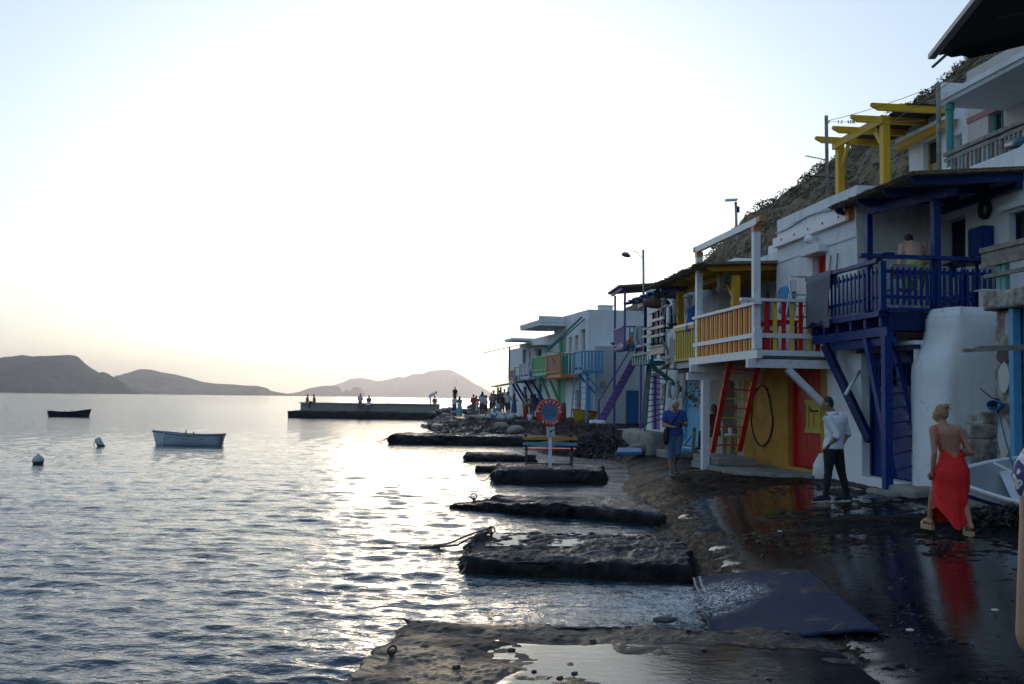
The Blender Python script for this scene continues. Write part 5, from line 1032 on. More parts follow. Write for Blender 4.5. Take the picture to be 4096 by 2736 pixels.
LET = flat((.80, .78, .76), .5)
def arc(txt, a0, a1, size, flip=False):
    for i, ch in enumerate(txt):
        a_ = R(a0+(a1-a0)*i/(len(txt)-1)); p = rc+Vector((ro*math.cos(a_), -.052, ro*math.sin(a_))); rad = Vector((math.cos(a_), 0, math.sin(a_))); up_ = -rad if flip else rad
        letters(rg, ch, size, face(p, up_.cross(Vector((0, 1, 0)))*-1 if False else Vector((up_.z, 0, -up_.x)), up_), LET, 'letter')
arc('Pliatsiko', 172, 6, .155); arc('klima', 236, 312, .14, True)
MB().tube([rc+Vector((0, .012, 0)), rc+Vector((0, -.012, 0))], .225, 40).build('disc', flat((.055, .16, .32), .5), SG); OL = flat((.20, .20, .06), .6)
MB().tube([rc+Vector(((.215)*math.cos(a_), -.02, .215*math.sin(a_))) for a_ in np.linspace(0, 6.283, 40)], .008, 5).build('rim', flat((.5, .45, .4), .6), SG)
letters(SG, 'Handmade', .088, face(rc+Vector((0, -.018, .05)), (1, 0, 0), (0, 0, 1)), OL, 'word'); letters(SG, 'Treasures', .084, face(rc+Vector((0, -.018, -.045)), (1, 0, 0), (0, 0, 1)), OL, 'word')
pc = at(2202, 1726, 25.85); pt_ = MB().hexa([pc+Vector(q) for q in ((-.10, -.01, -.14), (.10, -.01, -.14), (.10, 0, -.14), (-.10, 0, -.14), (-.105, -.01, .14), (.10, -.01, .15), (.10, 0, .15), (-.105, 0, .14))]).build('warning_plate', flat((.52, .55, .60), .5), SG)
PIC = lambda pts: MB().prism([pc+Vector((x, -.0105, z)) for x, z in pts], (0, -.003, 0)).build('pictogram', BLACK, pt_)
PIC([(-.01, .02), (.03, .04), (.055, .0), (.02, -.03), (-.02, -.01)]); PIC([(-.045, .0), (-.02, .035), (-.01, .025), (-.03, -.005)]); PIC([(-.05, -.045), (.0, -.02), (.01, -.03), (-.03, -.055)]); PIC([(.03, .04), (.06, .06), (.07, .05), (.045, .025)]); MB().tube([pc+Vector((.068, -.0105, .028)), pc+Vector((.068, -.014, .028))], .016, 10).build('pictogram', BLACK, pt_)
for z, w_ in ((.115, .075), (.10, .06), (-.075, .05), (-.09, .07), (-.105, .06), (-.12, .065)): MB().bar(pc+Vector((-w_, -.011, z)), pc+Vector((w_, -.011, z)), .003, .006).build('text_line', flat((.10, .14, .25), .6), pt_)

# ================================================================ rug at the water's edge
c4 = [gnd(2770, 2220, .33), gnd(3235, 2258, .38), gnd(3530, 2484, .40), gnd(2850, 2484, .24)]; n = 46; vs = []
for j in range(n):
    for i in range(n):
        u, v = i/(n-1), j/(n-1); p = c4[0].lerp(c4[1], u).lerp(c4[3].lerp(c4[2], u), v); z = .040+.018*noise.noise(Vector((u*4, v*3.2, 1)))+.005*noise.noise(Vector((u*13, v*11, 4)))+.012*math.sin(u*9)*(v > .9)
        vs.append((p.x+.03*noise.noise(Vector((u*6, v*6, 9))), p.y+.03*noise.noise(Vector((u*6, v*6, 19))), max(float(base(np.array(p.x), np.array(p.y))), .02)+z))
fs = [(j*n+i, j*n+i+1, (j+1)*n+i+1, (j+1)*n+i) for j in range(n-1) for i in range(n-1)]; nb = len(vs)
vs += [(x, y, z-.022) for x, y, z in vs]; fs += [tuple(reversed([k+nb for k in f])) for f in fs]
edge = [i for i in range(n)]+[j*n+n-1 for j in range(1, n)]+[(n-1)*n+i for i in reversed(range(n-1))]+[j*n for j in reversed(range(1, n-1))]
fs += [(edge[k], edge[(k+1) % len(edge)], edge[(k+1) % len(edge)]+nb, edge[k]+nb) for k in range(len(edge))]
a = N('wet_rug'); f = a.noise(1.6, 3, .5, dist=.4); g_ = a.noise(160, 2, .5); k = a.ramp(f, [(.60, 0.0), (.64, 1.0)])
a.bump(g_, .35, .004); RUGM = a.set(a.mix(k, (.016, .028, .056), (.008, .010, .014)), a.mix(k, .75, .3)); a.b.inputs['Specular IOR Level'].default_value = .08
RG = MB().add(vs, fs).build('rug', RUGM, None, smooth=True); tag(RG, 'dark blue rug spread on the wet ground at the water channel', 'rug')
for a_, b_ in ((0, 1), (3, 4)):
    bv = [tuple(Vector(vs[j*n+i])+Vector((0, 0, .006))) for j in range(14) for i in (a_, b_)]; MB().add(bv, [(2*j, 2*j+1, 2*j+3, 2*j+2) for j in range(13)]).build('rug_binding', flat((.30, .26, .22), .7), RG)

# thin foaming wash running over the rug's edge
a = N('foaming_wash'); at_ = a.n('ShaderNodeAttribute', attribute_name='foam').outputs['Fac']; f = a.noise(9, 8, .75, dist=1.2); vo = a.n('ShaderNodeTexVoronoi', feature='DISTANCE_TO_EDGE'); vo.inputs['Scale'].default_value = 10; dv = a.n('ShaderNodeVectorMath', operation='ADD'); nz = a.n('ShaderNodeTexNoise'); nz.inputs['Scale'].default_value = 5; p_ = a.pos(); a.L(p_, nz.inputs['Vector']); a.L(p_, dv.inputs[0]); a.L(nz.outputs['Color'], dv.inputs[1]); a.L(dv.outputs[0], vo.inputs['Vector'])
k = a.ramp(a.math('MULTIPLY', at_, a.math('MULTIPLY', a.ramp(f, [(.34, 0.0), (.56, 1.0)]), a.ramp(vo.outputs['Distance'], [(.02, 1.0), (.13, .12)]))), [(.12, 0.0), (.6, .9)])
tr = a.n('ShaderNodeBsdfTransparent'); mxs = a.n('ShaderNodeMixShader'); a.L(k, mxs.inputs[0]); a.L(tr.outputs[0], mxs.inputs[1]); a.bump(f, .6, .02); a.set((.60, .63, .65), .5); a.L(a.b.outputs[0], mxs.inputs[2]); a.L(mxs.outputs[0], a.out.inputs[0])
X, Y = np.meshgrid(np.linspace(.9, 3.1, 90), np.linspace(8.9, 11.7, 90)); Z = np.maximum(base(X, Y), .02)+.058+.012*fbm(X, Y, .3, 3); wsh = gridmesh('wash_water', X, Y, Z, a.m); wsh['kind'] = 'structure'
fa = wsh.data.attributes.new('foam', 'FLOAT', 'POINT'); fa.data.foreach_set('value', (1.3*np.exp(-((X-1.95)/.50)**2-((Y-10.35)/.62)**2)*np.clip(1.2+fbm(X, Y, .6, 3, .5, 3), 0, 2)).astype(np.float32).ravel())

# ================================================================ people
_ro = []; _junk = []
def remesh(b, voxel, sm=4, fold=0.0, fs=9.0):
    me = bpy.data.meshes.new('tmp'); me.from_pydata(b.v, [], b.f); _junk.append(me)
    if not _ro:
        o = bpy.data.objects.new('tmp', me); TMP.collection.objects.link(o); _ro.append(o)
        m = o.modifiers.new('r', 'REMESH'); m.mode = 'VOXEL'; s = o.modifiers.new('s', 'SMOOTH'); s.factor = .5
    o = _ro[0]; o.data = me; o.modifiers['r'].voxel_size = voxel; o.modifiers['s'].iterations = sm; out = tmp_eval(o)
    if fold:
        n = len(out.vertices); co = np.empty(n*3); no = np.empty(n*3); out.vertices.foreach_get('co', co); out.vertices.foreach_get('normal', no); co = co.reshape(-1, 3); no = no.reshape(-1, 3)
        d = np.array([noise.noise(Vector((p[0]*fs, p[1]*fs, p[2]*fs*.55)))+.5*noise.noise(Vector(p)*fs*2.3) for p in co]); co = co+no*(d*fold)[:, None]; out.vertices.foreach_set('co', co.ravel()); out.update()
    out.polygons.foreach_set('use_smooth', [True]*len(out.polygons)); return out
SKIN = {}
def skin(c): 
    if c not in SKIN: SKIN[c] = flat(c, .55, .15, 60, .10)
    return SKIN[c]
def cloth(c): return flat(c, .85, .3, 45, .14)
def limb(b, pts, rs, n=10):
    b.tube(pts, rs, n)
    for p, r in ((pts[0], rs[0]), (pts[-1], rs[-1])): b.ball(p, r*.99, n=8, m=6)
DEF = dict(pel=(0, 0, .93), chest=(0, .0, 1.30), neck=(0, -.01, 1.49), head=(0, .02, 1.635), shL=(-.185, 0, 1.42), shR=(.185, 0, 1.42), elL=(-.24, -.03, 1.13), elR=(.24, -.03, 1.13), wrL=(-.25, .06, .88), wrR=(.25, .06, .88),
           hipL=(-.09, 0, .92), hipR=(.09, 0, .92), knL=(-.10, .02, .50), knR=(.10, .02, .50), anL=(-.10, -.02, .09), anR=(.10, -.02, .09), toeL=(-.12, .16, .03), toeR=(.12, .16, .03), face=(0, 1, 0))
POSE = {
 'stand': {}, 'phone': dict(elL=(-.23, .03, 1.13), wrL=(-.10, .30, 1.22), elR=(.23, .03, 1.13), wrR=(.08, .30, 1.20), head=(0, .05, 1.625), face=(0, 1, -.35)),
 'hold': dict(elR=(.25, .02, 1.14), wrR=(.14, .28, 1.10), head=(0, .04, 1.63), face=(0, 1, -.3)), 'walk': dict(knL=(-.09, .14, .51), anL=(-.10, .26, .10), toeL=(-.11, .44, .05), knR=(.09, -.04, .50), anR=(.10, -.25, .13), toeR=(.11, -.09, .03), wrL=(-.24, -.06, .89), wrR=(.24, .16, .92)),
 'hips': dict(elR=(.34, -.08, 1.16), wrR=(.18, .02, .98)), 'shoot': dict(elL=(-.25, .16, 1.25), wrL=(-.06, .26, 1.56), elR=(.25, .16, 1.25), wrR=(.06, .26, 1.56)),
 'sit': dict(pel=(0, 0, .12), chest=(0, .04, .48), neck=(0, .05, .67), head=(0, .09, .81), shL=(-.185, .05, .60), shR=(.185, .05, .60), elL=(-.23, .10, .32), elR=(.23, .10, .32), wrL=(-.12, .32, .26), wrR=(.12, .32, .26), hipL=(-.09, 0, .11), hipR=(.09, 0, .11), knL=(-.12, .42, .14), knR=(.12, .42, .14), anL=(-.12, .46, -.28), anR=(.12, .46, -.28), toeL=(-.13, .62, -.34), toeR=(.13, .62, -.34)),
 'perch': dict(pel=(0, -.02, .80), hipL=(-.09, -.02, .79), hipR=(.09, -.02, .79), chest=(0, -.02, 1.16), neck=(0, 0, 1.35), head=(0, .04, 1.49), shL=(-.185, 0, 1.28), shR=(.185, 0, 1.28), elL=(-.24, 0, 1.0), elR=(.24, 0, 1.0), wrL=(-.10, .22, .98), wrR=(.10, .22, .98), knL=(-.10, .22, .46), knR=(.10, .22, .46), anL=(-.10, .30, .08), anR=(.10, .30, .08), toeL=(-.12, .46, .03), toeR=(.12, .46, .03)),
 'bend': dict(pel=(0, -.10, .93), chest=(0, .20, 1.15), neck=(0, .40, 1.24), head=(0, .54, 1.28), shL=(-.185, .34, 1.20), shR=(.185, .34, 1.20), elL=(-.20, .36, .92), elR=(.20, .36, .92), wrL=(-.12, .46, .70), wrR=(.12, .46, .70), hipL=(-.09, -.10, .92), hipR=(.09, -.10, .92), face=(0, .8, -.6))}
def person(label, loc, rz=0, h=1.75, pose='stand', top=None, bot=None, hair=((.02, .015, .01), 'short'), sk=(.30, .17, .11), shoes=(.03, .03, .035), vox=.03, fem=False, over=None, group=None, dress=None, sleeve=.45, leg=.55, eyes=False, build=1.0, topmat=None, shirt_z=(.86, 1.46)):
    k = h/1.75; M_ = Matrix.Translation(Vector(loc)) @ Matrix.Rotation(rz, 4, 'Z') @ Matrix.Scale(k, 4)
    D = {**DEF, **POSE[pose], **(over or {})}; J_ = {n_: M_ @ Vector(p) for n_, p in D.items() if n_ != 'face'}; fdir = (M_.to_3x3() @ Vector(D['face'])).normalized()
    b = MB(); fine = vox < .02; fa = .92 if fem else 1.0; W_ = lambda a_, c_: (J_['shR']-J_['shL'])*(c_)+(J_['hipR']-J_['hipL'])*(1-c_)
    def tor(e=0.0, z0=-1, z1=9):        # torso rings from crotch to neck, optionally inflated and cut
        sh = (J_['shL']+J_['shR'])/2; hp = J_['pel']; R_ = []
        spec = [(-.10, .105, .085, 0), (0, .165, .115, 0), (.12, .158, .112, .1), (.36, .130 if fem else .142, .092, .3), (.62, .150, .108, .6), (.85, .165 if fem else .178, .112, .9), (1.0, .150 if fem else .168, .090, 1), (1.08, .085, .072, 1)]
        for q, wx, wy, c_ in spec:
            c0 = hp.lerp(J_['chest'], q/.7) if q <= .7 else J_['chest'].lerp(sh, min(1, (q-.7)/.3))
            if q < 0: c0 = hp + (hp-J_['chest']).normalized()*.09*k
            if q > 1: c0 = sh.lerp(J_['neck'], .5)
            r = W_(0, c_).normalized(); up_ = (J_['chest']-hp).normalized() if q < .7 else (J_['neck']-J_['chest']).normalized(); f = up_.cross(r).normalized()
            R_.append([c0 + r*((wx*build+e)*k*math.cos(a_)) + f*((wy*build+e)*k*math.sin(a_)) for a_ in np.linspace(0, 2*math.pi, 17)[:-1]])
        return R_
    b.loft(tor()); limb(b, [(J_['shL']+J_['shR'])/2, J_['neck'], J_['neck'].lerp(J_['head'], .45)], [.07*k, .056*k, .05*k])
    for S in 'LR': limb(b, [J_['neck']-Vector((0, 0, .02*k)), J_['neck'].lerp(J_['sh'+S], .55)-Vector((0, 0, .015*k)), J_['sh'+S]], [.05*k, .05*k*build, .052*k*build])
    hd = J_['head']; up_ = Vector((0, 0, 1)) if abs(fdir.z) < .9 else (J_['head']-J_['neck']).normalized(); r_ = fdir.cross(up_).normalized(); u_ = r_.cross(fdir); HR = Matrix((r_, fdir, u_)).transposed()
    hk = lambda x, y, z: hd + (HR @ Vector((x, y, z)))*k
    b.ball(hd, .074*k, .094*k, .112*k, 14, 10, HR); b.ball(hk(0, .028, -.055), .056*k, .062*k, .062*k, 10, 8, HR)
    if fine:
        b.tube([hk(0, .085, .03), hk(0, .104, -.01), hk(0, .118, -.03), hk(0, .10, -.042)], [.010*k, .013*k, .019*k, .012*k], 8)
        for s in (-1, 1): b.ball(hk(.078*s, -.005, -.005), .012*k, .024*k, .034*k, 8, 6, HR); b.ball(hk(.03*s, .086, .022), .018*k, .012*k, .010*k, 8, 5, HR)
        b.ball(hk(0, .094, -.068), .026*k, .014*k, .010*k, 8, 5, HR)
    for s, S in ((-1, 'L'), (1, 'R')):
        sh, el, wr = J_['sh'+S], J_['el'+S], J_['wr'+S]; limb(b, [sh, sh.lerp(el, .35), el], [.058*k*build*fa, .050*k*build*fa, .041*k*fa]); limb(b, [el, el.lerp(wr, .3), wr], [.042*k*fa, .043*k*fa, .028*k*fa])
        d = (wr-el).normalized(); sd_ = (Vector((0, 0, 1)).cross(d)); sd_ = sd_.normalized() if sd_.length > .1 else r_; pn = d.cross(sd_); hc = wr+d*.055*k
        b.tube([wr, wr+d*.04*k, wr+d*.095*k], [.026*k, .038*k, .036*k], 8, flat=.55)
        if fine:
            for q in range(4):
                o_ = sd_*((q-1.5)*.019*k); L_ = (.065, .075, .07, .055)[q]*k; p0 = wr+d*.085*k+o_; limb(b, [p0, p0+d*L_*.5+pn*.012*k, p0+d*L_*.85+pn*.035*k], [.0095*k, .009*k, .0075*k], 6)
            p0 = wr+d*.035*k-sd_*s*.03*k; limb(b, [p0, p0+d*.035*k-sd_*s*.022*k, p0+d*.07*k-sd_*s*.024*k+pn*.012*k], [.012*k, .011*k, .009*k], 6)
        else: b.ball(hc+d*.05*k, .036*k, n=7, m=5)
        hp, kn, an, to = J_['hip'+S], J_['kn'+S], J_['an'+S], J_['toe'+S]; limb(b, [hp, hp.lerp(kn, .3), kn], [.092*k*build, .084*k*build, .056*k]); limb(b, [kn, kn.lerp(an, .3), kn.lerp(an, .75), an], [.054*k, .056*k, .040*k, .035*k])
        he = an+(an-to)*.25; he.z = min(he.z, to.z+.02*k); limb(b, [he+Vector((0, 0, .01*k)), an.lerp(to, .5)+Vector((0, 0, .01*k)), to], [.036*k, .036*k, .026*k])
    B_ = obj('person', remesh(b, vox, 3 if fine else 2), skin(sk)); tag(B_, label, 'person', group)
    def piece(nm, mb, mat, e=0.0, fs=9, vx=None): return obj(nm, remesh(mb, vx or vox, 3, e, fs), mat, B_)
    if shoes:
        for s, S in ((-1, 'L'), (1, 'R')):
            an, to = J_['an'+S], J_['toe'+S]; c_ = MB(); he = an+(an-to)*.28; he.z = min(he.z, to.z+.03*k); limb(c_, [he, an.lerp(to, .45), to], [.047*k, .047*k, .037*k]); limb(c_, [an, an+Vector((0, 0, .03*k))], [.045*k, .043*k]); piece('shoe', c_, cloth(shoes))
            if fine: d = (to-he); d.z = 0; MB().bar(he-Vector((0, 0, .035*k)), to+d*.12-Vector((0, 0, .035*k)), .075*k, .018*k).build('sole', flat((.40, .39, .37), .7), B_)
    if bot:
        c_ = MB(); c_.loft(tor(.018)[0:4])
        for S in 'LR':
            hp, kn, an = J_['hip'+S], J_['kn'+S], J_['an'+S]
            if leg <= 1: limb(c_, [hp, hp.lerp(kn, .3), hp.lerp(kn, leg)], [.104*k*build, .10*k*build, .088*k])
            else: limb(c_, [hp, hp.lerp(kn, .3), kn], [.102*k*build, .096*k*build, .070*k]); limb(c_, [kn, kn.lerp(an, .4), kn.lerp(an, leg-1)], [.070*k, .064*k, .056*k])
        piece('trousers' if leg > 1 else 'shorts', c_, cloth(bot), .009 if fine else .006, 8)
    if top:
        c_ = MB(); t_ = tor(.026 if fine else .020); c_.loft(t_[1:8]); 
        if sleeve:
            for S in 'LR':
                sh, el, wr = J_['sh'+S], J_['el'+S], J_['wr'+S]
                if sleeve <= 1: limb(c_, [J_['neck'].lerp(sh, .6)-Vector((0, 0, .02*k)), sh-Vector((0, 0, .01*k)), sh.lerp(el, sleeve*.5), sh.lerp(el, sleeve)], [.068*k*build, .068*k*build, .064*k*build, .062*k])
                else: limb(c_, [J_['neck'].lerp(sh, .6)-Vector((0, 0, .02*k)), sh-Vector((0, 0, .01*k)), sh.lerp(el, .5), el], [.076*k*build, .074*k*build, .066*k, .060*k]); limb(c_, [el, el.lerp(wr, sleeve-1)], [.060*k, .056*k])
        piece('shirt', c_, topmat or cloth(top), .009 if fine else .008, 7)
    if dress:
        col, z0, z1, wid, fl = dress; rings = []; P_ = J_['pel']; fr_ = Vector((0, 0, 1)).cross((J_['shR']-J_['shL'])).normalized(); rr_ = (J_['hipR']-J_['hipL']).normalized()
        for i in range(16):
            q = i/15; z = z0+(z1-z0)*q; c0 = M_ @ Vector((D['pel'][0]*(1-q)+(D['anL'][0]+D['anR'][0])/2*q, (D['pel'][1]*(1-q)+(D['anL'][1]+D['anR'][1])/2*q), z)); wx = (.150+(wid-.15)*min(1, q*2.4))*(1+fl*q); wy = wx*.80
            rings.append([c0 + rr_*(wx*k*math.cos(a_)*(1+.05*q*math.sin(7*a_+i*.2))) + fr_*(wy*k*math.sin(a_)*(1+.05*q*math.sin(6*a_))) for a_ in np.linspace(0, 2*math.pi, 25)[:-1]])
        MB().loft(rings).build('dress', cloth(col), B_, smooth=True)
    hc_, hs_ = hair
    if hs_ != 'bald':
        c_ = MB(); c_.ball(hk(0, -.026, .022), .084*k, .090*k, .106*k, 14, 10, HR)
        if hs_ == 'short': c_.ball(hk(0, -.05, -.03), .066*k, .05*k, .06*k, 10, 7, HR)
        if hs_ == 'long':
            bk = -fdir; bk.z = 0; bk = bk.normalized(); limb(c_, [hk(0, -.05, 0), hd+bk*.10*k-Vector((0, 0, .18*k)), hd+bk*.13*k-Vector((0, 0, .38*k))], [.085*k, .085*k, .05*k])
        if hs_ == 'bun': c_.ball(hk(0, -.10, .075), .045*k, n=8, m=6); c_.ball(hk(0, -.06, -.01), .07*k, .05*k, .07*k, 8, 6, HR)
        # keep the face clear: shift hair mass back
        hm = remesh(c_, min(vox, .02), 1, .006, 30)
        if hs_ in ('short', 'bun', 'long'):
            for v in hm.vertices:
                q = HR.transposed() @ (v.co-hd)
                if q.y > .045*k and q.z < .055*k: v.co = v.co - (HR @ Vector((0, (q.y-.045*k)*1.0+.012*k, 0)))
        obj('hair', hm, flat(hc_, .7, .4, 90, .3), B_)
    if eyes:
        for s in (-1, 1): MB().ball(hk(.031*s, .083, .018), .013*k, .008*k, .007*k, 8, 5, HR).build('eye', BLACK, B_); MB().bar(hk(.014*s, .092, .042), hk(.05*s, .082, .045), .008, .009).build('eyebrow', flat(hc_, .8), B_)
        MB().bar(hk(-.022, .104, -.068), hk(.022, .104, -.068), .006, .007).build('mouth', flat((.20, .08, .07), .6), B_)
    return B_, J_, M_
# --- woman in the red dress
gz_ = lambda x, y: max(float(base(np.array(x), np.array(y)))+.004, float(ground(np.array(x), np.array(y)))-.005)
wp = (at(3800, 2118, 13.05).x, 13.05, gz_(at(3800, 2118, 13.05).x, 13.05))
W_, WJ, WM = person('woman in a long red backless dress walking away with a white bag', wp, 0, 1.72, over=dict(pel=(.03, 0, .90), chest=(-.02, .01, 1.25), neck=(-.07, .02, 1.445), head=(-.09, .05, 1.575), shL=(-.205, .02, 1.375), shR=(.100, -.02, 1.375), elL=(-.215, -.05, 1.06), wrL=(-.215, .02, .83), elR=(.235, -.10, 1.08), wrR=(.19, .12, 1.02), hipL=(-.06, .02, .89), hipR=(.12, -.01, .89),
    knL=(-.15, .14, .52), anL=(-.165, .24, .17), toeL=(-.205, .40, .10), knR=(.15, -.06, .50), anR=(.165, -.22, .17), toeR=(.165, -.05, .10), face=(-.55, .75, -.22)), hair=((.30, .18, .09), 'bun'), sk=(.40, .19, .115), shoes=None, vox=.011, fem=True)
RED = flat((.72, .010, .012), .75, .2, 30, .12); rings = []
for i in range(30):
    q = i/29; z = 1.06+(.17-1.06)*q; cx = .03+.0*q-.035*max(0, q-.5); cy = .0+.02*q
    wx = float(np.interp(z, [.15, .3, .5, .70, .84, .95, 1.06], [.205, .205, .212, .230, .230, .176, .138])); wy = float(np.interp(z, [.15, .4, .7, .84, .95, 1.06], [.24, .205, .19, .190, .140, .110]))
    ring_ = []
    for a_ in np.linspace(0, 2*math.pi, 49)[:-1]:
        fo_ = 1+.055*q*math.sin(7*a_+3*z)+.03*q*math.sin(13*a_+5*z)+.022*min(1, q*3)*math.sin(22*z+2.2*a_+1.2*math.sin(a_*2))+.02*math.sin(3*a_+9*z)*q+.018*noise.noise(Vector((math.cos(a_)*2.5, math.sin(a_)*2.5, z*9))); hem = 0
        if q > .6: hem = (q-.6)/.4*(.13*max(0, -math.cos(a_))**2 - .05*math.exp(-((a_-4.6)/.35)**2)+.05*math.sin(a_*2+1))
        v_ = 0
        if q < .12: v_ = (1-q/.12)*(.07*abs(math.cos(a_))-.05*max(0, -math.sin(a_))**3)
        ring_.append(WM @ Vector((cx+wx*fo_*math.cos(a_), cy+wy*fo_*math.sin(a_), z+hem+v_)))
    rings.append(ring_)
MB().loft(rings, cap=False).build('dress', RED, W_, smooth=True)
for s, S in ((-1, 'L'), (1, 'R')): tube('strap', RED, W_, [WM @ Vector((.03+.148*s, -.05, 1.08)), WM @ Vector((-.02+.150*s, -.115, 1.22)), WM @ Vector((-.05+.142*s, -.085, 1.36)), WM @ Vector((-.05+.135*s, -.01, 1.43))], .006, 6)
for S in 'LR':
    an, to = WJ['an'+S], WJ['toe'+S]; he = an+(an-to)*.42; d = (to-an); d.z = 0; d = d.normalized(); r_ = Vector((d.y, -d.x, 0)); p0 = Vector((he.x, he.y, wp[2]+(.03 if S == 'L' else 0))); L_ = .25; rings = []
    for z in (0, .015, .05, .068): rings.append([p0+d*x+r_*y+Vector((0, 0, z)) for x, y in ((0, -.025), (.02, -.036), (.1, -.034), (.17, -.042), (.225, -.026), (.242, 0), (.225, .026), (.17, .042), (.1, .034), (.02, .036), (0, .025))])
    sn_ = MB().loft(rings).build('sandal', flat((.42, .29, .16), .8, .4, 80), W_)
    tube('sandal_strap', flat((.30, .12, .07), .7), W_, [p0+d*.04+r_*.04+Vector((0, 0, .07)), p0+d*.03+Vector((0, 0, .13)), p0+d*.04-r_*.04+Vector((0, 0, .07))], .008, 5); tube('sandal_strap', flat((.55, .5, .45), .7), W_, [p0+d*.17+r_*.045+Vector((0, 0, .06)), p0+d*.18+Vector((0, 0, .115)), p0+d*.17-r_*.045+Vector((0, 0, .06))], .013, 5)
for k in range(12): p = WJ['head']+Vector((.05, -.03, .07)); tube('hair_strand', flat((.22, .13, .065), .7), W_, [p, p+Vector((.03+J(.03), J(.03), .03+J(.04))), p+Vector((.07+J(.05), J(.04), .02+J(.06)))], .002, 4)
hb = WJ['wrR']+Vector((-.03, -.08, -.06)); b = MB(); b.ball(hb, .075, .06, .105, 14, 10); HB = b.build('handbag', flat((.70, .70, .72), .6, .3, 30), None, smooth=True); tag(HB, 'small white handbag held under the arm of the woman in red', 'bag'); tube('bag_strap', flat((.7, .7, .72), .6), HB, [hb+Vector((-.05, 0, .08)), hb+Vector((0, -.02, .16)), hb+Vector((.05, 0, .08))], .008, 5)
# --- man in the white shirt
mp = (at(3334, 1998, 17.1).x, 17.1, gz_(at(3334, 1998, 17.1).x, 17.1)+.015); WS = flat((.66, .68, .74), .8, .3, 30, .08)
MW, MJ, MM = person('dark-haired man in white shirt and black trousers walking left, hands in pockets', mp, 0, 1.75, over=dict(pel=(.0, 0, .90), chest=(.03, 0, 1.27), neck=(-.0, 0, 1.50), head=(-.10, -.0, 1.655), shL=(-.135, -.11, 1.425), shR=(.20, .10, 1.42), elL=(.0, -.22, 1.13), wrL=(-.125, -.13, .95), elR=(.30, .16, 1.16), wrR=(.20, .10, .98), hipL=(-.07, -.06, .89), hipR=(.08, .06, .89),
    knL=(-.11, -.08, .50), anL=(-.17, -.10, .10), toeL=(-.36, -.08, .035), knR=(.17, .08, .48), anR=(.26, .10, .11), toeR=(.08, .13, .03), face=(-.86, .25, -.30)), top=(.66, .68, .74), topmat=WS, bot=(.010, .010, .013), leg=1.92, sleeve=1.05, hair=((.015, .011, .009), 'short'), sk=(.28, .15, .10), shoes=(.012, .016, .03), vox=.011, eyes=True, build=1.12)
for S in 'LR': p = MJ['el'+S]; d = (MJ['wr'+S]-p).normalized(); MB().tube([p-d*.005, p+d*.05], .066, 12).build('cuff', WS, MW, smooth=True)
MB().tube([MJ['wrL']-Vector((.012, 0, -.01)), MJ['wrL']+Vector((.015, -.01, -.02))], .036, 12).build('watch', BLACK, MW)
b = MB(); b.tube([MJ['neck']-Vector((0, 0, .045)), MJ['neck']+Vector((-.01, 0, .03))], [.082, .074], 14); b.build('collar', WS, MW, smooth=True)
# --- man in the blue shirt looking at a phone
bp = (at(2697, 1880, 22.8).x, 22.8, gz_(at(2697, 1880, 22.8).x, 22.8)+.01); BM, BJ, BMm = person('grey-haired man in blue shirt and denim shorts looking at a phone', bp, 0, 1.72, over=dict(pel=(0, 0, .90), chest=(0, -.02, 1.25), neck=(0, -.03, 1.46), head=(.01, -.09, 1.585), shL=(.20, 0, 1.41), shR=(-.20, 0, 1.41), elL=(.265, -.06, 1.13), elR=(-.265, -.06, 1.12), wrL=(.12, -.28, 1.18), wrR=(-.07, -.29, 1.09), hipL=(.10, 0, .90), hipR=(-.10, 0, .90),
    knL=(.07, -.04, .48), knR=(-.09, -.05, .48), anL=(.04, .26, .18), anR=(-.09, -.04, .10), toeL=(.05, .14, .06), toeR=(-.10, -.24, .035), face=(.10, -.85, -.50)), top=(.02, .055, .26), bot=(.07, .13, .22), leg=1.02, sleeve=.62, hair=((.36, .35, .34), 'short'), sk=(.34, .155, .09), shoes=(.08, .09, .11), vox=.012, eyes=True, build=1.10)
ph = BJ['wrR'].lerp(BJ['wrL'], .35)+Vector((0, -.07, -.05)); tag(MB().bar(ph+Vector((-.04, -.05, -.02)), ph+Vector((.04, .03, .03)), .075, .012).build('phone', BLACK), 'black phone held by the man in the blue shirt', 'phone')
SA = thing('satchel', 'black satchel slung across the man in the blue shirt', 'bag', BJ['pel']); p = BJ['hipR']+Vector((-.11, -.08, -.04)); MB().ball(p, .07, .13, .19, 12, 8).build('bag_body', cloth((.015, .015, .018)), SA, smooth=True)
tube('strap', cloth((.015, .015, .018)), SA, [p+Vector((.03, -.05, .15)), BJ['chest']+Vector((-.10, -.155, -.08)), BJ['chest']+Vector((.05, -.155, .12)), BJ['shL']+Vector((-.08, -.02, .07)), BJ['chest']+Vector((.0, .15, .05)), p+Vector((0, .08, .15))], .018, 6)
# --- shirtless man on the blue balcony
gp = (at(3662, 1240, 19.25).x, 19.25, zf+.0); person('shirtless man in lime shorts bending over on the blue balcony', gp, 0, 1.75, over=dict(pel=(0, 0, .79), hipL=(-.09, 0, .80), hipR=(.09, 0, .80), knL=(-.1, .08, .42), knR=(.1, .08, .42), chest=(.01, .05, 1.20), neck=(.02, .19, 1.41), head=(.0, .31, 1.48), shL=(-.20, .12, 1.34), shR=(.22, .12, 1.37), elL=(-.26, .12, .99), elR=(.30, .16, 1.04), wrL=(-.12, .38, .94), wrR=(.18, .42, .96), face=(0, .75, -.65)), bot=(.28, .50, .03), leg=.80, hair=((.02, .015, .012), 'short'), sk=(.56, .33, .25), shoes=None, vox=.012, build=1.15)
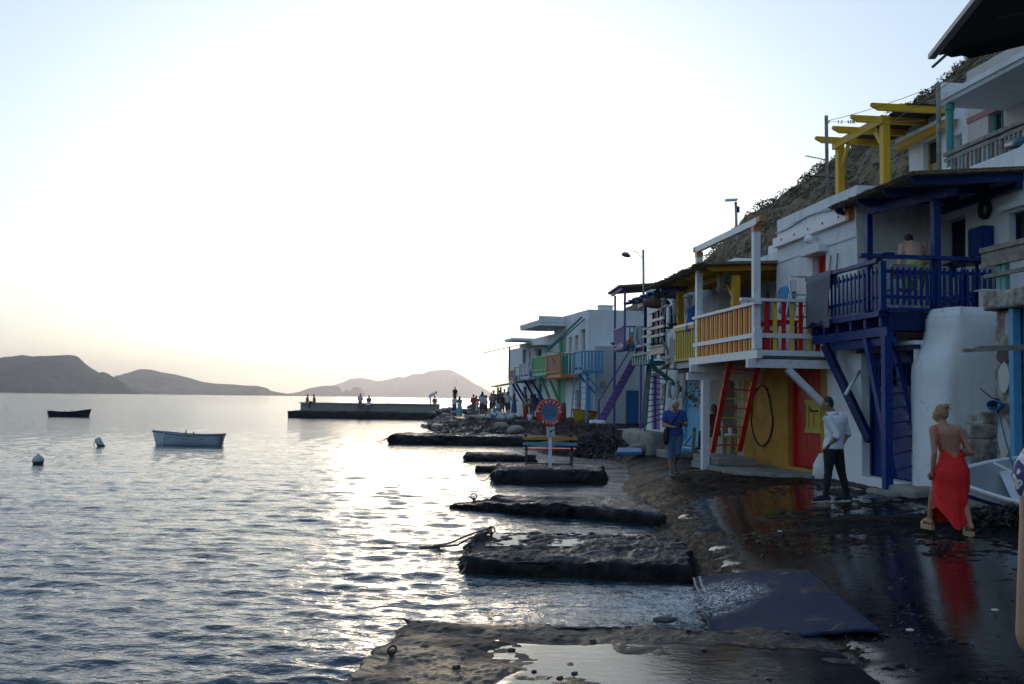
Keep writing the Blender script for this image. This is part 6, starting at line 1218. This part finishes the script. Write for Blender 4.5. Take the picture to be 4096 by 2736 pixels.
# --- passer-by whose arm enters the right edge
PRN = N('printed_cloth'); wv = PRN.n('ShaderNodeTexWave'); wv.inputs['Scale'].default_value = 16; wv.inputs['Distortion'].default_value = 3.5; wv.inputs['Detail Scale'].default_value = 3; wv.inputs['Detail'].default_value = 1; PRN.L(PRN.pos(), wv.inputs['Vector'])
PR = PRN.set(PRN.ramp(wv.outputs['Fac'], [(.0, (.05, .05, .14)), (.28, (.10, .09, .22)), (.34, (.74, .72, .72)), (.62, (.74, .72, .72)), (.70, (.30, .20, .12)), (.8, (.72, .70, .70))]), .8)
person('passer-by in a blue and white printed blouse at the right edge', (1.23, 1.95, .50), 0, 1.84, over=dict(elL=(-.205, .0, 1.10), wrL=(.0, .14, 1.13), elR=(.24, .0, 1.13), wrR=(.2, .25, 1.0)), top=(.5, .5, .5), topmat=PR, bot=(.4, .4, .42), leg=1.9, sleeve=.10, hair=((.05, .03, .02), 'short'), sk=(.42, .22, .14), vox=.009, fem=True, build=.86)
# --- people sitting and standing on the far pier
def far(label, u, v, Y, rz, **kw): p = at(u, v, Y); return person(label, tuple(p), R(rz), vox=.032, **kw)
SK = (.22, .12, .08)
far('bare-shouldered woman sitting leftmost on the far pier wall', 1227, 1616, 97.9, -100, pose='sit', top=(.10, .06, .05), bot=(.08, .06, .05), leg=.8, sleeve=0, sk=SK, fem=True, hair=((.02, .015, .01), 'bun'))
far('man in dark clothes sitting on the pier wall holding a phone', 1258, 1616, 97.3, 100, pose='sit', top=(.02, .02, .025), bot=(.02, .02, .025), leg=1.9, sk=SK)
far('man in white vest and khaki shorts leaning against the pier wall', 1440, 1642, 96.9, 180, pose='perch', h=1.78, top=(.65, .65, .66), bot=(.16, .13, .09), leg=.95, sleeve=0, sk=SK)
far('long-haired woman in pale skirt leaning against the pier wall', 1475, 1646, 96.9, 170, pose='perch', h=1.7, top=(.14, .17, .18), dress=((.55, .56, .58), .98, .62, .2, .15), sk=SK, fem=True, hair=((.16, .10, .06), 'long'))
far('curly-haired woman in white jumpsuit bending over on the pier', 1722, 1622, 98, -80, pose='bend', h=1.72, top=(.60, .60, .62), bot=(.60, .60, .62), leg=1.9, sleeve=.3, sk=SK, fem=True, hair=((.02, .014, .01), 'short'))
far('man in grey shirt sitting on the pier beside the bending woman', 1739, 1622, 98, 10, pose='sit', top=(.14, .14, .15), bot=(.03, .03, .035), leg=1.5, sk=SK)
far('man in black shirt standing tall on the rocks left of the crowd', 1819, 1617, 102, 170, h=1.76, pose='walk', top=(.02, .02, .022), bot=(.06, .05, .05), leg=.9, sk=SK)
# --- crowd in front of the far houses
CR_ = 'crowd before the far houses'
crowd = [
 ('person in white shirt and jeans beside the woman in turquoise', 1818, 1664, 83, 0, dict(h=1.68, pose='hold', top=(.60, .60, .62), bot=(.06, .10, .18), leg=1.9)),
 ('woman in a long turquoise dress at the left of the crowd', 1838, 1667, 81.5, -30, dict(h=1.66, top=(.12, .36, .34), sleeve=.2, dress=((.13, .40, .38), 1.06, .10, .24, .25), fem=True, hair=((.05, .03, .02), 'long'))),
 ('man in red vest and grey shorts standing in the crowd', 1893, 1664, 82, 15, dict(h=1.76, pose='phone', top=(.50, .05, .03), bot=(.12, .12, .16), leg=.9, sleeve=0)),
 ('woman in white dress half behind the man in the red vest', 1904, 1660, 84, -20, dict(h=1.62, dress=((.6, .58, .56), 1.30, .45, .2, .2), fem=True, hair=((.04, .03, .02), 'long'))),
 ('man in pale tee with teal bag beside the red vest', 1926, 1661, 81, 10, dict(h=1.75, pose='phone', top=(.45, .52, .55), bot=(.05, .06, .09), leg=.95)),
 ('tall man rising behind the man with the teal bag', 1929, 1655, 86, 0, dict(h=1.90, pose='shoot', top=(.25, .25, .27), bot=(.05, .05, .06), leg=1.9)),
 ('man in light grey tee and black shorts with arm out', 1942, 1668, 79.5, -60, dict(h=1.72, pose='hold', top=(.38, .40, .43), bot=(.025, .025, .03), leg=.9)),
 ('balding man in mauve tee with bag at his waist', 1966, 1662, 78, 150, dict(h=1.80, pose='phone', top=(.22, .20, .23), bot=(.05, .045, .045), leg=.9, hair=((.1, .09, .08), 'bald'))),
 ('man in brown tee raising a camera at the back of the crowd', 1974, 1650, 82, 20, dict(h=1.80, pose='shoot', top=(.20, .08, .05), bot=(.05, .05, .06), leg=1.9)),
 ('woman in navy top and white shorts in mid crowd', 1991, 1662, 76, 0, dict(h=1.64, pose='hold', top=(.025, .025, .05), bot=(.60, .60, .62), leg=.7, fem=True, hair=((.05, .03, .02), 'long'))),
 ('man in dark tee with orange print and denim shorts', 2009, 1663, 75, 5, dict(h=1.68, top=(.03, .028, .035), bot=(.10, .14, .20), leg=.9)),
 ('person in dark cap showing above the crowd', 1998, 1648, 83, 0, dict(h=1.80, top=(.15, .12, .12), bot=(.04, .04, .05), leg=1.9)),
 ('man in white tee with cross strap and brown shorts', 2031, 1664, 74, -20, dict(h=1.80, pose='hold', top=(.55, .54, .52), bot=(.06, .045, .04), leg=.95)),
 ('man in white shirt standing highest on the steps behind', 2017, 1640, 82.5, 180, dict(h=1.72, pose='hips', top=(.55, .60, .66), bot=(.1, .1, .12), leg=1.9)),
 ('woman in violet dress photographing with a phone', 2056, 1665, 73.5, -55, dict(h=1.68, pose='phone', top=(.08, .07, .22), sleeve=0, dress=((.07, .07, .24), 1.10, .25, .22, .15), fem=True, hair=((.08, .04, .025), 'long'))),
 ('long-haired woman in red skirt and beige top', 2103, 1676, 68, 10, dict(h=1.66, pose='hips', top=(.30, .27, .22), sleeve=.4, dress=((.30, .02, .018), 1.04, .05, .20, .05), fem=True, hair=((.04, .02, .014), 'long'))),
 ('slim woman in beige standing beside the red skirt', 2124, 1670, 71, 60, dict(h=1.62, top=(.30, .24, .20), bot=(.12, .10, .10), leg=1.8, fem=True, hair=((.02, .015, .01), 'long'))),
 ('person in dark shirt and jeans partly behind the lifebuoy', 2139, 1672, 70, 0, dict(h=1.68, top=(.05, .05, .06), bot=(.06, .08, .10), leg=1.9, hair=((.02, .015, .01), 'long'))),
 ('man in charcoal shirt nearest the lifebuoy', 2152, 1673, 70.5, 60, dict(h=1.70, pose='hold', top=(.05, .05, .055), bot=(.05, .06, .08), leg=1.9)),
]
for lb, u, v, Y, rz, kw in crowd: far(lb, u, v, Y, rz, sk=SK, group=CR_, **kw)
far('seated person in dark red behind the red ladder', 2862, 1752, 27.6, 40, pose='sit', top=(.16, .02, .02), bot=(.03, .025, .03), leg=1.9, sk=SK, fem=True, hair=((.08, .04, .02), 'long'))


# ================================================================ small things on and around the houses
def drape(name, label, mat, P, nx=14, ny=16, cat='towel', parent=None):
    """P(u, v) -> point; a thin hanging cloth"""
    v = [P(i/(nx-1), j/(ny-1)) for j in range(ny) for i in range(nx)]; nb = len(v); f = [(j*nx+i, j*nx+i+1, (j+1)*nx+i+1, (j+1)*nx+i) for j in range(ny-1) for i in range(nx-1)]
    o = MB().add(v, f).build(name, mat, parent, smooth=True); m = o.modifiers.new('thickness', 'SOLIDIFY'); m.thickness = .012
    return tag(o, label, cat) if parent is None else o
ta, tb_ = K.S(3322, tF+.1), K.S(3226, tF+.1)
def tw(u, v):
    s = ta+(tb_-ta)*u+.05*math.sin(v*3)*u; L_ = v*1.35-.28; z = ztop+.07-abs(L_)*(1+.10*math.sin(u*5+1)*(L_ > 0)) - (.10*u*(L_ > 0)); t = tF+(.095 if L_ > 0 else -.085)+(.035*math.sin(u*8+1+.8*math.sin(v*2.2))+.02*math.sin(u*17+v*3))*min(1, abs(L_)*1.6)+.01*math.sin(v*11)
    if abs(L_) < .06: z = ztop+.075; t = tF+(L_/.06)*.09
    return K.P(s, t, z)
drape('towel', 'grey towel hanging over the blue balcony rail', flat((.15, .155, .175), .95, .5, 90, .25), tw, 16, 26)
SL = thing('stepladder', 'aluminium stepladder standing beside the grey towel', 'ladder', K.P(22.5, .5, zd)); AL = flat((.55, .55, .55), .35, metal=.9)
for t in (.35, .75): tube('rail', AL, SL, [K.P(22.35, t, zd), K.P(22.6, t, zd+1.55)], .022, 8); tube('back_leg', AL, SL, [K.P(23.1, t, zd), K.P(22.65, t, zd+1.3)], .018, 8)
tube('top_hoop', AL, SL, [K.P(22.6, .35, zd+1.5), K.P(22.62, .36, zd+1.68), K.P(22.62, .74, zd+1.68), K.P(22.6, .75, zd+1.5)], .022, 8)
for k in range(5): z = zd+.25+k*.25; box('step', AL, SL, K, 22.37+k*.04, 22.46+k*.04, .36, .74, z, z+.03)
s = K.S(3140, .16); b = MB()
for_r = [[K.P(s+x*w_, .03+d_, 4.55+z*w_) for x, z in [(.26*math.cos(a_)*(1+.12*abs(math.sin(2*a_))), .36*math.sin(a_)*(1+.12*abs(math.sin(2*a_)))) for a_ in np.linspace(0, 6.283, 25)[:-1]]] for d_, w_ in ((.0, 1.08), (.02, 1.05), (.22, .86), (.24, .8))]
tag(b.loft(for_r).build('tub', flat((.05, .22, .42), .4), None, smooth=True), 'blue plastic tub hung on the white wall by the red door', 'tub')
RT = thing('table', 'red table standing behind the red and yellow slats', 'table', K.P(23.6, .7, zd)); box('table_top', P_R3, RT, K, 23.0, 24.3, .35, 1.15, zd+.68, zd+.73)
for s in (23.08, 24.2):
    for t in (.42, 1.08): box('leg', P_R3, RT, K, s-.03, s+.03, t-.03, t+.03, zd, zd+.68)
for k, (s, t) in enumerate(((22.9, 1.3), (24.6, .7))):
    C_ = thing('chair', ['red wooden chair nearest the balcony corner post', 'red wooden chair at the far end of the red table'][k], 'chair', K.P(s, t, zd)); box('seat', P_R3, C_, K, s-.2, s+.2, t-.2, t+.2, zd+.42, zd+.46)
    for ds in (-.17, .17):
        for dt in (-.17, .17): box('leg', P_R3, C_, K, s+ds-.02, s+ds+.02, t+dt-.02, t+dt+.02, zd, zd+(.42 if dt < 0 else .9))
    box('backrest', P_R3, C_, K, s-.15, s+.15, t+.16, t+.185, zd+.62, zd+.82)
# director's chair, bench and table on the blue balcony
dc = at(3602, 1240, 19.05); DC = thing('director_chair', 'white folding chair with grey canvas back on the blue balcony', 'chair', (dc.x, dc.y, zf)); CV = cloth((.30, .30, .30))
for y in (-.22, .22):
    for sx_ in (-1, 1): bar('crossed_leg', P_WHITE, DC, (dc.x-.24*sx_, dc.y+y, zf+.02), (dc.x+.24*sx_, dc.y+y, zf+.46), .03, .04)
    bar('arm_rest', P_WHITE, DC, (dc.x-.26 if y < 0 else dc.x+.26, dc.y-.24, zf+.66), (dc.x-.26 if y < 0 else dc.x+.26, dc.y+.24, zf+.66), .05, .03)
for x in (-.26, .26): bar('upright', P_WHITE, DC, (dc.x+x, dc.y-.24, zf+.05), (dc.x+x, dc.y-.26, zf+.92), .035, .035)
MB().hexa([(dc.x-.27, dc.y-.29, zf+.62), (dc.x+.27, dc.y-.29, zf+.62), (dc.x+.27, dc.y-.27, zf+.62), (dc.x-.27, dc.y-.27, zf+.62), (dc.x-.27, dc.y-.31, zf+.90), (dc.x+.27, dc.y-.31, zf+.90), (dc.x+.27, dc.y-.29, zf+.90), (dc.x-.27, dc.y-.29, zf+.90)]).build('canvas_back', CV, DC); MB().hexa([(dc.x-.25, dc.y-.22, zf+.44), (dc.x+.25, dc.y-.22, zf+.44), (dc.x+.25, dc.y+.22, zf+.44), (dc.x-.25, dc.y+.22, zf+.44), (dc.x-.25, dc.y-.22, zf+.46), (dc.x+.25, dc.y-.22, zf+.46), (dc.x+.25, dc.y+.22, zf+.46), (dc.x-.25, dc.y+.22, zf+.46)]).build('canvas_seat', CV, DC)
BE = thing('white_bench', 'white slatted bench along the wall of the blue balcony', 'bench', K.P(18.9, -1.2, zf)); 
for k in range(3): box('seat_slat', P_WHITE, BE, K, 18.55, 20.2, -1.65+k*.13, -1.54+k*.13, zf+.40, zf+.43)
for k in range(9): s = 18.6+k*.195; box('back_slat', P_WHITE, BE, K, s, s+.10, -1.76, -1.73, zf+.35, zf+.85)
for s in (18.6, 20.1): box('leg', P_WHITE, BE, K, s, s+.06, -1.65, -1.28, zf, zf+.40)
p = at(3845, 1092, 18.95); o = MB(); o.tube([p-Vector((0, 0, .08)), p+Vector((0, 0, .09))], [.06, .085], 14); tag(o.build('flower_pot', P_WHITE, None, smooth=True), 'white pot standing on the blue balcony behind the pickets', 'pot'); 
p = at(3855, 1045, 19.2); TB = thing('balcony_table', 'dark table on the blue balcony by the doorway', 'table', (p.x, p.y, zf)); MB().hexa([(p.x-.3, p.y-.3, p.z-.06), (p.x+.3, p.y-.3, p.z-.06), (p.x+.3, p.y+.3, p.z-.06), (p.x-.3, p.y+.3, p.z-.06), (p.x-.3, p.y-.3, p.z-.03), (p.x+.3, p.y-.3, p.z-.03), (p.x+.3, p.y+.3, p.z-.03), (p.x-.3, p.y+.3, p.z-.03)]).build('table_top', P_DBLUE, TB)
for dx in (-.25, .25): bar('leg', P_DBLUE, TB, (p.x+dx, p.y, zf), (p.x+dx, p.y, p.z-.06), .05, .05)
tag(MB().tube([p+Vector((-.05, 0, -.03)), p+Vector((-.05, 0, .02))], [.10, .13], 16).build('orange_bowl', flat((.45, .13, .05), .5), None, smooth=True), 'orange bowl on the dark balcony table', 'bowl')
c_ = K.hit(3946, 838, tU); ce = K.P(c_[0], tU+.04, c_[1]); tag(MB().tube([ce+K.d*(.15*math.cos(a_))+Vector((0, 0, .15*math.sin(a_))) for a_ in np.linspace(0, 6.283, 24)], .05, 8).build('wreath', flat((.02, .02, .018), .9, .8, 40), None, smooth=True), 'dark round wreath hanging on the wall under the reed roof', 'wreath')
# wall lamp, camera
o = thing('wall_lamp', 'white globe lamp on the wall above the red door', 'lamp', K.P(K.S(3237, .2), .2, 5)); c_ = K.hit(3237, 958, .2); MB().ball(K.P(c_[0], .2, c_[1]), .11, n=16, m=12).build('globe', flat((.8, .8, .8), .3), o, smooth=True); MB().tube([K.P(c_[0], .0, c_[1]+.03), K.P(c_[0], .12, c_[1]+.02)], .04, 8).build('bracket', P_WHITE, o)
o = thing('security_camera', 'small white security camera under the reed roof edge', 'camera', at(3368, 815, 20.9)); p = at(3368, 816, 20.75); MB().tube([p+Vector((-.10, -.05, -.01)), p+Vector((.08, .1, .03))], .045, 10).build('camera_body', P_WHITE, o, smooth=True); MB().tube([p+Vector((-.105, -.053, -.011)), p+Vector((-.112, -.058, -.012))], .035, 10).build('lens', BLACK, o); MB().tube([p+Vector((.05, .08, .0)), p+Vector((.1, .15, -.12))], .02, 6).build('arm', P_WHITE, o)
# poles, aerials, lamps, wires
o = thing('antenna_pole', 'thin pole carrying two television aerials on the white roof', 'antenna', K.P(24.8, -2.2, 6.6)); pb0 = at(3310, 800, 24.5); ptop = at(3305, 463, 24.5); tube('mast', WOODGREY, o, [pb0, ptop], .045, 8)
m1_ = at(3306, 640, 24.5); tube('aerial_boom', STEEL, o, [m1_, m1_+Vector((-.52, 0, .10))], .012, 5)
for k in range(6): q_ = m1_+Vector((-.08-.08*k, 0, .015+.015*k)); tube('aerial_element', STEEL, o, [q_-Vector((0, .16, .02)), q_+Vector((0, .16, .02))], .006, 4)
m2_ = at(3306, 707, 24.5); tube('aerial_boom', BLACK, o, [m2_+Vector((-.55, 0, .03)), m2_+Vector((.2, 0, -.03))], .014, 5)
for k in range(12): q_ = m2_+Vector((-.52+.06*k, 0, .03-.005*k)); tube('aerial_element', BLACK, o, [q_-Vector((0, 0, .03)), q_+Vector((0, 0, .03))], .008, 4)
CL = thing('clothesline', 'clothesline with pegs between the aerial pole and yellow pergola', 'clothesline', ptop); l0_, l1_ = at(3308, 486, 24.5), at(3700, 482, 24.0); rope('line', WOODGREY, CL, l0_, l1_, .03, .006)
for u in (3318, 3355, 3370, 3393, 3403, 3409, 3414, 3418): p = l0_.lerp(l1_, (u-3308)/392); bar('peg', BLACK, CL, p+Vector((0, 0, .03)), p+Vector((J(.03), 0, -.05)), .015, .02)
WR = thing('overhead_wires', 'thin wires strung from the upper house across the roofs', 'wire', ptop)
for (u0, v0, Y0, u1, v1, Y1, sg) in ((3308, 484, 24.5, 3762, 335, 22.4, .06), (3240, 700, 40, 4000, 190, 16, .05), (3762, 330, 22.4, 4100, 285, 20, .06), (2575, 999, 45, 2870, 1080, 34, .15)): rope('wire', BLACK, WR, at(u0, v0, Y0), at(u1, v1, Y1), sg, .007)
o = thing('street_lamp', 'old street lamp with curved arm rising behind the purple porch', 'lamp', at(2573, 1240, 45)); tube('post', STEEL, o, [at(2575, 1260, 45), at(2573, 999, 45)], .055, 8); tube('arm', STEEL, o, [at(2570, 1030, 45), at(2562, 1028, 45), at(2552, 1010, 45), at(2530, 1003, 45), at(2512, 1004, 45), at(2510, 1012, 45)], .02, 6); p = at(2509, 1014, 45); MB().tube([p+Vector((0, 0, .03)), p+Vector((-.05, -.05, -.06)), p+Vector((-.06, -.06, -.10))], [.04, .20, .22], 14).build('shade', STEEL, o, smooth=True)
o = thing('street_lamp', 'flat-headed lamp on a pole in front of the hillside', 'lamp', at(2945, 940, 36)); tube('post', STEEL, o, [at(2947, 960, 36), at(2943, 808, 36)], .05, 8); bar('lamp_head', P_WHITE, o, at(2900, 801, 36), at(2948, 799, 36), .25, .06); bar('junction_box', BLACK, o, at(2952, 826, 36), at(2952, 850, 36), .10, .08)
# hanging shell jellyfish and chimes
JW = flat((.48, .45, .42), .8, .4, 40)
def jelly(label, u, v, Y, r, n=6, L_=.5):
    p = at(u, v, Y); o = thing('jellyfish_ornament', label, 'ornament', p, group='hanging jellyfish ornaments'); rings = []
    for q in range(6): a_ = q/5*math.pi/2; rings.append([p+Vector((r*math.cos(a_)*math.cos(b_), r*math.cos(a_)*math.sin(b_), r*.75*math.sin(a_))) for b_ in np.linspace(0, 6.283, 13)[:-1]])
    MB().loft(rings).build('cap', JW, o, smooth=True)
    for k in range(n): a_ = 6.28*k/n; q_ = p+Vector((r*.5*math.cos(a_), r*.5*math.sin(a_), 0)); tube('tentacle', JW, o, [q_, q_+Vector((J(.03), J(.03), -L_*.5)), q_+Vector((J(.08), J(.06), -L_*(.8+.3*random.random())))], [.022, .02, .012], 5)
    tube('cord', WOODGREY, o, [p+Vector((0, 0, r*.75)), p+Vector((0, 0, r*.75+.35))], .005, 4)
for lb, u, v, Y in (('leftmost pale jellyfish ornament, lowest, by the teal ladder', 2650, 1545, 29.3), ('pale jellyfish ornament second from left under the driftwood', 2679, 1530, 29.0), ('pale jellyfish ornament third from left above the man in blue', 2708, 1530, 28.7), ('rightmost pale jellyfish ornament above the light blue door', 2738, 1528, 28.4)): jelly(lb, u, v, Y, .085)
for lb, u, v, Y, r in (('large jellyfish ornament hanging beside the yellow post', 2752, 1190, 27.5, .14), ('small grey jellyfish ornament left of the yellow post', 2698, 1206, 28.5, .09), ('shaggy jellyfish ornament below the brown basket', 2655, 1200, 29.5, .10), ('little jellyfish ornament under the yellow reed roof', 2878, 1098, 25.8, .07)): jelly(lb, u, v, Y, r, 8, .45)
DW = thing('driftwood_shelf', 'driftwood ledge with shells above the light blue door', 'shelf', at(2700, 1460, 28.8))
for k in range(5): tube('driftwood_log', WOODGREY, DW, [at(2636+k*6, 1478-k*5, 29.0-k*.08), at(2700, 1462-k*4, 28.6), at(2762-k*7, 1438-k*3, 28.2)], [.03, .05, .035], 7)
for k in range(9): p = at(2652+k*9, 1430+6*math.sin(k), 28.8-.05*k); MB().ball(p, .06+.02*random.random(), .05, .05, 7, 5).build('shell', JW, DW)
for k in range(4): tube('branch', WOODGREY, DW, [at(2690-k*4, 1430, 28.8), at(2668-k*5, 1390-k*8, 28.9), at(2655-k*7, 1365-k*9, 29)], .018, 5)
for k, u in enumerate((2752, 2768, 2780, 2792)):
    o = thing('wind_chime', ['shell wind chime nearest the white post', 'shell wind chime beside the light blue door', 'driftwood wind chime with blue tip', 'string of corks and shells at the white post'][3-k], 'chime', at(u, 1490, 28.3)); p = at(u, 1480, 28.3); tube('string', WOODGREY, o, [p, p-Vector((0, 0, 1.1))], .004, 4)
    MB().tube([p-Vector((0, 0, .02)), p-Vector((0, 0, .14))], [.01, .09], 5).build('roof_piece', [P_LBLUE, P_BLUE, P_TEAL, JW][k], o)
    for q in range(9): c_ = p-Vector((J(.06), J(.06), .2+.1*q)); MB().ball(c_, .03+.015*random.random(), n=6, m=4).build('bead', [JW, P_ORANGE, WOODGREY, P_LBLUE, JW][(q+k) % 5], o)
bk = at(2625, 1212, 29.8); b = MB(); b.ball(bk, .42, .2, .17, 12, 8); tag(b.build('basket', flat((.12, .075, .05), .9, .8, 40), None, smooth=True), 'brown wicker basket hung under the blue rafters', 'basket')
# laundry on the teal balcony
lt = lambda u0, v0, u1, v1, Y, am, ph: (lambda a_, b_: at(u0+(u1-u0)*a_+6*math.sin(b_*4+ph)*b_, v0+(v1-v0)*b_+10*math.sin(a_*3+ph), Y+am*math.sin(a_*9+ph)*b_))
drape('laundry', 'turquoise towel hanging on the teal balcony', cloth((.05, .28, .38)), lt(2522, 1318, 2548, 1398, 31.6, .08, 1), cat='laundry'); drape('laundry', 'orange garment hanging on the teal balcony', cloth((.60, .16, .05)), lt(2506, 1352, 2534, 1378, 31.5, .06, 2), cat='laundry'); drape('laundry', 'pale grey shirt hanging on the teal balcony', cloth((.42, .46, .48)), lt(2538, 1312, 2568, 1388, 31.3, .08, 3), cat='laundry'); drape('laundry', 'blue shorts hanging low on the teal balcony', cloth((.04, .12, .28)), lt(2496, 1376, 2532, 1400, 31.5, .06, 4), cat='laundry')
drape('laundry', 'blue dress hanging behind the yellow balustrade', cloth((.03, .12, .35)), lt(2748, 1225, 2782, 1318, 26.9, .06, 1), cat='laundry'); drape('laundry', 'green cloth bundle hung from the yellow pergola', cloth((.05, .08, .035)), lt(2888, 1098, 2926, 1142, 25.2, .08, 2), cat='laundry')
for lb, u, v, Y, k in (('small green plant on the pale rails beside the pebble pillar', 2697, 1300, 29, .22), ('small green plant on the far edge of the purple balcony', 2451, 1372, 51.5, .14)):
    p = at(u, v, Y); o = thing('balcony_plant', lb, 'plant', p); V, Q = leafclumps(np.array([[*(p+Vector((J(k*.5), J(k*.5), J(k*.3))))] for _ in range(7)]), np.full(7, k*.5), 26, .3, np.random.RandomState(int(u))); rawmesh('leaves', V, Q, flat((.035, .07, .025), .7), o); MB().tube([p-Vector((0, 0, k*.9)), p-Vector((0, 0, k*.3))], [k*.3, k*.4], 8).build('pot', flat((.2, .12, .08), .8), o)
for lb, m_, (u0, v0, u1, v1) in (('red paddle leaning on the orange balcony', P_RED, (2200, 1425, 2222, 1450)), ('blue paddle leaning on the orange balcony', P_LBLUE, (2199, 1428, 2212, 1478))): tag(MB().bar(at(u0, v0, 59), at(u1, v1, 59), .20, .05).build('paddle', m_), lb, 'paddle')
# board, stool, bucket, lumps of concrete, log
p = gnd(2515, 1818, .33); SB = thing('sunbed', 'blue floating board lying at the water below the rocks', 'board', p); MB().hexa([p+Vector(q) for q in ((-.42, -.15, .0), (.42, -.15, .02), (.45, .45, .16), (-.30, .45, .16), (-.42, -.15, .05), (.42, -.15, .07), (.45, .45, .2), (-.30, .45, .2))]).build('cushion', paint((.03, .14, .38), .4, .1), SB); bar('frame', paint((.04, .2, .5), .4), SB, p+Vector((-.45, -.17, .05)), p+Vector((.42, -.17, .06)), .05, .08)
p = at(2925, 1800, 26.9); ST = thing('stool', 'white stool with yellow legs behind the red ladder', 'stool', (p.x, p.y, .7)); MB().tube([(p.x, p.y, 1.18), (p.x, p.y, 1.24)], .17, 14).build('seat', P_WHITE, ST)
for k in range(3): a_ = 2.1*k; bar('leg', P_YEL, ST, (p.x+.15*math.cos(a_), p.y+.15*math.sin(a_), .70), (p.x+.10*math.cos(a_), p.y+.10*math.sin(a_), 1.18), .035, .035)
tag(MB().tube([(p.x-.02, p.y, 1.242), (p.x-.02, p.y, 1.40)], [.05, .065], 12).build('mug', P_WHITE), 'white mug standing on the stool behind the red ladder', 'mug')
p = gnd(3342, 1908, .46); tag(MB().ball(p+Vector((0, 0, .08)), .14, .12, .12, 12, 8).build('rubber_fender', flat((.02, .02, .02), .8, .5, 20), None, smooth=True), 'black rubber fender lying at the foot of the white wall', 'fender')
for (s0_, s1_, t0_, t1_, z1_, lb, sd) in ((18.3, 19.2, .35, .75, .52, 'low concrete footing under the blue post', 31), (17.9, 18.9, -.1, .5, .62, 'broken concrete step below the blue ladder', 32)): o = lump('footing', CONC, None, K, s0_, s1_, t0_, t1_, .1, z1_, .05, 8, sd); tag(o, lb, 'footing')
p = gnd(2257, 1692, .75); o = thing('mooring_stump', 'brown wooden stump by the green door', 'stump', p); tube('trunk', RUST, o, [p, p+Vector((-.05, 0, 1.15))], .13, 9); MB().ball(p+Vector((.35, -.1, .15)), .3, .25, .2, 8, 6).build('root', RUST, o)
for k, (u, v, c_) in enumerate(((2120, 1682, (.6, .6, .6)), (2076, 1662, (.35, .4, .42)))): p = gnd(u, v, .72); o = MB(); o.tube([p, p+Vector((0, 0, .38))], [.14, .18], 12); tag(o.build('bucket', flat(c_, .5), None, smooth=True), ['white bucket on the quay beside the red skirt', 'grey bucket on the quay behind the covered boat'][k], 'bucket')
for i, lb in enumerate(('pale shell lying on the wet walkway', 'second pale shell near the rug corner', 'pale shell on the dark ground at right')): u, v = ((3120, 2125), (3640, 2520), (3980, 2440))[i]; p = gnd(u, v, .40); b = MB(); b.ball(p, .035, .02, .012, 7, 4); tag(b.build('seashell', flat((.6, .56, .5), .7)), lb, 'shell')
_ro and bpy.data.objects.remove(_ro[0]); bpy.data.batch_remove(_junk); bpy.data.scenes.remove(TMP)
